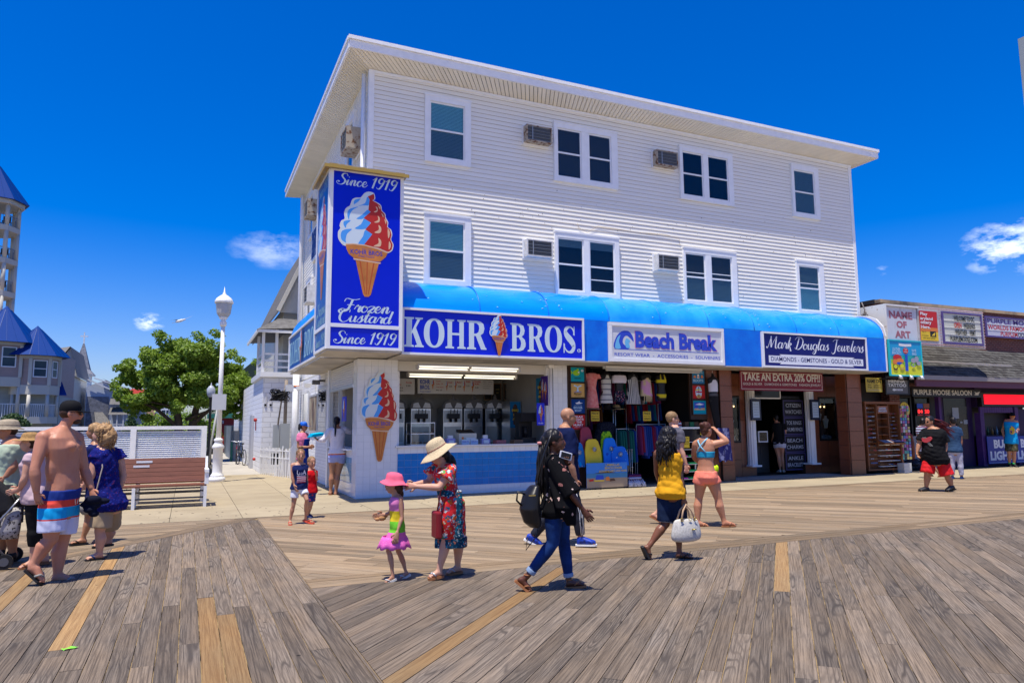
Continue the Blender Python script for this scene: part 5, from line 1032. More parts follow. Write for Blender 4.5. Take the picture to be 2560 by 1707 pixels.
door_frame=MB();door_frame.box(16.20,16.26,17.42,17.5,0,2.5);door_frame.box(18.22,18.28,17.42,17.5,0,2.5);door_frame.box(16.261,18.219,17.42,17.5,2.42,2.5);P(door_frame,'door_frame',BLK)
mb=MB();mb.box(16.20,17.3,17.30,17.36,2.44,2.72);P(mb,'transom',mat('dark_glass',(.02,.02,.025),.1));mb=MB();mb.box(16.18,17.32,17.28,17.37,2.40,2.438);mb.box(17.302,17.33,17.28,17.37,2.44,2.74);P(mb,'transom_frame',TRIM)
t=thing('sign_stack','tall black board with four lilac-edged panels listing jewellery in the doorway','sign',(0,0,0));f=front(17.40)
mb=MB();sheet(mb,f,17.50,18.42,.12,2.40,0,0,.04);mb.build('board',mat('board_black',(.008,.008,.012),.4),t)
LIL=mat('lilac_edge',(.10,.08,.30),.5);GRY=mat('grey_letters',(.42,.44,.48),.5)
for k,(a,b)in enumerate((('CITIZEN','WATCHES'),('TOE RINGS','THUMB RINGS'),('BEACH','CHARMS'),('ANKLE','BRACELETS'))):
 z1=2.36-k*.565;l=MB();frame_bars(l,f,17.54,18.38,z1-.53,z1,.014,.004,.003);l.build('panel_edge',LIL,t);l=MB();text(l,f,a,17.64,18.28,z1-.22,z1-.10,.003,bold=.01);text(l,f,b,17.60,18.32,z1-.43,z1-.31,.003,bold=.01);l.build('lettering',GRY,t)
SGR=mat('sign_red',(.20,.008,.02),.4)
t=poster(14.52,17.80,2.58,3.15,16.0,SGR,'dark red TAKE AN EXTRA 20% OFF!! banner over the jeweller doorway',[('t','TAKE AN EXTRA 20% OFF!!',.035,.965,.50,.92,mat('cream_letters',(.62,.58,.50),.5),.03),('t','GOLD & SILVER   DIAMONDS & GEMSTONES   FASHION JEWELRY',.03,.97,.24,.40,mat('cream_letters',(.62,.58,.50),.5),.01)],'sign','sale_sign')
mb=MB();frame_bars(mb,front(16.0),14.56,17.76,2.62,3.11,.012,.004,.003);mb.build('border',mat('cream_letters',(.62,.58,.50),.5),t)
def vitrine(x0,x1,label,busts):
 t=thing('display_window',label,'shop window',(0,0,0));f=front(17.30)
 b=MB();frame_bars(b,f,x0,x1,1.05,2.47,.05,.03,.06);b.build('frame',BLK,t)
 b=MB();b.box(x0+.03,x1-.03,17.72,17.75,1.05,2.47);b.box(x0+.03,x1-.03,17.31,17.72,1.06,1.08);b.build('lining',mat('vitrine_brown',(.22,.13,.10),.7),t)
 b=MB();sheet(b,f,x0+.05,x1-.05,1.10,2.42,.0,0,.004);b.build('pane',PANE,t)
 for(bx_,bz,s_)in busts:
  g=MB();g.prism([(bx_-.05*s_,bz),(bx_+.05*s_,bz),(bx_+.07*s_,bz+.16*s_),(bx_+.12*s_,bz+.28*s_),(bx_+.03*s_,bz+.34*s_),(bx_+.025*s_,bz+.42*s_),(bx_-.025*s_,bz+.42*s_),(bx_-.03*s_,bz+.34*s_),(bx_-.12*s_,bz+.28*s_),(bx_-.07*s_,bz+.16*s_)],'y',17.50,17.56);o=g.build('necklace_bust',mat('bust_cream',(.66,.62,.56),.6),t)
 for k in range(3 if x1-x0>.5 else 2):
  lx=x0+.14+.18*k;g=MB();g.lathe([(.02,.1),(.045,.0)],(lx,17.5,2.18),10);g.build('spotlight',WH,t);g=MB();g.sphere((lx,17.5,2.16),.02,8,5);g.build('bulb',mat('bulb_warm',(.9,.6,.3),.5,emit=(1,.62,.25),estr=6),t)
 g=MB();rj=random.Random(int(x0*10))
 for k in range(16):q=rj.uniform(x0+.1,x1-.1);g.box(q-.03,q+.03,17.38+rj.uniform(0,.2),17.43+rj.uniform(.0,.2),1.081,1.12+rj.uniform(0,.12))
 tag(g.build('jewel_boxes',mat('jewel_box',(.45,.42,.42),.4,var=.6,vscale=12),t),kind='stuff')
vitrine(18.96,19.75,'lit jewellery window with busts right of the doorway',[(19.20,1.60,1.1),(19.52,1.45,1.0)]);vitrine(15.25,15.61,'narrow jewellery window with one bust left of the doorway',[(15.45,1.45,1.0)])
bx2=thing('ring_case','small white-framed jewellery case just inside the doorway','display case',(16.95,17.75,1.02));mb=MB();mb.box(-.2,.2,-.01,.03,0,.36);mb.build('frame',WH,bx2);mb=MB();mb.box(-.16,.16,-.016,-.011,.04,.32);mb.build('tray',mat('ringtray',(.16,.12,.06),.5,var=.8,vscale=25),bx2)
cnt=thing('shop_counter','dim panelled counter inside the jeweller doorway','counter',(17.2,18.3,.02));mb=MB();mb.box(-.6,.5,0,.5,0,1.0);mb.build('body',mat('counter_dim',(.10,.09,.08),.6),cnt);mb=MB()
for k in range(3):mb.box(-.55+.36*k,-.25+.36*k,-.012,-.001,.12,.85)
mb.build('panels',mat('counter_dim2',(.13,.12,.11),.6),cnt)
# ================================================================ NEIGHBOUR ON THE RIGHT
def brickmat(name,c1,c2,mortar,bump=.3,scale=1.0,rot=False):
 m=bpy.data.materials.new(name);m.use_nodes=True;MATS[name]=m;nt=m.node_tree;p=nt.nodes['Principled BSDF'];p.inputs['Roughness'].default_value=.85
 g=N(nt,'ShaderNodeNewGeometry');sx=N(nt,'ShaderNodeSeparateXYZ');nt.links.new(g.outputs['Position'],sx.inputs[0]);ad=N(nt,'ShaderNodeMath',operation='ADD');nt.links.new(sx.outputs[0],ad.inputs[0]);nt.links.new(sx.outputs[1],ad.inputs[1])
 cb=N(nt,'ShaderNodeCombineXYZ');nt.links.new(ad.outputs[0],cb.inputs[0]);nt.links.new(sx.outputs[2],cb.inputs[1])
 b=N(nt,'ShaderNodeTexBrick');b.inputs['Scale'].default_value=scale;b.inputs['Brick Width'].default_value=.215;b.inputs['Row Height'].default_value=.075;b.inputs['Mortar Size'].default_value=.007
 b.inputs['Color1'].default_value=(*c1,1);b.inputs['Color2'].default_value=(*c2,1);b.inputs['Mortar'].default_value=(*mortar,1);nt.links.new(cb.outputs[0],b.inputs['Vector']);nt.links.new(b.outputs[0],p.inputs['Base Color'])
 bp=N(nt,'ShaderNodeBump');bp.invert=True;bp.inputs['Strength'].default_value=bump;bp.inputs['Distance'].default_value=.01;nt.links.new(b.outputs['Fac'],bp.inputs['Height']);nt.links.new(bp.outputs[0],p.inputs['Normal']);return m
BRK=brickmat('brick_red',(.16,.035,.022),(.10,.02,.015),(.22,.15,.12));PBRK=brickmat('brick_painted_white',(.78,.78,.77),(.72,.72,.72),(.60,.60,.60),.8,.8)
PURP=mat('purple_paint',(.085,.03,.16),.6,var=.25,vscale=4);PURD=mat('purple_dark',(.022,.008,.05),.6)
sal=thing('saloon_building','low brick saloon building with shingled canopy right of the clapboard building','building',(0,0,0))
Q=lambda mb,n,m:mb.build(n,m,sal)
mb=MB();mb.box(21.85,45,17.0,30,2.9,5.78);mb.box(20.35,22.1,17.5,30,0,5.2);Q(mb,'brick_wall',BRK)
mb=MB();mb.box(22.1,22.6,17.06,17.4,0,2.9);Q(mb,'brick_pier',BRK)
for k in range(5):mb=MB();mb.box(21.80+k*4.7,21.80+(k+1)*4.7-.02,16.93,17.15,5.78,5.90);Q(mb,'coping',mat('coping_tan',(.50,.36,.20),.5,var=1,vscale=.6,col2=(.13,.10,.07),sharp=(.45,.6)))
mb=MB();mb.box(21.78,21.95,17.16,24,5.78,5.92);Q(mb,'coping',mat('coping_dark',(.10,.08,.06),.6))
# pent roof of shingles
SHG=mat('shingle_grey',(.12,.115,.105),.9,var=.5,vscale=9,bump=.5,bscale=40);SHG2=mat('shingle_dark',(.075,.07,.065),.9,var=.4,vscale=9)
mb=MB();rs=random.Random(9);y0,z0,y1,z1=15.72,3.16,16.97,4.28;nrow=11
for i in range(nrow):
 t0,t1=i/nrow,(i+1)/nrow+.02;x=21.75-rs.uniform(0,.2)
 while x<44:
  w=rs.uniform(.14,.34);h=rs.uniform(0,.012);a,b=x,x+w-.008
  P0=lambda t,o:(y0+(y1-y0)*t-o*.66,z0+(z1-z0)*t+o*.74);q0=P0(t0-rs.uniform(0,.012),.02+h);q1=P0(t1,.006);r0=P0(t0,.0)
  mb.add([(a,q0[0],q0[1]),(b,q0[0],q0[1]),(b,q1[0],q1[1]),(a,q1[0],q1[1]),(a,r0[0],r0[1]),(b,r0[0],r0[1])],[(0,1,2,3),(4,5,1,0)],rs.choice((0,0,1)));x+=w
tag(mb.build('shingles',[SHG,SHG2],sal),kind='stuff')
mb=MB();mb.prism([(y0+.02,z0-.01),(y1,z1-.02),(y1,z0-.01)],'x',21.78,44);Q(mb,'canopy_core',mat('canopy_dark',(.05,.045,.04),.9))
mb=MB();mb.bar((22.2,16.27,3.70),(27.6,16.27,3.67),.05,.05);mb.bar((27.6,16.27,3.67),(28.0,16.27,3.58),.05,.05);mb.bar((28.0,16.27,3.58),(44,16.27,3.56),.05,.05);Q(mb,'conduit',mat('conduit_tan',(.48,.42,.36),.6))
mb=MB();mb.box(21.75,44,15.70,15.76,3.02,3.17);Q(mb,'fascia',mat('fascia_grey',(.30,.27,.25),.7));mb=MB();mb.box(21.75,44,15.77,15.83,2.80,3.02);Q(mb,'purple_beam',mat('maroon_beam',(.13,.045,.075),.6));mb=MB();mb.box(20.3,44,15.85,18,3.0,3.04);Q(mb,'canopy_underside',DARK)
# shopfront
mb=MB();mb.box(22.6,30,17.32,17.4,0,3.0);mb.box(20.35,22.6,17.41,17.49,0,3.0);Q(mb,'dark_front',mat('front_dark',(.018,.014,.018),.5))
mb=MB();mb.box(22.6,24.45,17.15,17.31,0,1.14);Q(mb,'stall_riser',mat('riser_grey',(.30,.30,.32),.6))
for a,b in((22.62,23.28),(23.55,24.30)):
 mb=MB();frame_bars(mb,front(17.2),a-.06,b+.06,1.14,2.55,.06,.03,.08);Q(mb,'window_frame',BLK);mb=MB();mb.box(a,b,17.22,17.225,1.2,2.49);Q(mb,'pane',glass('dark_pane',(.35,.38,.40),.02,1.2));mb=MB();mb.box(a,b,17.24,17.26,2.20,2.49);Q(mb,'roller_blind',mat('blind_grey',(.25,.28,.28),.7))
mb=MB();mb.box(24.56,24.68,17.0,17.15,0,2.8);Q(mb,'purple_post',PURP)
mb=MB();mb.box(24.95,26.75,17.25,17.31,.0,2.62);Q(mb,'door',PURD);mb=MB();mb.box(25.15,26.45,17.235,17.249,1.0,2.5);Q(mb,'door_glass',mat('door_black',(.008,.008,.012),.15))
mb=MB();mb.box(25.6,25.95,17.22,17.234,1.75,2.15);mb.box(26.2,26.42,17.22,17.234,1.55,1.70);mb.box(26.0,26.12,17.22,17.234,1.58,1.64);Q(mb,'door_notices',mat('notice_grey',(.30,.33,.36),.6))
for k in range(14):mb=MB();mb.box(26.82+k*.14+1.2*0,26.82+k*.14+.13,16.98,17.04,1.96,2.17);Q(mb,'purple_board',PURP)
mb=MB();mb.box(26.80,27.02,16.98,17.2,0,1.955);mb.box(28.9,29.1,16.98,17.2,0,2.17);Q(mb,'purple_post',PURP);mb=MB();mb.box(27.02,28.9,16.95,17.3,1.06,1.12);Q(mb,'bar_ledge',PURD)
mb=MB();mb.box(27.02,29,17.05,17.2,0,1.05);mb.box(26.8,34,17.1,17.31,2.17,3.0);mb.box(29.1,34,17.05,17.2,0,2.1);Q(mb,'bar_wall',PURD)
# bar reflections: a few pale bottles inside
for k in range(5):
 t=thing('bar_bottle','bottle on the bar behind the purple opening','bottle',(27.35+.27*k,17.26,1.12),0,'bottles in the bar opening');mb=MB();mb.lathe([(.04,0),(.04,.18),(.015,.25),(.015,.32),(.001,.33)],(0,0,0),8);mb.build('glass_body',mat('bottle_%d'%(k%3),[(.10,.20,.30),(.03,.10,.05),(.25,.15,.05)][k%3],.2),t)
def sgn(*a,**k):return poster(*a,cat='sign',name='sign_board',**k)
WORN=mat('sign_worn',(.62,.63,.66),.6,var=1,vscale=1.8,col2=(.38,.37,.37),stretch=(3,1,.5),sharp=(.55,.8));PNK=mat('faded_pink',(.50,.17,.20),.6,var=.4,vscale=14)
ab=thing('box_sign','worn white box sign reading NAME OF ART in faded pink','sign',(0,0,0))
mb=MB();mb.box(20.18,21.66,15.54,17.3,4.24,5.34);mb.build('box',mat('box_white',(.62,.66,.72),.6),ab);mb=MB();mb.box(20.14,21.70,15.46,17.3,5.341,5.40);mb.box(20.14,20.17,15.46,17.3,4.24,5.34);mb.build('rim',RUST if False else mat('rim_rust',(.72,.70,.66),.6,var=1,vscale=7,col2=(.35,.20,.10),sharp=(.62,.70)),ab)
mb=MB();sheet(mb,front(15.52),20.2,21.64,4.25,5.33,0,0,.015);mb.build('panel',WORN,ab)
l=MB();f=front(15.52);text(l,f,'NAME',20.34,21.44,4.95,5.20,.003,bold=.05);text(l,f,'OF',20.66,21.15,4.65,4.88,.003,bold=.05);text(l,f,'ART',20.56,21.30,4.32,4.56,.003,bold=.05);l.build('lettering',PNK,ab)
mb=MB();mb.prism([(16.2,4.3),(15.2,4.3),(15.28,4.62),(15.5,4.88),(15.85,5.03),(16.2,5.08)][::-1],'x',19.70,19.76);o=mb.build('awning_end_rim',mat('rim_rust',(.7,.7,.7),.6),aw)
t=sgn(20.10,21.56,3.12,4.20,15.40,mat('grad_green',(.02,.42,.36),.4),'bright cyan-to-yellow jewellery picture sign under the NAME OF ART box',[('p',[(0,.55),(1,.60),(1,1),(0,1)],mat('sky_print',(.01,.33,.60),.4)),('p',[(0,0),(1,0),(1,.30),(.5,.26),(0,.34)],mat('lemon_print',(.72,.72,.02),.4)),('p',[(0,.34),(.5,.26),(1,.30),(1,.42),(.5,.38),(0,.46)],mat('lime2_print',(.30,.60,.06),.4)),
('p',[(.30,.86),(.5,.84),(.7,.86),(.7,.94),(.5,.92),(.3,.94)],WHT),('t','LEATHER',.09,.34,.70,.80,PB,.02),('t','BRACELETS',.07,.36,.60,.69,PB,.02),('e',.5,.72,.085,.09,RED),('t','THE',.46,.54,.74,.78,WHT),('t','ORIGINAL',.44,.56,.67,.71,WHT),('t','NAME',.70,.84,.70,.78,PB,.02),('t','RINGS',.70,.84,.60,.68,PB,.02),
('e',.22,.50,.14,.10,RED),('e',.30,.42,.12,.07,ORG),('e',.15,.38,.09,.08,ORG),('e',.27,.34,.09,.04,BLU),('e',.14,.22,.07,.09,BRN),('e',.14,.24,.055,.06,mat('lemon_print',(.7,.7,.02),.4)),('e',.34,.24,.07,.09,SAND),('e',.34,.26,.055,.06,mat('lemon_print',(.7,.7,.02),.4)),('p',[(.44,.12),(.54,.12),(.54,.60),(.46,.60)],BLU),('e',.72,.44,.09,.07,mat('grey_print',(.35,.33,.40),.4)),('e',.82,.48,.07,.09,mat('grey_print',(.35,.33,.40),.4)),('e',.88,.36,.07,.06,mat('grey_print',(.35,.33,.40),.4)),('e',.70,.30,.06,.06,mat('grey_print',(.35,.33,.40),.4)),('e',.70,.31,.04,.04,LIME)])
mb=MB();frame_bars(mb,front(15.40),20.06,21.60,3.08,4.24,.04,.02,.06);mb.build('frame',mat('cyan_frame',(.02,.50,.60),.4),t)
for k in range(3):
 t=thing('flood_lamp',['small silver flood lamp under the picture sign, left','small silver flood lamp under the picture sign, middle','small silver flood lamp under the picture sign, right'][k],'lamp',(20.4+.5*k,15.3,2.98));mb=MB();mb.lathe([(.0,0.001),(.07,.0),(.05,.09),(.02,.12)],(0,0,0),10);mb.tube([(0,0,.1),(0,.1,.13)],.012,6);mb.build('lamp_body',ALU,t)
 # lottery + marquee
t=sgn(21.72,22.58,4.29,5.27,15.46,RED,'red and yellow lottery poster beside the bulb-lined message board',[('p',[(0,0),(1,0),(1,.36),(0,.36)],YEL),('p',[(0,.30),(1,.30),(1,.44),(0,.44)],ORG),('t','Play',.04,.45,.82,.95,WHT,.03),('t','aryland',.02,.74,.66,.80,WHT,.03),('t','ottery',.02,.64,.52,.66,WHT,.03),('t','Here.',.02,.56,.40,.51,WHT,.03),('p',[(.52,.14),(.86,.14),(.86,.32),(.52,.32)],INK),('p',[(.60,.17),(.78,.17),(.82,.29),(.70,.24)],YEL),('t','Pick 4',.05,.28,.27,.31,INK),('t','t Games',.04,.42,.14,.19,INK),('t','on and play.',.10,.80,.04,.10,INK)])
t=thing('marquee','bulb-edged message board reading WELCOME TO OC OPEN WEEKENDS','sign',(0,0,0));f=front(15.50)
mb=MB();sheet(mb,f,21.68,25.06,4.12,5.42,.0,0,.3);mb.build('cabinet',mat('cabinet_white',(.60,.60,.60),.5,var=.3,vscale=6),t)
mb=MB();frame_bars(mb,f,22.84,24.92,4.22,5.32,.065,.05,.05);mb.build('purple_frame',mat('purple_frame',(.13,.09,.28),.5,var=.4,vscale=18),t)
mb=MB();sheet(mb,f,22.90,24.86,4.28,5.26,.02,0,.019);mb.build('panel',mat('panel_cream',(.60,.60,.50),.5),t)
mb=MB()
for k in range(4):sheet(mb,f,22.91,24.85,4.31+.235*k,4.325+.235*k,.034,0,.012)
mb.build('letter_rails',WH,t)
for k,row in enumerate(([('WELCOME TO OC',.27,.82,0)],[('OPEN',.27,.46,1),('WEEKENDS',.52,.83,0)],[('WEATHER',.28,.60,0),('PRMT',.68,.83,0)],[('PURPLEMOOSE.COM',.14,.86,0)])):
 for s_,a,b,c in row:
  l=MB();text(l,f,s_,22.9+1.96*a,22.9+1.96*b,5.02-.235*k,5.20-.235*k,.048,bold=.03);l.build('lettering',RED if c else INK,t)
mb=MB()
for k in range(42):
 x=21.74+3.26*k/41
 for z_ in(5.37,4.17):mb.sphere((x,15.46,z_),.022,6,4)
for k in range(11):
 z_=4.27+k*.1
 for x in(22.72,25.0):mb.sphere((x,15.46,z_),.022,6,4)
tag(mb.build('bulbs',mat('bulb_rose',(.45,.25,.25),.3),t),kind='stuff')
t=thing('purple_board_sign','purple-framed PURPLE MOOSE message board on the brick wall','sign',(0,0,0));f=front(16.90)
mb=MB();frame_bars(mb,f,27.42,31.4,4.82,5.62,.06,.04,.06);mb.build('frame',mat('purple_frame',(.1,.05,.2),.5),t);mb=MB();sheet(mb,f,27.46,31.36,4.86,5.58,.01,0,.02);mb.build('panel',mat('panel_lilac',(.56,.56,.62),.5),t)
l=MB();text(l,f,'PURPLE MOOSE',27.55,30.6,5.36,5.55,.013,bold=.03);l.build('lettering',mat('purple_ink',(.10,.04,.22),.5),t)
l=MB();text(l,f,'WORLDS FAMOOSE BAR',27.55,30.9,5.12,5.30,.013,bold=.02);text(l,f,'PURPLEM',28.30,29.35,4.89,5.07,.013,bold=.02);l.build('lettering',RED,t)
l=MB();text(l,f,'OOSE.COM',29.38,30.6,4.89,5.07,.013,bold=.02);l.build('lettering',INK,t);mb=MB();sheet(mb,f,27.5,31.3,5.325,5.345,.02,0,.01);sheet(mb,f,27.5,31.3,5.085,5.10,.02,0,.01);mb.build('letter_rails',WH,t)
sgn(19.68,20.42,2.60,3.06,16.0,mat('mustard',(.50,.38,.06),.5),'mustard NAME ON rice leather rings bracelets card',[('t','NAME ON',.08,.92,.62,.88,INK,.03),('t','Rice    Leather',.12,.86,.44,.54,INK,.01),('t','Rings   Bracelets',.10,.92,.26,.38,INK,.01),('t','free engraving',.1,.9,.1,.18,mat('grey_print',(.3,.3,.3),.5),.01,.3)])
t=sgn(20.50,21.54,2.56,3.10,15.92,mat('slate_sign',(.13,.125,.12),.6),'dark grey HENNA TATTOO sign with arrow pointing left',[('t','HENNA',.12,.88,.64,.84,WHT,.03),('t','TATTOO',.08,.92,.40,.60,WHT,.03),('p',[(.26,.22),(.36,.32),(.36,.27),(.74,.27),(.74,.17),(.36,.17),(.36,.12)],WHT),('t','THIS WAY',.42,.70,.19,.25,INK,.01)]);mb=MB();frame_bars(mb,front(15.92),20.46,21.58,2.52,3.14,.04,.02,.04);mb.build('frame',BLK,t)
sgn(22.45,26.1,2.50,2.78,16.45,mat('board_black',(.008,.008,.012),.4),'black PURPLE MOOSE SALOON header board with cream letters',[('t','PURPLE MOOSE SALOON',-.02+.04,.86,.22,.86,mat('cream_letters',(.6,.58,.5),.5),.03),('p',[(.90,.3),(.96,.25),(.97,.5),(.99,.75),(.94,.6),(.90,.7),(.92,.5)],mat('cream_letters',(.6,.58,.5),.5))])
t=thing('sun_disc','yellow sun-face disc in the saloon window','ornament',(22.90,17.12,2.06));f=Face((22.90,17.12,2.06),(1,0,0),(0,0,1));mb=MB();shape(mb,f,[_ell(0,0,.26,.27,28)],0,0,.01);mb.build('disc',mat('sun_yellow',(.72,.55,.06),.5),t).location=(-22.90,-17.12,-2.06)
mb=MB()
for k in range(12):
 a=2*math.pi*k/12;shape(mb,f,[[(.13*math.cos(a-.2),.13*math.sin(a-.2)),(.235*math.cos(a),.235*math.sin(a)),(.13*math.cos(a+.2),.13*math.sin(a+.2))]],.004)
shape(mb,f,[_ell(0,0,.12,.12,20)],.003);mb.build('rays',mat('sun_red',(.30,.06,.02),.5),t).location=(-22.90,-17.12,-2.06)
t=sgn(23.54,24.22,1.85,2.30,17.12,mat('front_dark',(.02,.02,.02),.5),'red digital display reading 84 and 50 in the saloon window',[('t','84',.06,.42,.20,.50,mat('led_red',(.8,.02,.02),.4,emit=(1,.02,.02),estr=2.0),.01),('t','50',.60,.94,.20,.50,mat('led_red',(.8,.02,.02),.4),.01),('p',[(.02,.62),(.46,.62),(.46,.96),(.02,.96)],BLU),('p',[(.52,.62),(.98,.62),(.98,.96),(.52,.96)],mat('brick_print',(.30,.08,.04),.5)),('p',[(.02,.02),(.40,.02),(.40,.12),(.02,.12)],RED),('p',[(.6,.02),(.98,.02),(.98,.12),(.6,.12)],RED)])
t=thing('led_display','bright red LED display panel above the bar opening','sign',(0,0,0));mb=MB();mb.box(26.86,30.4,16.92,17.08,2.20,2.72);mb.build('case',BLK,t);mb=MB();mb.box(27.0,30.3,16.905,16.918,2.28,2.64);mb.build('screen',mat('led_panel',(.6,.0,.0),.4,emit=(1,.0,.015),estr=1.0),t)
for k,lb in enumerate(('blue BUD LIGHT banner behind the man in the turquoise vest','blue BUD LIGHT banner at the right edge')):
 x0=26.95+1.62*k;t=sgn(x0,x0+1.56,.08,1.08,16.90,mat('banner_blue',(.005,.03,.30),.4),lb,[('p',[(.02,.03),(.98,.03),(.98,.045),(.02,.045)],PB),('t','BUD',.24,.84,.56,.88,WL,.05),('t','LIGHT',.08,.96,.12,.46,WL,.05)])
 # racks of sunglasses
WD=mat('oak_rack',(.24,.085,.03),.55,var=.35,vscale=6,stretch=(8,8,1))
rk=thing('sunglasses_rack','tall wooden rack of sunglasses and bracelets beside the granite pillar','rack',(0,0,0));rx0,rx1,ry=19.80,21.32,16.25
mb=MB();mb.box(rx0-.05,rx0,ry-.10,ry+.5,.10,2.22);mb.box(rx1,rx1+.05,ry-.10,ry+.5,.10,2.22);mb.box(rx0-.08,rx1+.08,ry-.12,ry+.5,2.222,2.30);mb.box(rx0,rx1,ry+.2,ry+.24,.15,2.22);mb.box(20.30,20.34,ry-.06,ry+.19,.85,2.21);mb.box(20.84,20.88,ry-.06,ry+.19,.85,2.21);mb.box(rx0,rx1,ry-.08,ry+.19,.10,.15);mb.build('frame',WD,rk)
mb=MB()
for k in range(4):mb.box(20.342,20.838,ry-.04,ry+.19,1.22+.26*k,1.24+.26*k)
mb.build('shelf',WD,rk)
for a,s_ in((20.20,'CASES'),(20.90,'SALE')):
 pass
poster(20.36,20.82,1.92,2.16,ry-.07,mat('leather_card',(.35,.14,.07),.6),'brown LEATHER BRACELETS card at the top of the sunglasses rack',[('t','LEATHER',.15,.85,.55,.8,PB,.02),('t','BRACELETS',.1,.9,.2,.45,PB,.02)],'sign','price_card')
rg=random.Random(21)
GC=[(.03,.02,.02),(.14,.05,.02),(.02,.02,.03),(.20,.10,.05),(.05,.05,.07),(.28,.03,.05),(.03,.10,.30),(.30,.30,.32)]
for k in range(14):mb=MB();mb.box(rx0+.02,20.28,ry+.02,ry+.05,.30+.135*k-.01,.30+.135*k+.004);mb.build('rail',WD,rk)
gm=MB();cmi=[mat('glasses_%d'%i,c,.25)for i,c in enumerate(GC)]
def shades(x,z,y,s=.068):
 c=rg.randrange(len(GC));
 for q in(-1,1):gm.lathe([(.0001,0),(s*.5,.0)],(0,0,0),8)if False else gm.add([(x+q*s*.55+s*.45*math.cos(a),y,z+s*.33*math.sin(a))for a in[2*math.pi*j/8 for j in range(8)]],[tuple(range(8))[::1]],c)
 gm.box(x-s,x+s,y+.001,y+.008,z+s*.2,z+s*.34,c);gm.box(x-s-.004,x-s,y,y+.10,z,z+s*.3,c);gm.box(x+s,x+s+.004,y,y+.10,z,z+s*.3,c)
for k in range(14):
 for j in range(3):shades(rx0+.09+.15*j,.335+.135*k,ry-.02)
for k in range(5):
 for j in range(9):shades(20.40+.10*j,.28+.12*k,ry-.04,.045)
for k in range(9):
 for j in range(4):shades(20.94+.10*j,.95+.12*k,ry-.02,.045)
tag(gm.build('sunglasses',cmi,rk),kind='stuff')
mb=MB()
for k in range(5):mb.box(20.33,21.30,ry-.06,ry+.02,.21+.17*k,.235+.17*k)
mb.build('white_rail',mat('rail_white',(.55,.54,.50),.5),rk)
mb=MB()
for k in range(18):mb.add([(rx0+.03+.035*math.cos(a),ry-.045,.30+.06*k*1.6+.028*math.sin(a))for a in[2*math.pi*j/8 for j in range(8)]],[tuple(range(8))])
tag(mb.build('price_tags',WHT,rk),kind='stuff')
for x,c,lb in((20.42,(.35,.36,.40),'slanted tray of rings on the rack, left one'),(20.92,(.03,.04,.12),'slanted wooden tray of rings on the rack, right one')):
 t=thing('ring_tray',lb,'tray',(x,16.15,1.02),0);mb=MB();mb.box(-.2,.26,-.28,.0,0,.05);o=mb.build('tray_box',WD,t);o.rotation_euler=(.35,0,0);mb=MB();mb.box(-.17,.23,-.25,-.03,.051,.058);o=mb.build('ring_pad',mat('ringpad_%d'%int(x*100),c,.6,var=.6,vscale=60),t);o.rotation_euler=(.35,0,0)
cr2=thing('card_spinner','spinner of colourful trinket cards right of the sunglasses rack','rack',(21.55,16.35,0));mb=MB();mb.tube([(0,0,.0),(0,0,2.2)],.02,6);mb.box(-.2,.2,-.2,.2,0,.30);mb.build('stand',ALU,cr2)
mb=MB();cols=[(.55,.55,.55),(.45,.08,.15),(.10,.20,.50),(.55,.45,.15),(.10,.35,.30),(.35,.15,.40),(.03,.03,.04)]
for k in range(18):
 for j in range(4):x=-.20+.115*j;z_=.42+.098*k;mb.box(x,x+.085,-.20-.01*(j%2),-.19-.01*(j%2)+.012,z_,z_+.08,rg.randrange(7))
tag(mb.build('cards',[mat('card_%d'%i,c,.45)for i,c in enumerate(cols)],cr2),kind='stuff')
for k in range(3):mb=MB();mb.box(21.10-21.55,21.36-21.55,-.42,-.18,.0+.105*k,.10+.105*k);mb.build('box_drawer',mat('drawer_white',(.55,.54,.50),.5),cr2)
for k,x in enumerate((22.62,23.02)):
 t=thing('wrapped_umbrella',['red-brown rolled beach umbrella under the window, left','red-brown rolled beach umbrella under the window, right'][k],'umbrella',(x,16.75,.0),0);mb=MB();mb.lathe([(.02,.35),(.09,.42),(.10,.9),(.06,1.15),(.07,1.2),(.03,1.24)],(0,0,0),10);mb.build('canvas',mat('umb_brown',(.25,.06,.03),.6,var=.5,vscale=5),t)
bg_=thing('bag_heap','dark heap of folded beach chairs under the saloon window','bags',(22.7,16.9,0));mb=MB();
for k in range(9):mb.sphere((rg.uniform(-.5,.7),rg.uniform(-.2,.1),rg.uniform(.08,.3)),(rg.uniform(.1,.22),.14,rg.uniform(.08,.14)),9,6)
mb.build('bags',mat('bag_dark',(.015,.015,.02),.7,var=.8,vscale=15,col2=(.06,.06,.09)),bg_)
# cable bundle at the corner of the clapboard building
t=thing('cable_bundle','tangled cables at the lower right corner of the clapboard wall','cables',(19.98,16.2,5.0));mb=MB();
for k in range(7):mb.tube([(rg.uniform(-.1,.1),-.05,.0),(rg.uniform(-.2,.2),-.1,rg.uniform(.05,.25)),(rg.uniform(.05,.5),-.08,rg.uniform(-.1,.1))],.012,5)
mb.tube([(0.02,0,0),(0.12,0,.3),(.02,.02,.55)],.02,6);mb.build('cables',mat('cable_grey',(.20,.17,.15),.6),t)
tw=thing('tower_block','pale grey high-rise cut by the right edge of the picture','building',(0,0,0));mb=MB();mb.box(83.2,110,30,45,28.4,44.3);mb.build('upper_wall',mat('tower_grey',(.30,.33,.33),.7),tw);mb=MB();mb.box(83.5,110,30.3,45,0,28.4);mb.build('lower_wall',WH,tw)
mb=MB()
for k in range(6):
 for j in range(8):mb.box(85+3*j,87+3*j,29.96,30,29.6+2.4*k,31.2+2.4*k)
mb.build('windows',mat('tower_glass',(.05,.07,.10),.1),tw)
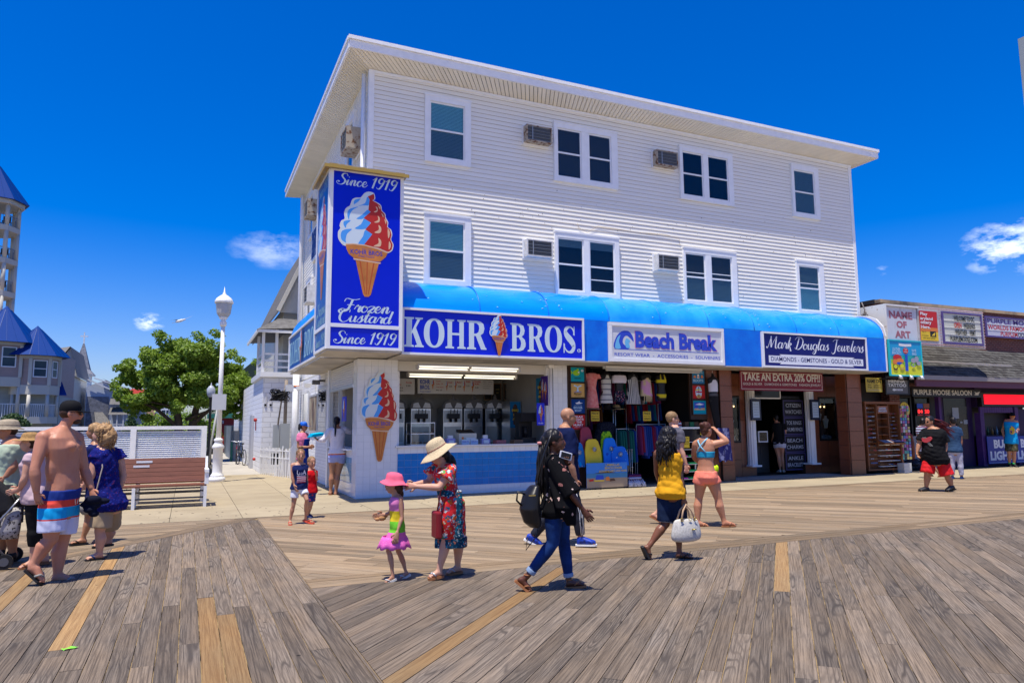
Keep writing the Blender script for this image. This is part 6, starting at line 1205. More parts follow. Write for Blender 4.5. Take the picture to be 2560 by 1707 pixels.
# ================================================================ ALLEY SIDE OF THE MAIN BUILDING
mb=MB();mb.box(3.56,4.0,19.76,26.2,0,3.2);P(mb,'painted_brick_wall',PBRK)
mb=MB();mb.box(3.46,3.56,19.76,19.95,0,3.17);P(mb,'corner_trim',TRIM)
for y0,y1,z0,z1,m,in((20.4,21.9,1.45,2.75,glass('mirror_pane',(.2,.22,.22),.03,1.6)),(21.95,23.55,1.45,2.62,mat('old_poster',(.42,.36,.24),.5,var=1,vscale=2.2,col2=(.16,.08,.05),sharp=(.42,.62),stretch=(1,2,.7))),(23.7,25.0,1.5,2.78,glass('mirror_pane',(.2,.22,.22)))):
 w=MB();frame_bars(w,leftface(3.55),-y1,-y0,z0,z1,.06,.04,.05);w=P(w,'side_window',ALU);b=MB();b.box(3.535,3.552,y0+.05,y1-.05,z0+.05,z1-.05);b.build('backing',DARK,w);b=MB();b.box(3.52,3.53,y0+.05,y1-.05,z0+.05,z1-.05);b.build('pane',m,w)
 sx=MB()
 if 'mirror' in m.name:
  for k in range(12):sx.box(3.531,3.534,y0+.25,y1-.5,z0+.15+.09*k,z0+.19+.09*k)
  sx.build('louvres',mat('louvre_grey',(.45,.47,.48),.5),w)
for k,y in enumerate((20.9,22.6,24.2)):
 t=thing('wall_floodlight',['white floodlight on the alley wall, nearest','white floodlight on the alley wall, middle','white floodlight on the alley wall, farthest'][k],'lamp',(3.45,y,2.95));b=MB();b.box(-.25,-.05,-.10,.10,-.12,.0);b.box(-.06,.1,-.03,.03,-.04,.02);b.build('lamp_body',[mat('flood_grey',(.12,.12,.13),.5),WH,WH][k],t)
t=thing('downpipe','thick white downpipe at the far end of the painted brick wall','pipe',(3.36,25.6,0));b=MB();b.tube([(0,0,0),(0,0,3.6)],.11,12);b.build('pipe',WH,t);b=MB();b.lathe([(.125,3.0),(.125,3.05)],(0,0,0),12);b.build('strap',ORG,t)
t=thing('meter_cabinet','grey electrical cabinet and conduit beyond the downpipe','cabinet',(3.2,26.2,0));b=MB();b.box(-.22,.1,.2,.5,.85,1.75);b.box(-.45,-.25,.3,.5,.9,1.7);b.build('cabinet',mat('cab_grey',(.35,.37,.37),.5),t);b=MB();b.tube([(-.05,.4,1.75),(-.05,.35,3.3)],.06,8);b.tube([(-.1,.3,.0),(-.1,.3,.85)],.05,8);b.tube([(-.3,.3,1.7),(-.2,.3,2.6),(-.1,.2,3.0)],.03,6);b.build('conduits',mat('conduit_rust',(.28,.23,.18),.7,var=.5,vscale=5),t)
t=thing('cable_coil','black tangle of cables hanging from a bracket beyond the downpipe','cables',(2.75,24.8,2.68));b=MB();rc=random.Random(6)
for k in range(22):
 pts=[(rc.uniform(-.32,.32),rc.uniform(-.15,.15),rc.uniform(-.2,.18))for _ in range(5)];b.tube(cr(pts,4,True),.012,5)
b.build('cables',BLK,t);b=MB();b.box(.18,.42,-.12,.12,.12,.34);o=b.build('bracket_box',mat('bracket_white',(.60,.62,.65),.4),t)
# white annex with balcony
ax=thing('white_house','white blockwork annex with corner balcony behind the main building','building',(0,0,0));A=lambda mb,n,m:mb.build(n,m,ax)
BLKW=brickmat('block_white',(.80,.80,.80),(.76,.76,.77),(.62,.62,.62),.6,.42)
mb=MB();mb.prism([(2.42,0),(3.7,0),(3.7,3.42),(2.62,3.42)][::-1]if False else[(2.40,0),(3.75,0),(3.75,3.42),(2.40,3.42)],'y',27.0,44.0);A(mb,'wall',BLKW)
mb=MB();mb.box(2.28,3.72,26.85,31,3.421,3.60);A(mb,'balcony_floor',WH)
for x,y in((2.36,26.95),(2.82,26.95),(2.36,28.9)):
 mb=MB();mb.box(x-.05,x+.05,y-.05,y+.05,3.60,5.15);A(mb,'balcony_post',WH)
for z_ in(3.75,3.98,4.22):mb=MB();mb.box(2.42,3.6,26.93,26.98,z_,z_+.07);A(mb,'rail',WH);mb=MB();mb.box(2.33,2.38,27.01,28.85,z_,z_+.07);A(mb,'rail',WH)
for k in range(4):mb=MB();mb.box(2.335,2.375,27.3+.4*k,27.36+.4*k,3.60,3.749);A(mb,'baluster',WH)
RG=mat('roof_shingle_grey',(.17,.165,.16),.9,var=.4,vscale=6);CREAM=mat('cream_siding',(.66,.62,.52),.6,var=.12,vscale=2)
mb=MB();mb.add([(2.10,26.6,5.10),(3.75,26.6,5.22),(3.75,31.5,5.22),(2.10,31.5,5.10),(2.9,27.3,5.62),(3.75,27.3,5.62),(3.75,31.5,5.62),(2.9,31.5,5.62)],[(0,1,5,4),(0,4,7,3),(0,3,2,1),(4,5,6,7)]);A(mb,'balcony_roof',RG)
mb=MB();mb.box(2.14,3.75,26.62,26.68,5.0,5.10);mb.box(2.10,2.16,26.69,31.4,5.0,5.10);A(mb,'roof_trim',WH)
# upper siding of the annex in separate boards
for k in range(22):mb=MB();zz=3.62+k*.12;mb.add([(3.22,28.6,zz),(5,28.6,zz),(5,28.62,zz+.122),(3.22,28.62,zz+.122),(3.22,40,zz),(3.24,40,zz+.122)],[(0,1,2,3),(4,0,3,5)]);A(mb,'clapboard',CREAM)
mb=MB();mb.add([(2.95,27.9,6.05),(2.95,40,6.05),(4.6,40,9.9),(4.6,27.9,9.9),(2.95,27.9,5.95),(2.95,40,5.95)],[(0,3,2,1),(4,0,1,5)]);A(mb,'steep_roof',RG);mb=MB();mb.add([(2.98,28.0,5.96),(4.6,28.0,9.85),(4.6,28.0,5.96)],[(0,2,1)]);A(mb,'gable_wall',CREAM)
mb=MB();mb.bar((2.93,27.88,6.0),(4.6,27.88,9.88),.10,.14);A(mb,'verge_board',CREAM)
mb=MB();mb.box(3.24,3.245+.02,29.3,30.0,4.4,5.4);A(mb,'side_window',mat('dark_glass',(.02,.02,.025),.1))
for x in(2.50,2.68):mb=MB();mb.box(x-.035,x+.035,26.97,26.999,2.45,2.85);A(mb,'vent_slot',mat('slot_white',(.6,.6,.62),.6));mb=MB();mb.box(x-.035,x+.035,26.965,26.998,2.38,2.448);A(mb,'vent_opening',DARK)
mb=MB();mb.box(2.3,2.398,30.2,31.2,.0,2.1);A(mb,'side_door',mat('door_grey',(.45,.45,.47),.6));mb=MB();mb.sphere((2.34,29.0,1.9),.07,8,6);mb.sphere((2.34,29.0,.42),.06,8,6);mb.tube([(2.36,29,1.9),(2.36,29,1.5)],.02,6);A(mb,'red_valves',mat('valve_red',(.45,.03,.02),.5))
pk=thing('picket_fence','short white metal fence along the annex wall','fence',(0,0,0));
for k in range(15):
 t=k/14;x,y=2.36+.68*t,26.65-2.7*t;mb=MB();mb.bar((x,y,.0),(x+.05*math.sin(k*2.1),y,.93 if k%5 else 1.0),.035,.035);mb.build('picket',WH,pk)
for z_ in(.60,.84):mb=MB();mb.bar((2.36,26.65,z_),(3.04,23.95,z_),.03,.03);mb.build('rail',WH,pk)
cbox('bin','small black bin behind the white metal fence','bin',2.78,25.9,.35,.24,.24,.38,BLK)
t=thing('leaning_board','white board leaning against the brick wall behind the fence','board',(3.1,25.2,0));mb=MB();mb.prism([(-.45,0),(.2,0),(.3,1.25)],'y',-.02,.02);mb.build('panel',WH,t)
# ================================================================ ALLEY FURNITURE
def bicycle(x,y,rz,col,label):
 t=thing('bicycle',label,'bicycle',(x,y,0),rz)
 for wx in(-.52,.52):
  w=MB();w.tube([(wx+.33*math.cos(a),0,.34+.33*math.sin(a))for a in[2*math.pi*k/20 for k in range(21)]],.018,6,caps=False);w.build('tyre',BLK,t);s_=MB()
  for k in range(9):a=2*math.pi*k/9;s_.tube([(wx,0,.34),(wx+.32*math.cos(a),0,.34+.32*math.sin(a))],.003,4)
  s_.build('spokes',ALU,t)
 f_=MB();pts={'h':(.36,0,.80),'s':(-.18,0,.80),'b':(-.05,0,.32),'r':(-.52,0,.34),'f':(.52,0,.34)}
 for a,b in(('h','s'),('s','b'),('b','h'),('s','r'),('b','r'),('h','f')):f_.tube([pts[a],pts[b]],.018,6)
 f_.build('frame',mat('bike_'+str(len(label)),col,.3),t);h_=MB();h_.tube([(.36,0,.8),(.34,0,.98),(.40,-.25,1.0)],.013,6);h_.tube([(.34,0,.98),(.40,.25,1.0)],.013,6);h_.build('handlebar',ALU,t);s_=MB();s_.sphere((-.21,0,.92),(.13,.07,.035),10,6);s_.tube([(-.2,0,.8),(-.21,0,.9)],.012,6);s_.build('saddle',BLK,t);return t
bicycle(2.15,33.3,1.75,(.02,.02,.02),'black bicycle leaning at the annex wall in the alley');bicycle(2.05,34.8,1.5,(.60,.02,.05),'red bicycle behind the black one in the alley');bicycle(.25,30.5,1.4,(.02,.15,.45),'blue bicycle half hidden behind the white lamp post')
rh=thing('red_hut','red hut with white-framed window and green roof at the end of the alley','building',(0,0,0));mb=MB();mb.box(1.3,3.0,52,55,0,2.25);mb.build('wall',mat('hut_red',(.42,.04,.03),.6),rh);mb=MB();mb.box(1.2,3.1,51.8,55,2.251,2.55);mb.build('roof',mat('hut_green',(.05,.22,.15),.6),rh);mb=MB();frame_bars(mb,front(51.98),2.25,2.75,.5,1.75,.08,.02,.03);mb.build('window_frame',WH,rh);mb=MB();mb.box(2.33,2.67,51.97,51.995,.58,1.67);mb.build('pane',DARK,rh)
mb=MB();f=front(51.98);text(mb,f,"TESI'S",1.5,2.2,1.9,2.1,.01,bold=.03);mb.build('lettering',WH,rh)
sd=thing('grey_shed','grey metal shed and gate on the right of the alley','shed',(0,0,0));mb=MB();mb.box(2.15,3.2,45,50,0,1.75);mb.build('wall',mat('shed_grey',(.12,.14,.16),.6,var=.5,vscale=2),sd);mb=MB();mb.box(2.05,2.1,39,45,0,1.7);mb.build('gate',mat('gate_grey',(.25,.28,.30),.5,var=.4,vscale=3),sd)
for k,(x,y)in enumerate(((2.1,38.5),(2.2,37.6))):cbox('gas_cylinder',['tall pale gas cylinder by the shed, farther one','tall pale gas cylinder by the shed, nearer one'][k],'cylinder',x,y,0,.22,.22,1.45,mat('cyl_%d'%k,(.40,.36,.30),.6))
cbox('litter_bin','black litter bin at the end of the alley','bin',1.55,48,0,.4,.4,1.0,BLK);cbox('green_post','dark green bollard in the alley','bollard',1.95,37,0,.1,.1,.95,mat('post_green',(.01,.10,.07),.5))
# white lamp post
lp=thing('lamp_post','white fluted-base lamp post with acorn lantern at the alley corner','lamp post',(.86,23.5,0));
mb=MB();mb.lathe([(.235,0),(.235,.13),(.20,.14)],(0,0,0),24);mb.build('plinth',WH,lp)
mb=MB();mb.lathe([(.19,.141),(.19,.20),(.15,.24),(.14,.30),(.14,.98),(.17,1.0),(.175,1.06),(.13,1.12),(.10,1.20),(.13,1.22),(.13,1.26),(.085,1.30)],(0,0,0),24);mb.build('base',WH,lp)
mb=MB();mb.lathe([(.075,1.301),(.055,4.72)],(0,0,0),16);mb.build('shaft',WH,lp);mb=MB();mb.lathe([(.075,4.721),(.10,4.76),(.10,4.86),(.06,4.90),(.12,4.98),(.13,5.02)],(0,0,0),16);mb.build('neck',WH,lp)
mb=MB();mb.lathe([(.14,5.021),(.20,5.12),(.235,5.38),(.235,5.44)],(0,0,0),16,smooth=False);mb.build('lantern_glass',mat('frosted',(.42,.43,.44),.25),lp);mb=MB();mb.lathe([(.27,5.441),(.275,5.50),(.22,5.60),(.12,5.68),(.05,5.72),(.05,5.76),(.025,5.80),(.001,5.98)],(0,0,0),16);mb.build('lantern_cap',WH,lp)
t=thing('street_sign','blank back of a metal sign strapped to the white lamp post','sign',(.84,23.36,0));mb=MB();mb.box(-.21,.19,-.005,.005,2.15,2.63);mb.build('plate',mat('plate_grey',(.58,.60,.62),.35),t);mb=MB();mb.box(-.08,.08,.006,.10,2.2,2.23);mb.box(-.08,.08,.006,.10,2.55,2.58);mb.build('strap',ALU,t)
bl=thing('lamp_post','black lamp post with clear acorn globe behind the white one','lamp post',(.86,34.0,0));mb=MB();mb.lathe([(.14,0),(.12,.5),(.06,.7),(.05,2.85),(.09,2.9),(.10,2.95)],(0,0,0),12);mb.build('shaft',BLK,bl);mb=MB();mb.lathe([(.11,2.951),(.17,3.1),(.18,3.3),(.10,3.42),(.03,3.47),(.03,3.52),(.001,3.6)],(0,0,0),14);mb.build('globe',mat('globe_glass',(.40,.43,.47),.12),bl)
t=thing('leaning_pole','grey steel pole leaning beside the fence end','pole',(.62,25.2,0));mb=MB();mb.tube([(0,0,0),(.1,.1,1.2),(.25,.3,2.3)],.035,8);mb.tube([(.15,.05,0),(.3,.2,2.0)],.03,8);mb.build('poles',mat('pole_grey',(.30,.31,.30),.5),t)
# louvred fence
fe=thing('louvre_fence','long white louvred fence behind the benches','fence',(0,24.9,0));
mb=MB();mb.box(-12.1,.56,-.06,.06,1.57,1.68);mb.build('top_rail',TRIM,fe)
mb=MB();mb.box(-12.1,.56,-.03,.03,.05,.13);mb.build('bottom_rail',TRIM,fe)
pxs=[.48]+[-1.52-2.0*k for k in range(6)]
for x in pxs:mb=MB();mb.box(x-.08,x+.08,-.065,.065,0,1.569);mb.build('post',TRIM,fe)
lvm=MB();n=22
for i in range(len(pxs)-1):
 a,b=pxs[i+1]+.085,pxs[i]-.085
 for k in range(n):
  z_=.16+k*.064;mb=MB();c=((a+b)/2,0,z_);L_=(b-a)/2
  mb.add([(-L_,.025,.012),(L_,.025,.012),(L_,-.025,-.030),(-L_,-.025,-.030),(-L_,.025,.018),(L_,.025,.018),(L_,-.025,-.024),(-L_,-.025,-.024)],[(0,1,2,3)[::-1],(4,5,6,7),(3,2,6,7),(0,4,5,1)]);mb.build('louvre',TRIM,fe,c)
  # return of the fence going back
mb=MB();mb.box(.50,.56,.07,9,.1,1.65);mb.build('side_panel',mat('fence_side',(.5,.5,.52),.5),fe)
# benches, back to back
WBN=mat('bench_brown',(.20,.075,.045),.55,var=.3,vscale=3,stretch=(1,12,12),obj_rand=.08)
def bench(y,s,label):
 t=thing('park_bench',label,'bench',(0,y,0),0 if s>0 else math.pi,'brown slatted benches standing back to back')
 x0,x1=(-3.4,.40)if s>0 else(-.40,3.4)
 for k in range(5):mb=MB();zz=.535+.088*k;yy=.50+.035*k;mb.add([(x0,yy,zz),(x1,yy,zz),(x1,yy+.03,zz+.082),(x0,yy+.03,zz+.082),(x0,yy+.03,zz-.01),(x1,yy+.03,zz-.01),(x1,yy+.06,zz+.072),(x0,yy+.06,zz+.072)],[(0,1,2,3),(5,4,7,6),(3,2,6,7),(1,0,4,5),(1,5,6,2),(0,3,7,4)]);mb.build('slat',WBN,t)
 for k in range(4):mb=MB();yy=.03+.115*k;mb.box(x0,x1,yy,yy+.105,.425-.0*k,.46);mb.build('slat',WBN,t)
 mb=MB();mb.tube([(x0,.12,.19),(x1,.12,.19)],.018,8);mb.tube([(x0,.42,.30),(x1,.42,.30)],.018,8);mb.build('stretcher',mat('steel_bar',(.12,.12,.13),.5),t)
 for x in(x0+.06,-.94*s,x1-.02):
  lg=MB();lg.box(x-.03,x+.03,.0,.07,0,.424);lg.build('leg',WH,t);lg=MB();lg.box(x-.03,x+.03,.45,.51,0,.424);lg.build('leg',WH,t)
 ar=MB();ar.box(x1-.04,x1+.04,.0,.07,.461,.70);ar.box(x1-.04,x1+.04,-.02,.58,.701,.76);ar.bar((x1,.50,.47),(x1,.70,1.0),.05,.05);ar.build('armrest',WH,t)
 for k,(a,zz)in enumerate(((-.95,.93),(-1.0,.84))):
  if s>0:pl=MB();pl.box(a+.0,a+.30,.628-.035*k,.635-.035*k,zz-.035,zz+.01);pl.build('plaque',WH,t)
 return t
bench(16.28,1,'brown slatted bench facing the boardwalk with two white plaques');bench(17.98,-1,'brown slatted bench behind, facing the fence')
# gull
gl=thing('seagull','seagull gliding above the tree','bird',(-.46,30,5.72));mb=MB();mb.sphere((0,0,0),(.17,.06,.055),12,8,rot=Euler((0,-.35,0)).to_matrix());mb.sphere((.16,-.02,.06),(.045,.035,.035),8,6);mb.build('body',mat('gull_white',(.7,.7,.7),.6),gl)
for s_ in(-1,1):mb=MB();mb.add([(.05,0,.02),(-.08,0,.0),(.0+s_*.18,.05,.10 if s_>0 else.03),(.08+s_*.20,-.05,.12 if s_>0 else.04),(.08+s_*.42,0,.24 if s_>0 else-.01)],[(0,1,2,3),(3,2,4)]);mb.build('wing',mat('gull_grey',(.25,.26,.28),.6),gl)
mb=MB();mb.add([(-.14,.03,-.05),(-.14,-.03,-.05),(-.26,-.05,-.10),(-.26,.05,-.10)],[(0,1,2,3)]);mb.build('tail',mat('gull_white',(.7,.7,.7),.6),gl)
# ================================================================ TREES
LEAF=None
def leafmat(name,c1,c2):
 m=bpy.data.materials.new(name);m.use_nodes=True;nt=m.node_tree;p=nt.nodes['Principled BSDF'];p.inputs['Roughness'].default_value=.55
 g=N(nt,'ShaderNodeNewGeometry');mx=N(nt,'ShaderNodeMix',data_type='RGBA');mx.inputs[6].default_value=(*c1,1);mx.inputs[7].default_value=(*c2,1);nt.links.new(g.outputs['Random Per Island'],mx.inputs[0])
 nt.links.new(mx.outputs[2],p.inputs['Base Color']);t=N(nt,'ShaderNodeBsdfTranslucent');nt.links.new(mx.outputs[2],t.inputs[0]);a=N(nt,'ShaderNodeMixShader');a.inputs[0].default_value=.38;nt.links.new(p.outputs[0],a.inputs[1]);nt.links.new(t.outputs[0],a.inputs[2]);nt.links.new(a.outputs[0],nt.nodes['Material Output'].inputs[0]);return m
LM=leafmat('leaf_green',(.12,.22,.015),(.26,.37,.035));LM2=leafmat('leaf_dark',(.025,.07,.02),(.06,.12,.03));BARK=mat('bark',(.10,.075,.055),.9,var=.4,vscale=6,bump=.6,bscale=30)
def leaves(n,blobs,size,seed,shell=.55):
 R=np.random.default_rng(seed);w=np.array([b[3]*b[4]*b[5]for b in blobs]);w/=w.sum();idx=R.choice(len(blobs),n,p=w)
 B=np.array([b[:6]for b in blobs])[idx];d=R.normal(size=(n,3));d/=np.linalg.norm(d,axis=1)[:,None];r=(shell+(1-shell)*R.random(n))**.6*(1+.10*R.normal(size=n));r=np.minimum(r,1.18)
 c=B[:,:3]+d*r[:,None]*B[:,3:6]
 u=R.normal(size=(n,3))+d*.2;u/=np.linalg.norm(u,axis=1)[:,None];v=np.cross(u,d+R.normal(size=(n,3))*.6+np.array([0,0,.8]));v/=np.linalg.norm(v,axis=1)[:,None]+1e-9
 s=size*(.6+.8*R.random(n))[:,None]
 V=np.stack([c-u*s*.5,c+v*s*.34,c+u*s*.5,c-v*s*.34],1).reshape(-1,3)
 me=bpy.data.meshes.new('leaves');me.vertices.add(len(V));me.vertices.foreach_set('co',V.ravel());me.loops.add(4*n);me.loops.foreach_set('vertex_index',np.arange(4*n));me.polygons.add(n);me.polygons.foreach_set('loop_start',np.arange(0,4*n,4));me.update(calc_edges=True);return me
def tree(name,label,x,y,limbs,blobs,n,size,lm,seed,group=None):
 t=thing(name,label,'tree',(x,y,0),0,group);mb=MB()
 for pts,r0,r1 in limbs:P_=cr(pts,4);mb.tube(P_,[r0+(r1-r0)*i/(len(P_)-1)for i in range(len(P_))],8)
 mb.build('trunk',BARK,t);me=leaves(n,blobs,size,seed);me.materials.append(lm);o=bpy.data.objects.new('crown',me);link(o,t);return t
rt=random.Random(12);blobs=[]
for(bx_,bz_,r_)in((-.2,5.6,.9),(.4,5.5,.8),(-1.6,5.3,.6),(1.4,5.1,.8),(2.3,4.4,.7),(-2.6,4.6,.5),(-2.6,3.0,.7),(-3.1,3.55,.4),(-2.3,4.0,.85),(-1.5,4.7,.9),(-.9,5.5,.7),(-1.25,6.05,.38),(-.3,4.9,1.1),(.5,5.1,.9),(1.0,5.75,.35),(.9,4.3,1.1),(1.7,4.3,.8),(2.2,3.6,.8),(2.7,3.1,.65),(3.0,2.7,.5),(1.4,3.0,1.0),(2.6,3.9,.6),(3.0,3.2,.6),(-.9,4.4,1.0),(.6,3.9,1.0),(.3,3.5,1.3),(-.8,3.4,1.2),(-1.7,3.1,1.0),(-2.4,2.4,.4),(-.6,2.6,.6),(1.9,2.5,.6),(2.4,2.2,.5)):
 for k in range(4):blobs.append((bx_+rt.uniform(-.35,.35)*r_*1.3,rt.uniform(-1.6,1.6)*(1.1-abs(bx_)/4.5),bz_+rt.uniform(-.35,.35)*r_,r_*rt.uniform(.35,.7),r_*rt.uniform(.4,.75),r_*rt.uniform(.25,.5)))
for k in range(26):a=rt.uniform(0,6.28);blobs.append((3.0*math.cos(a)*rt.uniform(.8,1.12),rt.uniform(-1,1),3.9+2.2*math.sin(a)*rt.uniform(.8,1.12)+.1*math.cos(a),.28,.28,.18))
tree('tree','broad bright green leafy tree behind the louvred fence',-.1,38,[([(-.35,0,0),(-.3,0,1.5),(-.5,0,2.6),(-1.2,.1,3.6),(-1.9,.2,4.3)],.24,.05),([(.2,0,0),(.25,.1,1.3),(.4,0,2.4),(.6,0,3.6),(.5,.1,4.9)],.26,.05),([(-.32,0,1.6),(-1.3,-.2,2.5),(-2.3,-.1,3.0)],.11,.03),([(.3,0,1.8),(1.2,-.2,2.6),(2.3,0,3.1)],.12,.03),([(.0,-.1,2.0),(.9,-.5,2.4),(1.8,-.4,2.6)],.08,.02),([(-.4,0,2.4),(-.5,.2,3.8),(-.7,.2,5.2)],.10,.03),([(-.5,-.2,2.6),(-1.6,-.6,2.85),(-2.5,-.5,2.9)],.06,.02)],blobs,74000,.13,LM,4)
# hedge / small trees farther back
def cone_blobs(h,r):return[(math.cos(i*2.4)*r*(1-k/9)*.55,math.sin(i*2.4)*r*(1-k/9)*.55,.3+h*k/9*.9,r*(1-k/9.5)*.75,r*(1-k/9.5)*.75,h*.09)for k in range(9)for i in range(4)]
tree('conifer','small dark green conifer in front of the brown house',-4.55*1.0,70,[([(0,0,0),(0,0,3)],.1,.03)],cone_blobs(3.3,.95),5000,.16,LM2,8)
tree('tree','low tree at the far end of the alley',4.2,60,[([(0,0,0),(0,0,3)],.15,.05)],[(0,0,3.0,2.2,1.5,1.6),(-1.5,0,2.4,1.2,1,1.0)],5000,.22,LM2,9)
tree('bush','dark green bush between the hut and the fence',-.2,50,[([(0,0,0),(0,0,1)],.08,.03)],[(0,0,1.5,1.6,1,1.1),(1.4,0,1.2,.8,.8,.9),(-1.6,0,1.6,1,1,1)],6000,.16,LM,10)
tree('shrub','shrub in front of the pink turret of the hotel',-11.9,64,[([(0,0,0),(0,0,1.5)],.06,.02)],[(0,0,2.3,.7,.6,.5),(.5,0,1.9,.6,.5,.5),(-.4,0,1.8,.6,.5,.5)],2500,.16,LM2,11)
# ================================================================ DISTANT BUILDINGS (left)
PK=mat('pink_siding',(.42,.30,.26),.7,var=.12,vscale=1.5,stretch=(.5,.5,7));CRM=mat('cream_trim',(.56,.52,.43),.6);BROOF=mat('blue_metal_roof',(.0,.036,.20),.45,spec=.2);GSD=mat('grey_green_siding',(.40,.42,.38),.7,var=.14,vscale=1.5,stretch=(.4,.4,7));SHN=mat('grey_shingle_wall',(.25,.26,.30),.85,var=.5,vscale=5);WGL=mat('dark_window',(.04,.07,.09),.08)
def octo(cx,cy,r,n=8,ph=0):return[(cx+r*math.cos(2*math.pi*k/n+ph),cy+r*math.sin(2*math.pi*k/n+ph))for k in range(n)]
def part(t,name,m,*calls):
 mb=MB()
 for c in calls:getattr(mb,c[0])(*c[1:])
 return mb.build(name,m,t)
def farwin(t,x0,x1,z0,z1,y,fr=.08,m=TRIM,mull=True):
 fc=y if isinstance(y,Face)else front(y);w=MB();frame_bars(w,fc,x0-fr,x1+fr,z0-fr,z1+fr,fr,.04,.06);w=w.build('window',m,t);g=MB();sheet(g,fc,x0,x1,z0,z1,.01,0,.01);g.build('pane',WGL,w)
 if mull:g=MB();sheet(g,fc,x0,x1,(z0+z1)/2-.03,(z0+z1)/2+.03,.03,0,.015);g.build('mullion',m,w)
 return w
def spire(t,cx,cy,r,zb,zt,m,n=8,name='roof',seams=True):
 o_=octo(cx,cy,r,n);mb=MB();mb.add([(x,y,zb)for x,y in o_]+[(cx,cy,zt)],[(k,(k+1)%n,n)for k in range(n)]+[tuple(range(n))[::-1]]);rf_=mb.build(name,m,t)
 if seams:
  s_=MB()
  for k in range(n):
   for q in(0,.33,.66):a=o_[k];b=o_[(k+1)%n];x=a[0]+(b[0]-a[0])*q;y=a[1]+(b[1]-a[1])*q;s_.bar((x,y,zb+.01),(cx+(x-cx)*.12,cy+(y-cy)*.12,zb+(zt-zb)*.88),.03,.03)
  s_.build('roof_seams',m,rf_)
 return rf_
ht=thing('hotel','pink and cream hotel with blue metal turret roofs at the far left','building',(0,0,0));Y=70
def turret(cx,r,zw0,zw1,zt,wx0,wx1,wz0,wz1,px0,px1,pz0,pz1):
 o_=octo(cx,Y,r);mb=MB();mb.prism(o_,'z',zw0,zw1);mb.build('turret_wall',PK,ht);mb=MB();mb.prism(octo(cx,Y,r+.14),'z',zw1,zw1+.25);mb.build('cornice',CRM,ht);mb=MB();mb.prism(octo(cx,Y,r+.10),'z',zw0-.75,zw0);mb.build('apron_band',CRM,ht);spire(ht,cx,Y,r+.75,zw1+.25,zt,BROOF)
 fo=Face((cx,Y-r,0),(.9239,.3827,0),(0,0,1));fw=.765*r;farwin(ht,fw*.5-.42,fw*.5+.42,wz0,wz1,fo);farwin(ht,fw*.5-.28,fw*.5+.28,wz0,wz1,Face((cx+.7071*r,Y-.7071*r,0),(.3827,.9239,0),(0,0,1)))
 for k in range(8):
  x,y=octo(cx,Y,r+.03)[k];mb=MB();mb.box(x-.12,x+.12,y-.12,y+.12,zw0+.001,zw1-.001);mb.build('corner_trim',CRM,ht)
 for k in range(8):
  x,y=octo(cx,Y,r-.05)[k];mb=MB();mb.tube([(x,y,pz0),(x,y,zw0-.75)],.14,8);mb.build('porch_column',CRM,ht)
 mb=MB();mb.prism(octo(cx,Y,r+.08),'z',pz0-.55,pz0);mb.build('porch_floor',CRM,ht);mb=MB();mb.prism(octo(cx,Y+.6,r*.8),'z',0,zw0-.75);mb.build('porch_inner_wall',GSD,ht)
 o2=octo(cx,Y,r-.08);mb=MB()
 for k in(4,5,6,7):
  a,b=o2[k],o2[(k+1)%8];mb.bar((a[0],a[1],pz0+1.0),(b[0],b[1],pz0+1.0),.06,.06)
  for q in range(9):u=(q+.5)/9;mb.bar((a[0]+(b[0]-a[0])*u,a[1]+(b[1]-a[1])*u,pz0),(a[0]+(b[0]-a[0])*u,a[1]+(b[1]-a[1])*u,pz0+1.0),.035,.035)
 mb.build('balustrade',WH,ht)
turret(-14.05,2.15,5.75,8.30,11.75,-13.35,-12.45,6.62,8.10,0,0,2.62,5.2);turret(-11.8,1.75,5.15,7.30,10.2,-11.15,-10.45,5.87,7.12,0,0,2.60,4.8)
part(ht,'rear_wall',PK,('box',-24,-10.2,71.2,80,4.4,8.2));part(ht,'lower_wall',GSD,('box',-24,-10.05,71.0,80,0,4.4));farwin(ht,-12.6,-12.05,6.1,7.3,71.19);farwin(ht,-12.5,-11.9,3.2,4.9,70.99)
part(ht,'eave_roof',BROOF,('add',[(-12.8,70.2,4.6),(-11.9,70.2,4.6),(-12.2,71.4,6.0),(-13.0,71.4,6.0)],[(0,1,2,3)]),('add',[(-10.4,70,4.4),(-9.4,70,4.4),(-10.0,71.4,5.6),(-10.6,71.4,5.6)],[(0,1,2,3)]),('add',[(-15.6,69,5.6),(-14.6,69,5.6),(-14.9,71,7.2),(-16,71,7.2)],[(0,1,2,3)]))
# tall belvedere tower
tw2=thing('belvedere_tower','tall open tower of stacked balconies with a blue pyramid roof at the left edge','tower',(0,0,0));tx,ty,tr=-17.75,80,2.1
o_=octo(tx,ty,tr)
for z0_,z1_ in((13.9,14.4),(17.0,17.5),(20.1,20.6),(10.9,11.3)):part(tw2,'deck',CRM,('prism',octo(tx,ty,tr+.2),'z',z0_,z1_))
for zb_,zt_ in((7.5,10.9),(11.3,13.9),(14.4,17.0),(17.5,20.1),(20.6,22.6)):
 for k in range(8):part(tw2,'column',CRM,('tube',[(o_[k][0],o_[k][1],zb_),(o_[k][0],o_[k][1],zt_)],.19,8))
 mb=MB()
 for k in range(8):
  a,b=o_[k],o_[(k+1)%8];mb.bar((a[0],a[1],zb_+1.0),(b[0],b[1],zb_+1.0),.07,.07)
  for q in range(8):u=(q+.5)/8;mb.bar((a[0]+(b[0]-a[0])*u,a[1]+(b[1]-a[1])*u,zb_),(a[0]+(b[0]-a[0])*u,a[1]+(b[1]-a[1])*u,zb_+1.0),.03,.03)
 mb.build('balustrade',mat('rail_grey',(.25,.26,.28),.5),tw2)
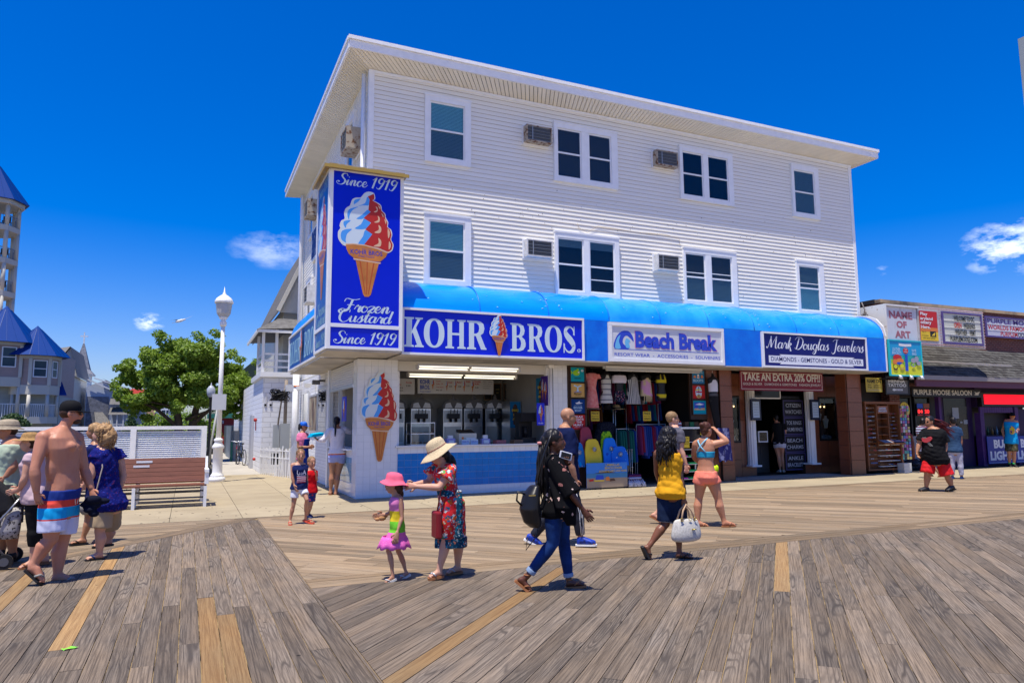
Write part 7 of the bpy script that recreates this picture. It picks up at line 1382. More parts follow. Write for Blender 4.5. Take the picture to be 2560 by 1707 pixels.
part(tw2,'cornice',CRM,('prism',octo(tx,ty,tr+.45),'z',22.6,23.0));spire(tw2,tx,ty,tr+.8,23.0,27.1,BROOF);part(tw2,'base',CRM,('prism',octo(tx,ty,tr+.1),'z',0,7.5))
for k in range(3):t=thing('balcony_chair',['dark chair on the top balcony of the tower','dark chair on the second balcony of the tower','dark chair on the third balcony of the tower'][k],'chair',(-16.4,79,20.6-3.1*k));mb=MB();mb.box(-.3,.3,-.3,.3,.4,.47);mb.box(-.3,.3,.25,.3,.47,1.0);[mb.box(a,a+.05,b,b+.05,0,.4)for a in(-.3,.25)for b in(-.3,.25)];mb.build('seat',BLK,t)
# cream gable house
gh=thing('gable_house','cream siding house with grey gable roof left of the church spire','building',(0,0,0));part(gh,'wall',CREAM,('box',-13.5,-10.85,85,95,0,7.0));part(gh,'gable',CREAM,('prism',[(-13.2,7.0),(-10.65,7.0),(-11.35,9.9)][::1],'y',85,85.3))
part(gh,'roof',mat('roof_grey',(.2,.2,.2),.9),('add',[(-13.4,84.7,6.9),(-11.35,84.7,10.0),(-11.35,95,10.0),(-13.4,95,6.9),(-10.55,84.7,6.9),(-10.55,95,6.9),(-14.4,90,10.0)],[(0,1,2,3),(1,4,5,2),(0,6,1)]));farwin(gh,-11.2,-10.95,6.2,6.5,84.98,.05,TRIM,False)
# church
ch=thing('church','small church tower with arched belfry, shingled spire and white cross','church',(0,0,0));cx,cy=-12.0,100
part(ch,'tower_wall',GSD,('box',cx-.95,cx+.95,cy-.95,cy+.95,0,6.0));part(ch,'belfry_floor',WH,('box',cx-1.05,cx+1.05,cy-1.05,cy+1.05,6.0,6.2))
for sx_ in(-1,1):
 for sy_ in(-1,1):part(ch,'belfry_post',WH,('box',cx+sx_*.85-.13,cx+sx_*.85+.13,cy+sy_*.85-.13,cy+sy_*.85+.13,6.2,8.0))
for sy_ in(-1,1):
 arch=[(cx-.72,8.05),(cx-.72,7.2)]+[(cx-.62*math.cos(math.pi*k/8),7.2+.6*math.sin(math.pi*k/8))for k in range(9)]+[(cx+.72,7.2),(cx+.72,8.05)]
 mb=MB();shape(mb,Face((0,cy+sy_*.85,0),(1,0,0),(0,0,1)),[arch],0);mb.build('arch',WH,ch)
mb=MB();[mb.box(cx-.7+.14*k,cx-.66+.14*k,cy-.9,cy-.86,6.2,6.9)for k in range(11)];mb.box(cx-.75,cx+.75,cy-.92,cy-.84,6.9,6.97);mb.build('balustrade',WH,ch)
o4=lambda r,z:[(cx-r,cy-r,z),(cx+r,cy-r,z),(cx+r,cy+r,z),(cx-r,cy+r,z)]
mb=MB();mb.add(o4(1.35,8.1)+o4(.85,8.7)+o4(.08,11.9),[(0,1,5,4),(1,2,6,5),(2,3,7,6),(3,0,4,7),(4,5,9,8),(5,6,10,9),(6,7,11,10),(7,4,8,11),(3,2,1,0)]);mb.build('spire',SHN,ch);part(ch,'cornice',WH,('box',cx-1.3,cx+1.3,cy-1.3,cy+1.3,8.0,8.099))
part(ch,'cross',WH,('box',cx-.06,cx+.06,cy-.06,cy+.06,11.9,13.3),('box',cx-.42,cx-.061,cy-.05,cy+.05,12.75,12.87),('box',cx+.061,cx+.42,cy-.05,cy+.05,12.75,12.87))
mb=MB();[mb.box(cx-.98,cx+.75,cy-.98,cy-.955,2+.42*k,2.36+.42*k)for k in range(9)];mb.build('wide_boards',mat('board_sage',(.46,.50,.44),.7),ch)
# blue-white house with shingle panel
h2=thing('seaside_house','long blue-white house with shingled wall panel and porches','building',(0,0,0));yy=90
part(h2,'wall',mat('wall_bluewhite',(.50,.55,.64),.7),('prism',[(-10.3,0),(-6.1,0),(-6.1,5.1),(-8.5,6.9),(-10.3,6.2)],'y',yy,yy+10));part(h2,'side_wall',mat('wall_grey2',(.36,.37,.37),.7),('box',-6.1,-4.9,yy+.4,yy+10,0,5.3));part(h2,'roof',mat('roof_pink',(.32,.22,.24),.8),('add',[(-10.4,yy-.3,6.9),(-8.9,yy-.3,7.15),(-5.9,yy-.3,5.6),(-5.9,yy+10,5.6),(-8.9,yy+10,7.15)],[(1,2,3,4)]))
part(h2,'verge',WH,('bar',(-10.2,yy-.32,6.95),(-6.0,yy-.32,4.95),.2,.14),('bar',(-9.6,yy-.32,7.1),(-5.9,yy-.32,5.9),.12,.12));part(h2,'red_roof',mat('roof_red',(.32,.04,.03),.8),('add',[(-6.6,yy-.2,5.0),(-4.6,yy-.2,5.0),(-4.8,yy+6,6.0),(-7.0,yy+6,6.0)],[(0,1,2,3)]),('add',[(-6.9,yy-.2,5.85),(-5.9,yy-.2,5.4),(-4.4,yy-.2,5.3),(-4.4,yy+1,6.0),(-6.9,yy+1,6.1)],[(0,1,2,3,4)]))
part(h2,'shingle_panel',SHN,('prism',[(-10.2,0),(-7.95,0),(-8.1,5.1),(-10.2,5.1)],'y',yy-.1,yy-.01));part(h2,'porch_roof',RG,('add',[(-7.9,yy-1.4,4.2),(-6.7,yy-1.4,4.2),(-6.4,yy-.1,5.0),(-7.9,yy-.1,5.0)],[(0,1,2,3)]),('add',[(-7.9,yy-1.8,3.1),(-5.9,yy-1.8,3.1),(-6.4,yy-.1,3.9),(-7.9,yy-.1,3.9)],[(0,1,2,3)]),('add',[(-9.0,yy-2,2.0),(-7.4,yy-2,2.0),(-8.6,yy-.15,3.4),(-9.4,yy-.15,3.4)],[(0,1,2,3)]))
for x in(-7.7,-7.1,-6.5,-5.95):part(h2,'porch_post',WH,('box',x,x+.09,yy-1.7,yy-1.6,0,3.1))
part(h2,'porch_rail',WH,('box',-7.8,-5.9,yy-1.68,yy-1.62,2.0,2.08));farwin(h2,-7.4,-6.9,3.4,4.0,yy-.02,.05,TRIM,False)
bh=thing('brown_house','brown shingled house with one white dormer window','building',(0,0,0));part(bh,'wall',mat('wall_brown',(.13,.075,.05),.8),('box',-6.6,-4.4,110,118,0,3.4));part(bh,'roof',mat('roof_brown',(.14,.09,.06),.9),('add',[(-6.7,109.8,3.3),(-4.3,109.8,3.3),(-4.3,114,4.6),(-6.7,114,4.6)],[(0,1,2,3)]));part(bh,'dormer',WH,('prism',[(-5.9,3.0),(-5.3,3.0),(-5.3,3.7),(-5.6,4.1),(-5.9,3.7)],'y',109.6,111));part(bh,'dormer_pane',WGL,('box',-5.72,-5.48,109.57,109.59,3.2,3.65))
tb_=thing('inn_building','white inn with maroon Talbot Inn lettering beyond the brown house','building',(0,0,0));part(tb_,'wall',mat('inn_white',(.62,.64,.68),.7),('box',-5.0,-2.6,120,130,0,4.9));part(tb_,'gable',mat('inn_white',(.6,.6,.6),.7),('prism',[(-5,4.9),(-2.6,4.9),(-4.1,5.5)],'y',120,130));l=MB();f=front(119.98);text(l,f,'Talbot',-4.9,-3.9,4.05,4.5,.01,bold=.05);text(l,f,'Inn',-4.7,-4.2,3.5,3.95,.01,bold=.05);l.build('lettering',mat('maroon',(.20,.02,.05),.6),tb_)
for k in range(3):farwin(tb_,-3.7,-3.2,1.6+1.0*k,2.3+1.0*k,119.97,.05,TRIM,False);farwin(tb_,-3.1,-2.75,1.6+1.0*k,2.3+1.0*k,119.97,.05,TRIM,False)
for k,(x0,x1,y,h,c,lb)in enumerate(((-2.6,-1.6,130,3.6,(.35,.45,.55),'pale blue block beyond the inn'),(-1.7,-.4,140,3.2,(.55,.57,.6),'white block glimpsed under the tree'),(3.2,8,75,5.5,(.45,.46,.45),'grey house behind the annex at the alley end'),(-40,-24,95,9,(.5,.48,.44),'long cream block beyond the hotel'))):
 t=thing('distant_building',lb,'building',(0,0,0));part(t,'wall',mat('distant_%d'%k,c,.7),('box',x0,x1,y,y+8,0,h));part(t,'roof',RG,('box',x0-.2,x1+.2,y-.2,y+8,h,h+.25))
 for q in range(max(1,int((x1-x0)//1.1))):farwin(t,x0+.3+1.1*q,x0+.75+1.1*q,h*.45,h*.7,y-.02,.05,TRIM,False)
dk=thing('dark_roof_house','house with dark green gable roof seen over the tree at the alley','building',(0,0,0));part(dk,'wall',CREAM,('box',3.3,9.5,70,80,0,5.6));part(dk,'roof',mat('roof_dkgreen',(.05,.07,.055),.8),('prism',[(2.9,5.5),(9.9,5.5),(6.2,8.6)],'y',69.6,80))
# measured joints of each figure, in metres from the point where it stands
PEOPLE={'shirtless':{
'base':(-1.201,9.198),'J':{'top':(0.014,0.002,1.935),'hc':(0.021,0.003,1.796),'nk':(-0.055,-0.007,1.622),'shN':(-0.2,-0.147,1.524),'shF':(0.066,0.13,1.51),'elN':(-0.245,-0.254,1.202),'wrN':(-0.216,-0.25,0.962),'haN':(-0.181,-0.225,0.808),'elF':(0.167,0.143,1.154),'wrF':(0.249,0.083,0.95),'haF':(0.293,0.038,0.822),'hipN':(-0.08,-0.111,0.819),'hipF':(0.015,0.103,0.794),'knN':(-0.074,-0.131,0.461),'anN':(-0.221,-0.15,0.204),'toN':(-0.114,-0.166,0.015),'heN':(-0.264,-0.156,0.161),'knF':(-0.0,0.101,0.403),'anF':(-0.021,0.048,0.028),'toF':(0.191,0.075,-0.06),'heF':(-0.072,0.041,-0.015)},
'bf':(0.957,-0.289),'hf':(1.0,-0.019)},'purple':{
'base':(-0.972,10.496),'J':{'top':(-0.031,-0.003,1.702),'hc':(-0.031,-0.003,1.551),'nk':(-0.008,-0.001,1.391),'shN':(-0.058,-0.106,1.295),'shF':(0.16,0.115,1.283),'elN':(-0.096,-0.16,1.037),'wrN':(-0.167,-0.116,0.923),'haN':(-0.216,-0.1,0.875),'elF':(0.234,0.122,1.008),'wrF':(0.198,0.119,0.824),'haF':(0.173,0.116,0.724),'hipN':(0.058,-0.075,0.697),'hipF':(0.132,0.093,0.678),'knN':(0.019,-0.079,0.342),'anN':(0.033,-0.077,0.066),'toN':(-0.11,-0.111,0.011),'heN':(0.071,-0.074,0.014),'knF':(0.09,0.36,0.314),'anF':(0.091,0.36,0.153),'toF':(-0.085,0.344,0.101),'heF':(0.131,0.364,0.116)},
'bf':(-0.97,0.242),'hf':(-0.98,0.198)},'darkblue':{
'base':(-1.258,11.877),'J':{'top':(0.031,0.003,1.704),'hc':(0.029,0.003,1.581),'nk':(0.046,0.005,1.419),'shN':(0.005,-0.1,1.31),'shF':(0.066,0.108,1.303),'elN':(-0.029,-0.104,1.051),'wrN':(-0.099,-0.111,0.869),'haN':(-0.112,-0.112,0.815),'elF':(0.097,0.111,1.036),'wrF':(0.076,0.109,0.81),'haF':(0.046,0.105,0.755),'hipN':(0.07,-0.073,0.656),'hipF':(0.12,0.093,0.64),'knN':(0.029,-0.077,0.365),'anN':(-0.019,-0.083,0.086),'toN':(-0.171,-0.119,0.03),'heN':(0.031,-0.077,0.027),'knF':(0.136,0.095,0.339),'anF':(0.143,0.096,0.041),'toF':(0.075,0.058,-0.005),'heF':(0.186,0.1,-0.0)},
'bf':(-1.0,-0.006),'hf':(-0.994,-0.105)},'bucket':{
'base':(-1.926,10.636),'J':{'top':(-0.093,-0.017,1.741),'hc':(-0.105,-0.019,1.61),'nk':(-0.046,-0.008,1.504),'shN':(0.006,-0.151,1.425),'shF':(-0.116,0.131,1.437),'elN':(0.03,-0.198,1.187),'wrN':(-0.046,-0.212,1.048),'haN':(-0.087,-0.219,0.987),'elF':(-0.113,0.132,1.175),'wrF':(-0.17,0.122,1.032),'haF':(-0.193,0.118,0.968),'hipN':(0.007,-0.1,0.832),'hipF':(-0.042,0.094,0.818),'knN':(0.004,-0.101,0.454),'anN':(0.064,-0.09,0.103),'toN':(-0.036,-0.108,0.052),'heN':(0.1,-0.084,0.053),'knF':(-0.072,0.089,0.435),'anF':(-0.091,0.085,0.12),'toF':(-0.179,0.069,0.082),'heF':(-0.056,0.091,0.076)},
'bf':(-0.961,-0.275),'hf':(-0.891,-0.453)},'strawcapri':{
'base':(-1.673,10.193),'J':{'top':(-0.017,-0.003,1.601),'hc':(-0.042,-0.007,1.459),'nk':(0.004,0.001,1.348),'shN':(-0.011,-0.123,1.275),'shF':(0.009,0.123,1.265),'elN':(-0.043,-0.159,1.047),'wrN':(-0.089,-0.116,0.924),'haN':(-0.125,-0.122,0.911),'elF':(-0.004,0.121,1.044),'wrF':(-0.062,0.111,0.921),'haF':(-0.096,0.086,0.893),'hipN':(0.062,-0.071,0.806),'hipF':(0.063,0.091,0.792),'knN':(0.082,-0.068,0.452),'anN':(0.078,-0.068,0.088),'toN':(-0.05,-0.089,0.012),'heN':(0.101,-0.064,0.025),'knF':(0.14,0.124,0.424),'anF':(0.179,0.131,0.094),'toF':(0.059,0.111,0.029),'heF':(0.216,0.137,0.027)},
'bf':(-1.0,-0.014),'hf':(-0.998,-0.063)},'flaggirl':{
'base':(1.731,12.618),'J':{'top':(0.052,-0.007,1.261),'hc':(0.035,-0.005,1.138),'nk':(0.025,-0.003,1.015),'shN':(-0.094,-0.007,0.978),'shF':(0.106,0.036,0.97),'elN':(-0.101,-0.047,0.79),'wrN':(-0.07,-0.071,0.656),'haN':(-0.049,-0.094,0.596),'elF':(0.15,0.08,0.828),'wrF':(0.167,0.078,0.69),'haF':(0.166,0.058,0.623),'hipN':(-0.035,0.005,0.588),'hipF':(0.086,0.008,0.582),'knN':(-0.063,-0.012,0.307),'anN':(-0.106,0.014,0.065),'toN':(-0.113,-0.106,0.006),'heN':(-0.105,0.065,0.032),'knF':(0.138,-0.12,0.408),'anF':(0.141,-0.019,0.108),'toF':(0.253,-0.136,0.021),'heF':(0.123,0.034,0.056)},
'bf':(0.199,-0.98),'hf':(-0.037,-0.999)},'boy':{
'base':(2.055,13.345),'J':{'top':(0.015,-0.002,1.091),'hc':(0.011,-0.002,0.982),'nk':(-0.001,0.0,0.873),'shN':(-0.083,0.013,0.817),'shF':(0.057,-0.009,0.806),'elN':(-0.096,0.045,0.67),'wrN':(-0.098,0.015,0.571),'haN':(-0.099,-0.005,0.522),'elF':(0.102,-0.066,0.67),'wrF':(0.067,-0.132,0.784),'haF':(0.05,-0.139,0.842),'hipN':(-0.033,0.005,0.468),'hipF':(0.044,-0.007,0.466),'knN':(-0.032,-0.035,0.227),'anN':(-0.033,0.025,0.049),'toN':(0.027,-0.055,-0.01),'heN':(-0.034,0.056,-0.004),'knF':(0.022,-0.003,0.236),'anF':(-0.01,0.083,0.056),'toF':(0.046,0.023,0.002),'heF':(-0.011,0.123,0.016)},
'bf':(0.183,-0.983),'hf':(0.306,-0.952)},'employee':{
'base':(2.73,18.9),'J':{'top':(-0.055,0.008,1.787),'hc':(-0.021,0.003,1.652),'nk':(-0.048,0.007,1.527),'shN':(-0.132,-0.031,1.445),'shF':(0.061,0.112,1.432),'elN':(-0.159,-0.058,1.189),'wrN':(0.078,-0.163,1.187),'haN':(0.166,-0.176,1.216),'elF':(0.115,0.084,1.181),'wrF':(0.13,-0.019,1.162),'haF':(0.187,-0.047,1.183),'hipN':(-0.079,-0.039,0.94),'hipF':(0.028,0.077,0.934),'knN':(-0.04,-0.045,0.571),'anN':(-0.042,-0.044,0.285),'toN':(0.043,-0.087,0.234),'heN':(-0.071,-0.04,0.255),'knF':(0.041,0.095,0.561),'anF':(0.038,0.096,0.293),'toF':(0.128,0.083,0.25),'heF':(0.019,0.098,0.263)},
'bf':(0.866,-0.5),'hf':(0.907,-0.421)},'counterwoman':{
'base':(3.247,17.583),'J':{'top':(0.046,-0.008,1.861),'hc':(0.048,-0.009,1.743),'nk':(0.047,-0.009,1.605),'shN':(-0.126,0.023,1.508),'shF':(0.233,0.008,1.544),'elN':(-0.266,0.029,1.304),'wrN':(-0.403,0.074,1.315),'haN':(-0.46,0.085,1.365),'elF':(0.369,0.084,1.493),'wrF':(0.486,0.215,1.471),'haF':(0.546,0.306,1.449),'hipN':(-0.028,0.005,0.891),'hipF':(0.16,-0.03,0.888),'knN':(-0.039,0.007,0.503),'anN':(-0.067,0.012,0.098),'toN':(-0.032,0.148,0.018),'heN':(-0.08,-0.036,0.007),'knF':(0.093,-0.017,0.48),'anF':(0.055,-0.01,0.075),'toF':(0.091,0.126,0.005),'heF':(0.038,-0.058,-0.016)},
'bf':(0.297,0.955),'hf':(0.457,0.89)},'pinkhat':{
'base':(2.083,7.621),'J':{'top':(-0.007,0.002,1.101),'hc':(-0.033,0.009,0.999),'nk':(0.001,-0.0,0.89),'shN':(0.013,-0.087,0.846),'shF':(-0.016,0.087,0.838),'elN':(0.029,-0.112,0.658),'wrN':(-0.029,-0.137,0.51),'haN':(-0.049,-0.142,0.424),'elF':(-0.037,0.135,0.68),'wrF':(-0.098,0.151,0.665),'haF':(-0.137,0.162,0.66),'hipN':(0.013,-0.055,0.552),'hipF':(-0.004,0.053,0.54),'knN':(-0.095,-0.036,0.312),'anN':(-0.052,-0.069,0.072),'toN':(-0.143,-0.064,-0.018),'heN':(-0.027,-0.076,0.028),'knF':(0.045,0.071,0.274),'anF':(0.125,0.049,0.063),'toF':(0.049,0.049,-0.014),'heF':(0.158,0.04,0.034)},
'bf':(-0.977,0.215),'hf':(-0.934,0.358)},'sunhat':{
'base':(2.569,7.5),'J':{'top':(-0.089,0.03,1.464),'hc':(-0.06,0.021,1.324),'nk':(0.001,-0.0,1.201),'shN':(0.039,-0.14,1.144),'shF':(-0.023,0.167,1.153),'elN':(-0.106,-0.175,0.971),'wrN':(-0.313,-0.02,0.979),'haN':(-0.377,0.045,0.983),'elF':(-0.128,0.149,1.0),'wrF':(-0.284,0.118,0.991),'haF':(-0.366,0.125,0.97),'hipN':(0.052,-0.123,0.801),'hipF':(0.085,0.077,0.781),'knN':(-0.012,-0.101,0.431),'anN':(-0.07,-0.082,0.093),'toN':(-0.183,-0.064,0.023),'heN':(-0.038,-0.093,0.043),'knF':(0.175,0.046,0.375),'anF':(0.202,0.09,0.079),'toF':(0.077,0.1,0.014),'heF':(0.237,0.077,0.033)},
'bf':(-0.984,0.18),'hf':(-0.991,0.132)},'floral':{
'base':(3.397,6.487),'J':{'top':(0.003,-0.001,1.556),'hc':(0.019,-0.01,1.459),'nk':(-0.0,0.0,1.318),'shN':(-0.068,-0.1,1.247),'shF':(0.105,0.103,1.247),'elN':(0.063,-0.259,0.942),'wrN':(0.17,-0.292,0.792),'haN':(0.207,-0.312,0.737),'elF':(0.104,0.081,1.04),'wrF':(0.125,-0.009,1.199),'haF':(0.108,-0.057,1.273),'hipN':(-0.053,-0.085,0.783),'hipF':(0.102,0.059,0.76),'knN':(-0.057,-0.083,0.468),'anN':(-0.284,0.036,0.148),'toN':(-0.252,0.019,-0.015),'heN':(-0.379,0.086,0.099),'knF':(0.123,0.026,0.439),'anF':(0.163,0.005,0.07),'toF':(0.289,-0.095,0.028),'heF':(0.139,0.017,0.002)},
'bf':(0.862,-0.508),'hf':(0.835,-0.55)},'bald':{
'base':(4.963,8.571),'J':{'top':(-0.182,0.105,1.83),'hc':(-0.176,0.102,1.733),'nk':(-0.216,0.125,1.602),'shN':(-0.229,-0.04,1.49),'shF':(-0.146,0.293,1.504),'elN':(-0.262,-0.103,1.101),'wrN':(-0.203,-0.113,0.897),'haN':(-0.188,-0.122,0.78),'elF':(-0.004,0.233,1.078),'wrF':(0.008,0.226,0.868),'haF':(0.006,0.227,0.763),'hipN':(-0.238,0.022,0.771),'hipF':(-0.14,0.22,0.752),'knN':(-0.139,-0.035,0.45),'anN':(-0.107,-0.054,0.132),'toN':(0.057,-0.172,0.037),'heN':(-0.145,-0.031,0.032),'knF':(-0.382,0.337,0.39),'anF':(-0.576,0.449,0.097),'toF':(-0.463,0.384,-0.039),'heF':(-0.66,0.498,0.062)},
'bf':(0.911,-0.413),'hf':(0.93,-0.367)},'yellow':{
'base':(5.536,7.212),'J':{'top':(-0.09,0.069,1.587),'hc':(-0.093,0.071,1.468),'nk':(-0.107,0.082,1.323),'shN':(-0.032,0.024,1.258),'shF':(-0.182,0.203,1.256),'elN':(-0.027,-0.017,0.974),'wrN':(-0.011,-0.055,0.719),'haN':(-0.004,-0.06,0.617),'elF':(-0.157,0.272,1.053),'wrF':(-0.053,0.356,0.871),'haF':(-0.004,0.382,0.801),'hipN':(-0.039,0.03,0.79),'hipF':(-0.139,0.132,0.786),'knN':(0.02,0.086,0.407),'anN':(-0.001,0.077,0.09),'toN':(0.11,-0.034,0.003),'heN':(-0.046,0.086,0.003),'knF':(-0.156,0.12,0.414),'anF':(-0.379,0.14,0.178),'toF':(-0.389,0.147,-0.011),'heF':(-0.468,0.158,0.151)},
'bf':(0.995,0.098),'hf':(0.981,0.196)},'greytee':{
'base':(7.282,9.679),'J':{'top':(0.021,-0.016,1.822),'hc':(0.018,-0.014,1.707),'nk':(0.035,-0.027,1.584),'shN':(0.035,-0.176,1.471),'shF':(0.046,0.153,1.468),'elN':(0.029,-0.21,1.195),'wrN':(0.077,-0.246,0.973),'haN':(0.083,-0.25,0.836),'elF':(0.039,0.159,1.185),'wrF':(0.077,0.193,0.952),'haF':(0.074,0.195,0.846),'hipN':(-0.018,-0.112,0.832),'hipF':(0.069,0.074,0.818),'knN':(0.031,-0.124,0.454),'anN':(0.053,-0.103,0.094),'toN':(0.173,-0.192,0.029),'heN':(0.011,-0.071,0.025),'knF':(-0.024,0.143,0.451),'anF':(-0.162,0.247,0.179),'toF':(-0.116,0.187,0.028),'heF':(-0.247,0.311,0.117)},
'bf':(0.938,-0.346),'hf':(0.938,-0.346)},'peach':{
'base':(7.67,9.201),'J':{'top':(-0.028,0.023,1.632),'hc':(-0.037,0.031,1.529),'nk':(-0.067,0.056,1.392),'shN':(0.032,-0.027,1.289),'shF':(-0.135,0.177,1.297),'elN':(0.199,-0.166,1.34),'wrN':(0.128,-0.042,1.485),'haN':(0.105,0.017,1.554),'elF':(-0.11,0.287,1.103),'wrF':(0.052,0.321,0.958),'haF':(0.143,0.272,0.923),'hipN':(0.004,-0.003,0.771),'hipF':(-0.123,0.103,0.769),'knN':(0.07,-0.058,0.436),'anN':(0.126,-0.105,0.088),'toN':(0.284,-0.172,0.028),'heN':(0.094,-0.104,0.015),'knF':(-0.127,0.171,0.442),'anF':(-0.188,0.157,0.051),'toF':(-0.025,0.099,-0.002),'heF':(-0.215,0.153,-0.005)},
'bf':(0.973,0.23),'hf':(0.996,0.09)},'redman':{
'base':(16.151,11.418),'J':{'top':(-0.02,0.028,1.76),'hc':(-0.017,0.023,1.639),'nk':(0.012,-0.017,1.487),'shN':(-0.075,0.107,1.39),'shF':(0.124,-0.175,1.359),'elN':(-0.195,0.189,1.118),'wrN':(-0.286,0.197,0.916),'haN':(-0.297,0.161,0.79),'elF':(0.157,-0.222,1.075),'wrF':(0.048,-0.241,0.863),'haF':(0.001,-0.227,0.767),'hipN':(-0.047,0.066,0.742),'hipF':(0.096,-0.136,0.747),'knN':(-0.135,0.087,0.415),'anN':(-0.126,0.144,0.083),'toN':(-0.318,0.19,0.006),'heN':(-0.07,0.134,-0.008),'knF':(0.148,-0.209,0.363),'anF':(0.234,-0.245,0.097),'toF':(0.082,-0.202,0.005),'heF':(0.284,-0.263,0.067)},
'bf':(-0.994,-0.112),'hf':(-0.994,0.111)},'blueman':{
'base':(20.194,13.589),'J':{'top':(0.006,-0.009,1.757),'hc':(0.002,-0.002,1.638),'nk':(-0.003,0.005,1.509),'shN':(-0.086,0.128,1.418),'shF':(0.08,-0.119,1.399),'elN':(-0.023,0.177,1.114),'wrN':(0.036,0.215,0.909),'haN':(0.051,0.193,0.836),'elF':(0.11,-0.128,1.116),'wrF':(0.098,-0.11,0.916),'haF':(0.107,-0.087,0.834),'hipN':(-0.048,0.071,0.805),'hipF':(0.04,-0.059,0.807),'knN':(-0.057,0.085,0.441),'anN':(-0.067,0.099,0.078),'toN':(0.055,0.133,-0.02),'heN':(-0.108,0.088,-0.011),'knF':(0.052,-0.077,0.445),'anF':(0.06,-0.088,0.084),'toF':(0.186,-0.026,-0.005),'heF':(0.018,-0.099,-0.003)},
'bf':(0.881,0.473),'hf':(0.704,0.71)},'stripes':{
'base':(19.3,14.6),'J':{'top':(0.361,-0.477,1.728),'hc':(0.357,-0.472,1.626),'nk':(0.343,-0.453,1.524),'shN':(0.285,-0.377,1.431),'shF':(0.469,-0.455,1.43),'elN':(0.256,-0.339,1.19),'wrN':(0.223,-0.378,1.005),'haN':(0.23,-0.387,0.931),'elF':(0.47,-0.455,1.188),'wrF':(0.462,-0.445,1.003),'haF':(0.459,-0.442,0.928),'hipN':(0.287,-0.379,0.838),'hipF':(0.386,-0.427,0.837),'knN':(0.409,-0.541,0.491),'anN':(0.544,-0.719,0.13),'toN':(0.664,-0.794,0.067),'heN':(0.505,-0.701,0.058),'knF':(0.442,-0.418,0.485),'anF':(0.495,-0.489,0.119),'toF':(0.539,-0.514,0.073),'heF':(0.443,-0.502,0.066)},
'bf':(0.983,0.183),'hf':(0.937,0.349)},'tank':{
'base':(27.0,16.45),'J':{'top':(0.22,-0.362,1.983),'hc':(0.22,-0.36,1.833),'nk':(0.195,-0.32,1.707),'shN':(0.114,-0.187,1.663),'shF':(0.266,-0.437,1.637),'elN':(0.128,-0.019,1.363),'wrN':(0.058,-0.096,1.11),'haN':(0.036,-0.156,1.008),'elF':(0.419,-0.4,1.361),'wrF':(0.156,-0.545,1.386),'haF':(0.096,-0.542,1.319),'hipN':(0.126,-0.208,0.95),'hipF':(0.205,-0.337,0.951),'knN':(0.074,-0.217,0.563),'anN':(0.108,-0.178,0.219),'toN':(-0.012,-0.326,0.081),'heN':(0.138,-0.13,0.125),'knF':(0.152,-0.346,0.565),'anF':(0.179,-0.294,0.21),'toF':(0.094,-0.5,0.064),'heF':(0.212,-0.252,0.128)},
'bf':(-0.767,-0.641),'hf':(-0.634,-0.773)},'shopwoman':{
'base':(17.45,17.55),'J':{'top':(-0.058,0.058,1.942),'hc':(-0.058,0.057,1.792),'nk':(-0.039,0.039,1.663),'shN':(-0.108,0.107,1.578),'shF':(0.12,-0.119,1.554),'elN':(-0.116,0.088,1.322),'wrN':(-0.082,0.223,1.127),'haN':(-0.071,0.268,1.062),'elF':(0.147,-0.118,1.277),'wrF':(0.19,-0.047,1.106),'haF':(0.201,-0.003,1.041),'hipN':(-0.072,0.071,0.959),'hipF':(0.071,-0.07,0.959),'knN':(-0.043,0.042,0.556),'anN':(-0.014,0.014,0.134),'toN':(-0.004,0.173,0.041),'heN':(-0.031,-0.026,0.061),'knF':(0.043,-0.042,0.557),'anF':(0.056,-0.056,0.136),'toF':(0.153,0.017,0.057),'heF':(0.026,-0.082,0.062)},
'bf':(0.631,0.776),'hf':(0.24,0.971)}}
# ================================================================ PEOPLE
V=Vector
def remesh(mb,vox,smooth=3,name='body'):
 me=mb.mesh('tmp');o=bpy.data.objects.new('tmp',me);COL.objects.link(o)
 m=o.modifiers.new('r','REMESH');m.mode='VOXEL';m.voxel_size=vox;m.adaptivity=0
 s=o.modifiers.new('s','SMOOTH');s.factor=.5;s.iterations=smooth
 dg=bpy.context.evaluated_depsgraph_get();dg.update();out=bpy.data.meshes.new_from_object(o.evaluated_get(dg));bpy.data.objects.remove(o);bpy.data.meshes.remove(me)
 out.polygons.foreach_set('use_smooth',[True]*len(out.polygons));out.name=name;return out
def wrinkle(me,amp,seed=0,k=(38,26,16),vert=False):
 n=len(me.vertices);co=np.empty(n*3);me.vertices.foreach_get('co',co);co=co.reshape(-1,3);no=np.empty(n*3);me.vertices.foreach_get('normal',no);no=no.reshape(-1,3)
 R=np.random.default_rng(seed);d=np.zeros(n)
 for q in range(7):
  f=R.normal(size=3);f/=np.linalg.norm(f);f*=R.uniform(k[2],k[0])
  if vert:f*=np.array([1,1,.18])
  w=np.sin(co@(R.normal(size=3)*6)+R.uniform(0,6))*1.5;d+=np.abs(np.sin(co@f+w+R.uniform(0,6)))*R.uniform(.4,1)
 d=(d-d.mean())/3;co+=no*(amp*d)[:,None];me.vertices.foreach_set('co',co.ravel());me.update();return me
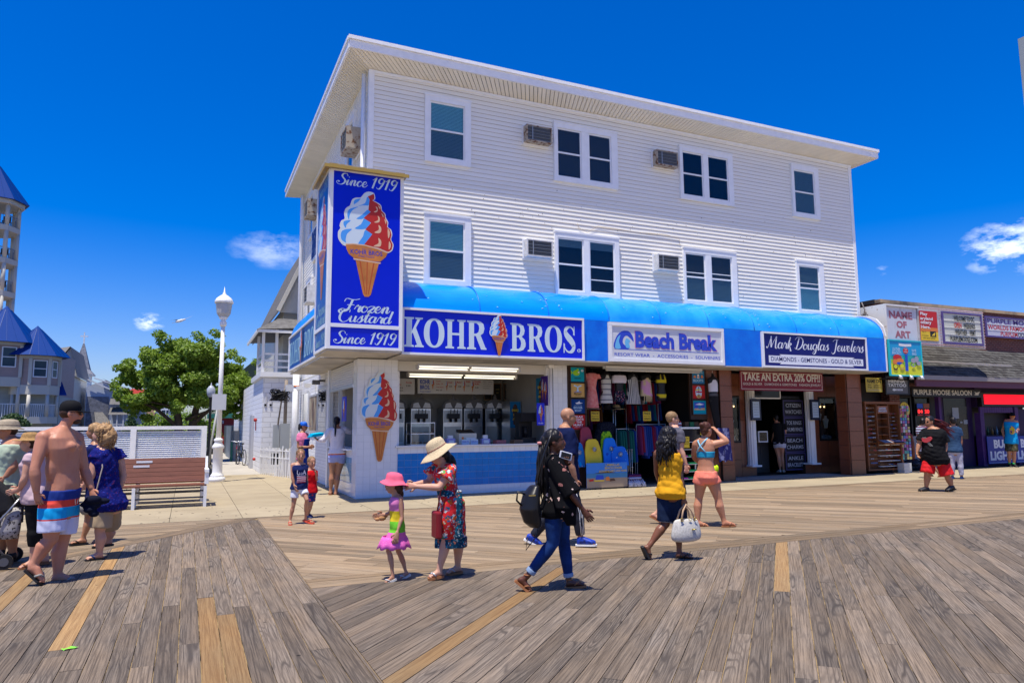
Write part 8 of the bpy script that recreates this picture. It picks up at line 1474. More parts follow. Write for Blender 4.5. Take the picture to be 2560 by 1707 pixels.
def loft(mb,rings,n=16,mi=0):
 """rings: (centre, vec a, vec b) elliptical sections, closed at both ends"""
 vs=[];fs=[]
 for c,a,b in rings:
  for k in range(n):t=2*math.pi*k/n;vs.append(c+a*math.cos(t)+b*math.sin(t))
 m=len(rings)
 for i in range(m-1):
  for k in range(n):fs.append((i*n+k,i*n+(k+1)%n,(i+1)*n+(k+1)%n,(i+1)*n+k))
 vs+=[rings[0][0],rings[-1][0]];c0,c1=m*n,m*n+1
 for k in range(n):fs.append((c0,(k+1)%n,k));fs.append((c1,(m-1)*n+k,(m-1)*n+(k+1)%n))
 a=(rings[0][1].cross(rings[0][2])).dot(rings[1][0]-rings[0][0])
 if a<0:fs=[tuple(reversed(f))for f in fs]
 mb.add(vs,fs,mi,True)
def limb(mb,a,b,prof,n=14,back=None):
 """prof: (t, radius, push) along a->b; push shifts the section along `back`"""
 d=(b-a);L=d.length;d=d.normalized();x=d.orthogonal().normalized();y=d.cross(x);bk=back if back is not None else V((0,0,0))
 loft(mb,[(a+d*L*t+bk*p,x*r,y*r)for t,r,p in prof],n)
def person(key,label,skin,g=1.0,lim=1.0,hh=.23,female=False,belly=0.0,vox=.011,drop=0.0,fs=1.0,extra=None,group=None,bust=0.0,stat=None,tilt=0.0,muscles=False):
 D=PEOPLE[key];J={k:V(v)for k,v in D['J'].items()};topz=J['top'].z
 if drop:
  for k in J:J[k].z-=drop*max(0,1-J[k].z/topz)
 t=thing('person',label,'person',(D['base'][0],D['base'][1],0),0,group)
 bf=V((*D['bf'],0));hf=V((*D['hf'],-tilt)).normalized();s=hh/.23
 P_=dict(t=t,J=J,bf=bf,hf=hf,s=s,g=g,lim=lim,female=female,vox=vox,belly=belly,skin=skin,fs=fs)
 Hm=(J['hipN']+J['hipF'])/2;nk=J['nk'];L=(stat or topz)/1.75
 sideH=(J['hipF']-J['hipN']);sideS=(J['shF']-J['shN']);up=(nk-Hm).normalized()
 perp=up.cross(bf).normalized()
 if perp.dot(sideS)<0:perp=-perp
 W=[(-.20,.095,.085,0),(-.10,.150,.105,-.01),(0,.170,.122,-.015),(.13,.162,.115,-.005),(.28,.148,.105,.0),(.42,.145,.102,.0),(.58,.164,.112,.005),(.74,.180,.120,.012),(.88,.176,.098,.0),(.96,.125,.075,-.005),(1.03,.06,.058,-.005)]
 if female:W=[(-.20,.10,.09,0),(-.10,.158,.115,-.01),(0,.178,.128,-.02),(.13,.160,.112,-.01),(.28,.135,.098,.0),(.42,.126,.094,.0),(.58,.138,.102,.01),(.72,.150,.112,.018),(.86,.145,.085,.005),(.96,.105,.065,-.005),(1.03,.052,.052,-.005)]
 kid=hh<.215 and topz<1.4
 def torso(infl=0.0,s0=-.20,s1=1.03,flare=0.0,extra_w=0.0):
  out=[]
  ss=sorted(set([w[0]for w in W if s0<w[0]<s1]+[s0,s1]))
  for q in ss:
   for(a,b)in zip(W[:-1],W[1:]):
    if a[0]<=q<=b[0]:u=(q-a[0])/(b[0]-a[0]);w_,d_,o_=(a[i]+(b[i]-a[i])*u for i in(1,2,3));break
   bl=belly*math.exp(-((q-.28)/.25)**2)
   sc=L*g;c=Hm+up*((nk-Hm).length*q)+bf*(o_*L+bl*.6);fl=flare*max(0,1-(q-s0)/.35)
   out.append((c,perp*(w_*sc+infl+fl+extra_w),bf*(d_*sc+bl*.5+infl+fl)))
  return out
 P_['torso']=torso;P_['Hm']=Hm;P_['surf']=lambda q,e=.0:(lambda r:r[0]+bf*(r[2].length+e))(torso(0,q,q+.02)[0]);P_['up']=up;P_['perp']=perp;P_['L']=L
 mb=MB();loft(mb,torso(),20)
 if bust:
  for sd in(-1,1):mb.sphere(Hm+up*(nk-Hm).length*.70+bf*(.075*L*g)+perp*sd*.062*L,.062*bust*L,12,8)
 r_=L*lim
 for sd in('N','F'):
  sh,el,wr,ha=J['sh'+sd],J['el'+sd],J['wr'+sd],J['ha'+sd]
  loft(mb,[(nk-up*.01*L,V((0,0,.045*r_)),bf*.045*r_),(sh+up*.008,V((0,0,.052*r_)),bf*.055*r_)],12)
  mb.sphere(sh,.060*r_*(.9 if female else 1),12,8);mb.sphere(el,.036*r_,10,6)
  limb(mb,sh,el,[(0,.056*r_,0),(.25,.053*r_,0),(.5,.048*r_,0),(.8,.039*r_,0),(1,.036*r_,0)]);limb(mb,el,wr,[(0,.037*r_,0),(.25,.041*r_,0),(.6,.034*r_,0),(1,.024*r_,0)])
  hip,kn,an,to,he=(J[k+sd]for k in('hip','kn','an','to','he'))
  bk=-bf
  limb(mb,hip,kn,[(-.08,.080*r_,0),(.1,.094*r_,0),(.35,.086*r_,0),(.7,.066*r_,0),(1,.052*r_,0)],16);mb.sphere(kn,.053*r_,12,8)
  limb(mb,kn,an,[(0,.051*r_,0),(.15,.053*r_,.008),(.32,.059*r_,.014*r_),(.6,.046*r_,.008),(.85,.034*r_,0),(1,.033*r_,0)],14,bk);mb.sphere(an,.035*r_,10,6)
  foot(mb,an,to,he,r_*fs)
  # palm
  hd=(ha-wr);hl=max(hd.length,.10*s);hd=hd.normalized();pn=-perp if sd=='N' else perp
  pn=(perp*(1 if sd=='N' else-1));pn=(pn-hd*pn.dot(hd));pn=pn.normalized()if pn.length>.05 else hd.orthogonal().normalized();wv=hd.cross(pn)
  loft(mb,[(wr-hd*.01,wv*.024*s*lim,pn*.019*s),(wr+hd*.03*s,wv*.036*s,pn*.017*s),(wr+hd*.075*s,wv*.040*s,pn*.014*s),(wr+hd*.092*s,wv*.036*s,pn*.011*s)],10)
 hc=J['hc'];U=V((0,0,1));lf=U.cross(hf).normalized();U=hf.cross(lf).normalized();RM=Matrix((hf,lf,U)).transposed();P_['RM']=RM;P_['hc']=hc
 hp=lambda f,l,u:hc+(hf*f+lf*l+U*u)*s
 P_['hp']=hp
 for c,r in(((-.012,0,.030),(.096,.075,.088)),((.018,0,-.030),(.070,.062,.085)),((.036,0,-.078),(.042,.040,.034)),((.012,.0,-.055),(.062,.056,.050)),((.094,0,-.026),(.017,.013,.023)),((.085,0,-.006),(.012,.010,.022)),((.084,0,-.062),(.012,.022,.010)),((-.008,.074,-.018),(.018,.010,.030)),((-.008,-.074,-.018),(.018,.010,.030))):mb.sphere(hp(*c),tuple(q*s for q in r),14,10,rot=RM)
 limb(mb,nk-up*.03,hp(-.018,0,-.05),[(0,.062*s*(.85 if female else 1)*lim**.5,0),(.4,.052*s*(.85 if female else 1.05),0),(1,.050*s*(.9 if female else 1.05),0)])
 if muscles:
  for q in(-1,1):mb.sphere(Hm+up*(nk-Hm).length*.76+bf*(.085*L*g)+perp*q*.068*L,(.07*L,.07*L,.055*L),12,8);mb.sphere(Hm+up*(nk-Hm).length*.5+perp*q*.10*L*g-bf*.02,(.07*L,.08*L,.16*L),12,8);mb.sphere(Hm+up*(nk-Hm).length*.9+perp*q*.12*L-bf*.02,.055*L,12,8)
 body=remesh(mb,vox,3);
 # fingers join the same mesh
 fm=MB()
 for sd in('N','F'):
  wr,ha=J['wr'+sd],J['ha'+sd];hd=(ha-wr).normalized();pn=perp*(1 if sd=='N' else-1);pn=(pn-hd*pn.dot(hd));pn=pn.normalized()if pn.length>.05 else hd.orthogonal().normalized();wv=hd.cross(pn)
  if wv.dot(bf)<0:wv=-wv
  for i,(o_,ln)in enumerate(((.028,.066),(.010,.074),(-.009,.069),(-.027,.054))):
   a=wr+hd*.080*s+wv*o_*s;b=a+(hd+pn*.20)*ln*.45*s;c=b+(hd*.8+pn*.6)*ln*.32*s;e=c+(hd*.45+pn*.9)*ln*.25*s
   fm.tube([a,b,c,e],[.0095*s,.0088*s,.0078*s,.0055*s],7)
  a=wr+hd*.025*s+wv*.028*s;b=a+(hd*.7+wv*.7+pn*.2).normalized()*.035*s;c=b+(hd*.95+wv*.15+pn*.3).normalized()*.028*s;fm.tube([a,b,c],[.013*s,.0105*s,.007*s],7)
  to,he=J['to'+sd],J['he'+sd];fd=(to-he).normalized();sv=fd.cross(V((0,0,1))).normalized()
  for i in range(5):o_=(-.034+.017*i)*r_*fs;a=to-fd*.022*fs+sv*o_;fm.sphere(a+V((0,0,.012)),(.014*fs,.010*fs,.010*fs),7,5)
 nb_=len(body.vertices);bm=bmesh.new();bm.from_mesh(body);tmp=fm.mesh('t');bm.from_mesh(tmp);bm.to_mesh(body);bm.free();bpy.data.meshes.remove(tmp)
 body.polygons.foreach_set('use_smooth',[True]*len(body.polygons));body.materials.clear();body.materials.append(skin)
 o=bpy.data.objects.new('body',body);link(o,t);return P_
def foot(mb,an,to,he,k,infl=0.0):
 fd=(to-he);L=fd.length;fd=fd.normalized();sv=fd.cross(V((0,0,1))).normalized();uv=sv.cross(fd).normalized()
 if uv.z<0:uv=-uv
 rg_=[]
 for t_,w,h in((-.02,.022,.020),(.10,.032,.036),(.30,.033,.038),(.5,.038,.030),(.75,.043,.020),(.93,.036,.013),(1.0,.020,.009)):
  hh_=h*k+infl;rg_.append((he+fd*L*t_+uv*(hh_*.9+.004),sv*(w*k+infl),uv*hh_))
 loft(mb,rg_,12);limb(mb,an,he+fd*L*.22+uv*.035*k,[(0,.034*k+infl,0),(1,.034*k+infl,0)],10)
SK={}
def skinmat(n,c,rough=.48):
 if n not in SK:SK[n]=mat('skin_'+n,c,rough,var=.9,vscale=5,col2=(c[0]*.88,c[1]*.76,c[2]*.72),sss=.12,spec=.35,coord='obj',sharp=(.40,.75))
 return SK[n]
def part_mesh(P,name,mb,m,vox=None,smooth=2,wr=0.0,seed=1,vert=False,do=True):
 me=remesh(mb,vox or P['vox'],smooth,name)if do else mb.mesh(name,m)
 if wr:wrinkle(me,wr*1.5,seed,vert=vert)
 me.materials.clear();[me.materials.append(x)for x in(m if isinstance(m,(list,tuple))else[m])]
 o=bpy.data.objects.new(name,me);link(o,P['t']);return o
def top(P,m,s0=-.05,s1=.97,sleeve=.45,infl=.016,flare=.0,name='shirt',sr=1.25,wr=.006,seed=1,sides='NF',long=None):
 mb=MB();loft(mb,P['torso'](infl,s0,s1,flare),20);J=P['J'];r_=P['L']*P['lim']
 if sleeve:
  for sd in sides:
   sh,el,wrs=J['sh'+sd],J['el'+sd],J['wr'+sd];nk=J['nk']
   loft(mb,[(nk-P['up']*.03*P['L'],V((0,0,.04*r_)),P['bf']*.055*r_),(sh+P['up']*.012,V((0,0,.064*r_)),P['bf']*.070*r_)],12);mb.sphere(sh,.068*r_,12,8)
   if sleeve<=1:limb(mb,sh,sh+(el-sh)*sleeve,[(0,.066*r_,0),(.5,.064*r_*sr**.5,0),(1,.058*r_*sr,0)])
   else:limb(mb,sh,el,[(0,.066*r_,0),(1,.052*r_,0)]);mb.sphere(el,.052*r_,10,6);limb(mb,el,el+(wrs-el)*(sleeve-1),[(0,.052*r_,0),(1,.042*r_,0)])
 return part_mesh(P,name,mb,m,wr=wr,seed=seed)
def shorts(P,m,s1=.22,leg=.5,infl=.016,name='shorts',sr=1.12,wr=.005,seed=2,mid=None):
 mb=MB();loft(mb,P['torso'](infl,-.16,s1),20);J=P['J'];r_=P['L']*P['lim']
 for sd in 'NF':
  hip,kn,an=J['hip'+sd],J['kn'+sd],J['an'+sd]
  if leg<=1:limb(mb,hip,hip+(kn-hip)*leg,[(-.05,.095*r_,0),(.2,.103*r_,0),(1,.094*r_*(1+(sr-1)*.5),0)],16)
  else:limb(mb,hip,kn,[(-.05,.095*r_,0),(.15,.101*r_,0),(.5,.090*r_*sr**.5,0),(1,.062*r_*sr,0)],16);mb.sphere(kn,.062*r_*sr,12,8);limb(mb,kn,kn+(an-kn)*(leg-1),[(0,.060*r_*sr,0),(.3,.066*r_*sr,0),(1,.046*r_*sr,0)],14,-P['bf'])
 return part_mesh(P,name,mb,m,wr=wr,seed=seed)
def skirt(P,m,s_top,z_hem,w,d,name='dress',tilt=0.0,wr=.006,fr=.0,s1=.97,infl=.012,sleeve=.4,seed=3,waist=None,sr=1.3,cx=None):
 mb=MB();J=P['J'];tr=P['torso'](infl,s_top,s1);kn=(J['knN']+J['knF'])/2;c0,a0,b0=tr[0];rings=[]
 cb=V((kn.x,kn.y,z_hem))if cx is None else V((cx[0],cx[1],z_hem))
 for q in range(6):
  u=q/6;c=cb.lerp(c0,u);a=P['perp'].normalized()*(w+(a0.length-w)*u);b=P['bf']*(d+(b0.length-d)*u);rings.append((c,a,b))
 loft(mb,rings+tr,24)
 for sd in 'NF':
  hip,k_=J['hip'+sd],J['kn'+sd];u=min(1,max(.3,(hip.z-z_hem-.03)/max(.01,hip.z-k_.z)));r2=P['L']*P['lim'];limb(mb,hip,hip.lerp(k_,u),[(-.05,.10*r2,0),(.5,.102*r2,0),(1,.082*r2,0)],16)
 if sleeve:
  r_=P['L']*P['lim']
  for sd in 'NF':
   sh,el=J['sh'+sd],J['el'+sd];loft(mb,[(J['nk']-P['up']*.03*P['L'],V((0,0,.04*r_)),P['bf']*.055*r_),(sh+P['up']*.012,V((0,0,.062*r_)),P['bf']*.068*r_)],12);mb.sphere(sh,.066*r_,12,8);limb(mb,sh,sh+(el-sh)*sleeve,[(0,.064*r_,0),(1,.066*r_*sr,0)])
 return part_mesh(P,name,mb,m,wr=wr,seed=seed,vert=True)
def hair(P,m,blobs,wr=.008,vox=None,name='hair',seed=5,k=(90,60,50)):
 mb=MB();s=P['s']
 for c,r in blobs:mb.sphere(P['hp'](*c),tuple(q*s for q in(r if hasattr(r,'__len__')else(r,r,r))),14,10,rot=P['RM'])
 me=remesh(mb,vox or.009,1,name);wrinkle(me,wr,seed,k=(110,60,45));me.materials.append(m);o=bpy.data.objects.new(name,me);link(o,P['t']);return o
SHORTH=[((-.022,0,.040),(.098,.082,.088)),((-.045,0,-.005),(.070,.076,.070))]
def strands(P,m,roots,n,length,spread,rad,seed,name='hair_strands',curl=0.0,down=1.0,sway=(0,0,0)):
 R=random.Random(seed);mb=MB();s=P['s']
 for _ in range(n):
  c=R.choice(roots);a=P['hp'](*[q+R.uniform(-spread,spread)for q in c]);l=length*R.uniform(.7,1.15);pts=[a];d=V((R.uniform(-.3,.3),R.uniform(-.3,.3),0))+V(sway)
  for k in range(1,7):u=k/6;pts.append(a+d*l*u*.5*(1-u*.4)+V((math.sin(k*2.3+_)*curl,math.cos(k*1.9+_)*curl,-down*l*u)))
  mb.tube(pts,[rad*.6,rad,rad,rad,rad*.9,rad*.8,rad*.4],5)
 o=mb.build(name,m,P['t']);tag(o,kind='stuff')if n>60 else None;return o
def sandal(P,m,sd,strap=None,k=1.0,th=.014,name='sandal'):
 J=P['J'];to,he=J['to'+sd],J['he'+sd];fd=(to-he);L=fd.length;fd=fd.normalized();sv=fd.cross(V((0,0,1))).normalized();uv=sv.cross(fd).normalized();k*=P['L']*P['lim']*P['fs']
 if uv.z<0:uv=-uv
 mb=MB();pts=[(-.10,.018),(-.06,.032),(.25,.036),(.5,.040),(.78,.048),(.95,.042),(1.06,.022)];top_=[he+fd*L*a+sv*w*k for a,w in pts]+[he+fd*L*a-sv*w*k for a,w in reversed(pts)]
 n=len(top_);mb.add([p+uv*.004 for p in top_]+[p-uv*th for p in top_],[tuple(range(n)),tuple(range(n,2*n))[::-1]]+[(i,n+i,n+(i+1)%n,(i+1)%n)for i in range(n)]);o=mb.build(name,m,P['t'])
 if strap:
  st=MB();a=he+fd*L*.80+uv*.032*k/(P['L']);
  for q in(-1,1):st.tube([a+V((0,0,.004)),he+fd*L*.62+sv*q*.036*k+uv*.040*k,he+fd*L*.48+sv*q*.041*k+uv*.012],.008*k,6)
  st.build('strap',strap,o)
 return o
def shoe(P,m,sd,sole=None,infl=.008,name='shoe'):
 J=P['J'];mb=MB();foot(mb,J['an'+sd],J['to'+sd],J['he'+sd],P['L']*P['lim']*P['fs'],infl);o=part_mesh(P,name,mb,m,.010,1)
 if sole:q=sandal(P,sole,sd,None,1.12,.018,'sole');q.parent=o
 return o
def cap(P,m,brim=True,name='cap',bill=(.09,.0)):
 s=P['s'];mb=MB();n=18;R_=P['RM']
 rings=[(.080,.098,.015),(.088,.100,.045),(.082,.092,.085),(.062,.070,.112),(.03,.035,.126),(.001,.001,.130)]
 vs=[];
 for a,b,z in rings:
  for k in range(n):t_=2*math.pi*k/n;vs.append(P['hp'](-.012+b*math.cos(t_),a*math.sin(t_),z))
 mb.add(vs,[(i*n+k,i*n+(k+1)%n,(i+1)*n+(k+1)%n,(i+1)*n+k)for i in range(len(rings)-1)for k in range(n)],0,True);o=mb.build(name,m,P['t'])
 if brim:
  b=MB();pts=[]
  for k in range(9):a=-1.05+2.1*k/8;pts.append((.080*math.cos(a),.080*math.sin(a)*1.0,.018))
  out_=[(.085+.088*math.cos(-1.35+2.7*k/8)**.6,.078*math.sin(-1.35+2.7*k/8),.006)for k in range(9)]
  vs=[P['hp'](*q)for q in pts]+[P['hp'](*q)for q in out_]+[P['hp'](q[0],q[1],q[2]-.007)for q in pts]+[P['hp'](q[0],q[1],q[2]-.007)for q in out_]
  fs=[]
  for k in range(8):fs+=[(k,k+1,9+k+1,9+k),(18+k,27+k,27+k+1,18+k+1),(9+k,9+k+1,27+k+1,27+k)]
  b.add(vs,fs);b.build('bill',m,o)
 return o
def brimhat(P,m,rb=.17,rc=.088,h=.10,droop=.03,z0=.045,name='sun_hat',band=None,wob=.0,tilt=0.0):
 mb=MB();n=28;prof=[(rb,-droop),(rb*.97,-droop+.006),(rb*.75,-droop*.35),(rc*1.12,0),(rc*1.02,.02),(rc*.98,h*.55),(rc*.82,h*.88),(rc*.4,h*1.02),(.001,h*1.04)];vs=[]
 for i,(r,z)in enumerate(prof):
  for k in range(n):
   t_=2*math.pi*k/n;w=wob*math.sin(3*t_+1)*(1 if i<3 else 0);rr_=r*(1.08 if True else 1);x=rr_*math.cos(t_)*1.12;vs.append(P['hp'](-.01+x,rr_*math.sin(t_),z0+z+w-tilt*x))
 mb.add(vs,[(i*n+k,i*n+(k+1)%n,(i+1)*n+(k+1)%n,(i+1)*n+k)for i in range(len(prof)-1)for k in range(n)],0,True)
 o=mb.build(name,m,P['t']);so=o.modifiers.new('thick','SOLIDIFY');so.thickness=.004
 if band:b=MB();b.tube([P['hp'](-.01+rc*1.09*1.12*math.cos(2*math.pi*k/16),rc*1.09*math.sin(2*math.pi*k/16),z0+.018-tilt*rc*math.cos(2*math.pi*k/16))for k in range(17)],.008,6);b.build('hat_band',band,o)
 return o
def glasses(P,m=None):
 m=m or mat('sunglass_black',(.01,.01,.012),.12);mb=MB();hp=P['hp']
 for q in(-1,1):mb.add([hp(.090,q*.008,.004),hp(.090,q*.052,.006),hp(.076,q*.060,-.012),hp(.088,q*.042,-.030),hp(.094,q*.016,-.026)],[(0,1,2,3,4),(4,3,2,1,0)]);mb.tube([hp(.078,q*.060,.0),hp(.0,q*.079,.004)],.0035*P['s'],5)
 mb.tube([hp(.097,-.01,.0),hp(.097,.01,.0)],.003,5);return mb.build('sunglasses',m,P['t'])
def face(P,brow=(.06,.03,.02),lip=(.42,.14,.12),eyes=True):
 hp=P['hp'];s=P['s']
 for q in(-1,1):
  if eyes:mb=MB();mb.sphere(hp(.078,q*.030,-.006),(.010*s,.014*s,.007*s),8,6,rot=P['RM']);mb.build('eye',mat('eye_dark',(.05,.035,.03),.2),P['t'])
  mb=MB();mb.tube([hp(.084,q*.014,.014),hp(.083,q*.032,.019),hp(.068,q*.050,.013)],[.003*s,.004*s,.002*s],5);mb.build('eyebrow',mat('brow_%d'%int(brow[0]*100),brow,.8),P['t'])
 mb=MB();mb.sphere(hp(.090,0,-.062),(.010*s,.022*s,.0065*s),10,6,rot=P['RM']);mb.build('lips',mat('lips_%d'%int(lip[0]*100),lip,.4),P['t'])
def band_mat(name,bands,rough=.8,axis=2,slope=None):
 """bands: [(z_top, colour), ...] from the lowest up, by height above the ground"""
 if name in MATS:return MATS[name]
 m=bpy.data.materials.new(name);m.use_nodes=True;MATS[name]=m;nt=m.node_tree;p=nt.nodes['Principled BSDF'];p.inputs['Roughness'].default_value=rough;p.inputs['Specular IOR Level'].default_value=.25
 tcn=N(nt,'ShaderNodeTexCoord');sx=N(nt,'ShaderNodeSeparateXYZ');nt.links.new(tcn.outputs['Object'],sx.inputs[0]);src=sx.outputs[axis]
 if slope:
  a=N(nt,'ShaderNodeVectorMath',operation='DOT_PRODUCT');a.inputs[1].default_value=slope;nt.links.new(tcn.outputs['Object'],a.inputs[0]);src=a.outputs['Value']
 prev=None
 for i,(z,c)in enumerate(bands):
  if prev is None:prev=c;prevz=z;continue
  gt=N(nt,'ShaderNodeMath',operation='GREATER_THAN');gt.inputs[1].default_value=bands[i-1][0];nt.links.new(src,gt.inputs[0])
  mx=N(nt,'ShaderNodeMix',data_type='RGBA');nt.links.new(gt.outputs[0],mx.inputs[0])
  if isinstance(prev,tuple):mx.inputs[6].default_value=(*prev,1)
  else:nt.links.new(prev,mx.inputs[6])
  mx.inputs[7].default_value=(*c,1);prev=mx.outputs[2]
 nt.links.new(prev,p.inputs['Base Color']);return m
FAIR=skinmat('fair',(.60,.33,.22));TAN=skinmat('tan',(.50,.235,.13));TAN2=skinmat('tanned_red',(.50,.225,.135));OLV=skinmat('olive',(.42,.205,.11));DKB=skinmat('deep_brown',(.115,.042,.022),.4);BRO=skinmat('brown',(.20,.080,.040),.4);KID=skinmat('kid',(.48,.25,.15))
HBLK=mat('hair_black',(.010,.008,.008),.45);HBRN=mat('hair_brown',(.055,.025,.012),.55,var=.5,vscale=50);HBLD=mat('hair_blonde',(.46,.28,.12),.55,var=.7,vscale=40,col2=(.20,.10,.035),coord='obj');HSAND=mat('hair_sandy',(.30,.18,.08),.6,var=.5,vscale=60)
DEN=mat('denim',(.012,.045,.17),.8,var=.6,vscale=6,col2=(.008,.018,.07),coord='obj');DEND=mat('denim_dark',(.012,.022,.055),.8,var=.5,vscale=6);CUFF=mat('denim_cuff',(.22,.30,.42),.8)
RUB=mat('rubber_black',(.015,.014,.014),.5);STG=mat('strap_grey',(.28,.27,.24),.6);LEA=mat('leather_tan',(.32,.13,.05),.6)
# 1 shirtless man
P1=person('shirtless','shirtless man in black cap and striped board shorts walking at the left',TAN2,g=1.14,lim=1.22,hh=.25,belly=.05,vox=.010,fs=1.05,muscles=True)
o=shorts(P1,band_mat('board_shorts',[(.66,(.60,.62,.78)),(.675,(.62,.06,.03)),(.79,(.0,.34,.68)),(.865,(.62,.055,.035)),(1.2,(.008,.03,.20))],slope=(.0,.0,1)),s1=.20,leg=.80,infl=.014,sr=1.12,wr=.007);o.name='board_shorts'
cap(P1,mat('cap_black',(.012,.012,.013),.8));glasses(P1);hair(P1,HBRN,[((-.03,0,-.0),(.082,.079,.07))],.003)
mb=MB();mb.sphere(P1['hp'](.045,0,-.085),tuple(q*P1['s']for q in(.044,.047,.034)),12,8,rot=P1['RM']);part_mesh(P1,'beard',mb,HBRN,.008,1,.002)
for sd in 'NF':sandal(P1,RUB,sd,STG,1.05,.02,'flip_flop')
mb=MB();a=P1['Hm']+P1['up']*.09+P1['bf']*.17;
for q in(-1,1):mb.tube([a,a+P1['perp']*.04*q+V((0,0,-.02)),a+P1['perp']*.02*q+V((0,0,-.09))],.004,5)
mb.build('drawstring',WH,P1['t'])
hx=thing('held_hat','dark navy hat held in the shirtless man\'s far hand','hat',tuple(P1['t'].location+P1['J']['haF']));mb=MB();R_=random.Random(4)
for k in range(9):mb.sphere((R_.uniform(-.09,.08),R_.uniform(-.05,.05),R_.uniform(-.17,.03)),(R_.uniform(.05,.09),.05,R_.uniform(.03,.07)),10,7)
me=remesh(mb,.011,1,'crumpled_cloth');wrinkle(me,.006,3);me.materials.append(mat('hat_navy',(.008,.010,.022),.85));o=bpy.data.objects.new('crumpled_cloth',me);link(o,hx)
# 2 woman in blue blouse
P2=person('purple','woman with wavy blonde hair in sleeveless blue patterned blouse and khaki shorts',FAIR,g=1.28,lim=1.18,hh=.235,female=True,belly=.03,vox=.011)
top(P2,spots_mat('blouse_blue',(.008,.012,.13),[(.03,.05,.33),(.10,.02,.08),(.004,.008,.07)],34,.34),-.14,.95,.22,.03,.02,'blouse',1.5,.009)
shorts(P2,mat('khaki',(.36,.27,.17),.85),.2,.86,.02,sr=1.45,wr=.006)
hair(P2,HBLD,[((-.03,0,.035),(.115,.105,.10)),((-.07,.03,-.06),(.09,.09,.09)),((-.08,-.04,-.09),(.08,.085,.08)),((-.05,.06,-.10),(.06,.05,.07)),((-.11,0,-.03),(.07,.10,.09)),((-.04,-.07,-.11),(.06,.05,.06))],.013,.009)
strands(P2,HBLD,[(-.06,.05,.02),(-.09,0,.0),(-.06,-.06,.02),(-.12,.02,-.02),(-.02,.07,.05),(-.02,-.07,.05),(-.03,0,.11)],240,.17,.045,.0055,3,curl=.014)
for sd in 'NF':sandal(P2,RUB,sd,mat('strap_navy',(.02,.05,.15),.6),1.0,.02,'flip_flop')
mb=MB();J=P2['J'];mb.tube([J['shN']+V((.03,0,.07)),J['shN']+V((.08,-.10,-.15)),J['hipN']+V((-.10,-.10,.10)),J['hipN']+V((-.16,-.08,.0))],.008,6);st_=mb
bgp=thing('shoulder_bag','small pale handbag on a thin strap at the blonde woman\'s side','bag',tuple(P2['t'].location));st_.build('strap',mat('strap_pale',(.45,.38,.30),.6),bgp);mb=MB();c=J['hipN']+V((-.20,-.06,-.05));mb.sphere(c,(.07,.10,.09),12,8);mb.build('pouch',mat('bag_grey',(.30,.28,.25),.7),bgp)
# 3 woman behind her
P3=person('darkblue','woman in dark blue top partly hidden behind the blonde woman',OLV,g=1.0,lim=1.0,hh=.225,female=True,vox=.013)
top(P3,mat('top_darkblue',(.012,.02,.10),.85,var=.5,vscale=20),-.1,.96,.5,.02,.01,'top');shorts(P3,mat('navy_shorts',(.02,.02,.05),.85),.2,.8,.016);hair(P3,HBLD,[((-.02,0,.035),(.105,.09,.095)),((-.07,0,-.04),(.07,.085,.08))],.010);[sandal(P3,RUB,sd,RUB,1.0,.018,'flip_flop')for sd in 'NF']
# 4 man with bucket hat and stroller
P4=person('bucket','man in khaki bucket hat and pale green vest pushing the stroller at the left edge',TAN,g=1.4,lim=1.3,hh=.24,belly=.05,vox=.011)
top(P4,mat('vest_green',(.42,.50,.36),.85),-.08,.90,0,.016,.01,'vest',wr=.008);shorts(P4,mat('dark_shorts',(.04,.04,.05),.85),.2,.9,.02,sr=1.3);hair(P4,HBRN,[((-.03,0,-.005),(.08,.078,.07))],.003);[shoe(P4,RUB,sd)for sd in 'NF']
brimhat(P4,mat('khaki_hat',(.40,.33,.23),.9,var=.3,vscale=25),.135,.09,.085,.035,.04,'bucket_hat',mat('khaki_band',(.28,.22,.15),.9))
# 5 woman in straw hat and capris
P5=person('strawcapri','woman in brown straw hat, pink top and black capris behind the shirtless man',FAIR,g=1.2,lim=1.12,hh=.225,female=True,belly=.03,vox=.012)
top(P5,mat('pink_top',(.55,.40,.42),.85),-.1,.93,.2,.02,.015,'top');shorts(P5,mat('capri_black',(.012,.012,.013),.85),.15,1.55,.016,'capri_trousers',1.25);hair(P5,HBRN,[((-.03,0,.0),(.085,.082,.085))],.006);[sandal(P5,LEA,sd,LEA,1.0,.018)for sd in 'NF']
brimhat(P5,mat('straw_brown',(.42,.25,.10),.9,var=.5,vscale=60),.16,.085,.08,.02,.045,'straw_hat')
# stroller
stl=thing('stroller','folding black stroller with hood and spotted grey bag at the left edge','stroller',(-2.28,10.45,0));mb=MB()
hood_=[(-.42,.62),(-.40,.80),(-.25,.98),(.0,1.06),(.25,1.02),(.42,.86),(.46,.66),(.30,.60),(.0,.66),(-.25,.60)];mb.prism(hood_[::-1],'y',-.24,.24);o=mb.build('hood',mat('stroller_black',(.015,.015,.017),.7,bump=.3,bscale=8),stl);bevel(o,.05,3)
mb=MB();mb.prism([(-.30,.30),(.30,.34),(.42,.64),(.20,.62),(-.22,.50)][::-1],'y',-.2,.2);o=mb.build('seat',mat('stroller_seat',(.012,.012,.014),.8),stl);bevel(o,.04,3)
mb=MB()
for y in(-.25,.25):mb.tube([(.50,y,.80),(.40,y,.66),(.12,y,.30),(-.30,y,.10)],.013,7);mb.tube([(.42,y,.12),(.20,y,.40),(-.05,y,.70)],.013,7)
mb.tube([(.50,-.25,.80),(.50,.25,.80)],.016,7);mb.build('frame',mat('steel_tube',(.35,.36,.38),.3,metal=.7),stl)
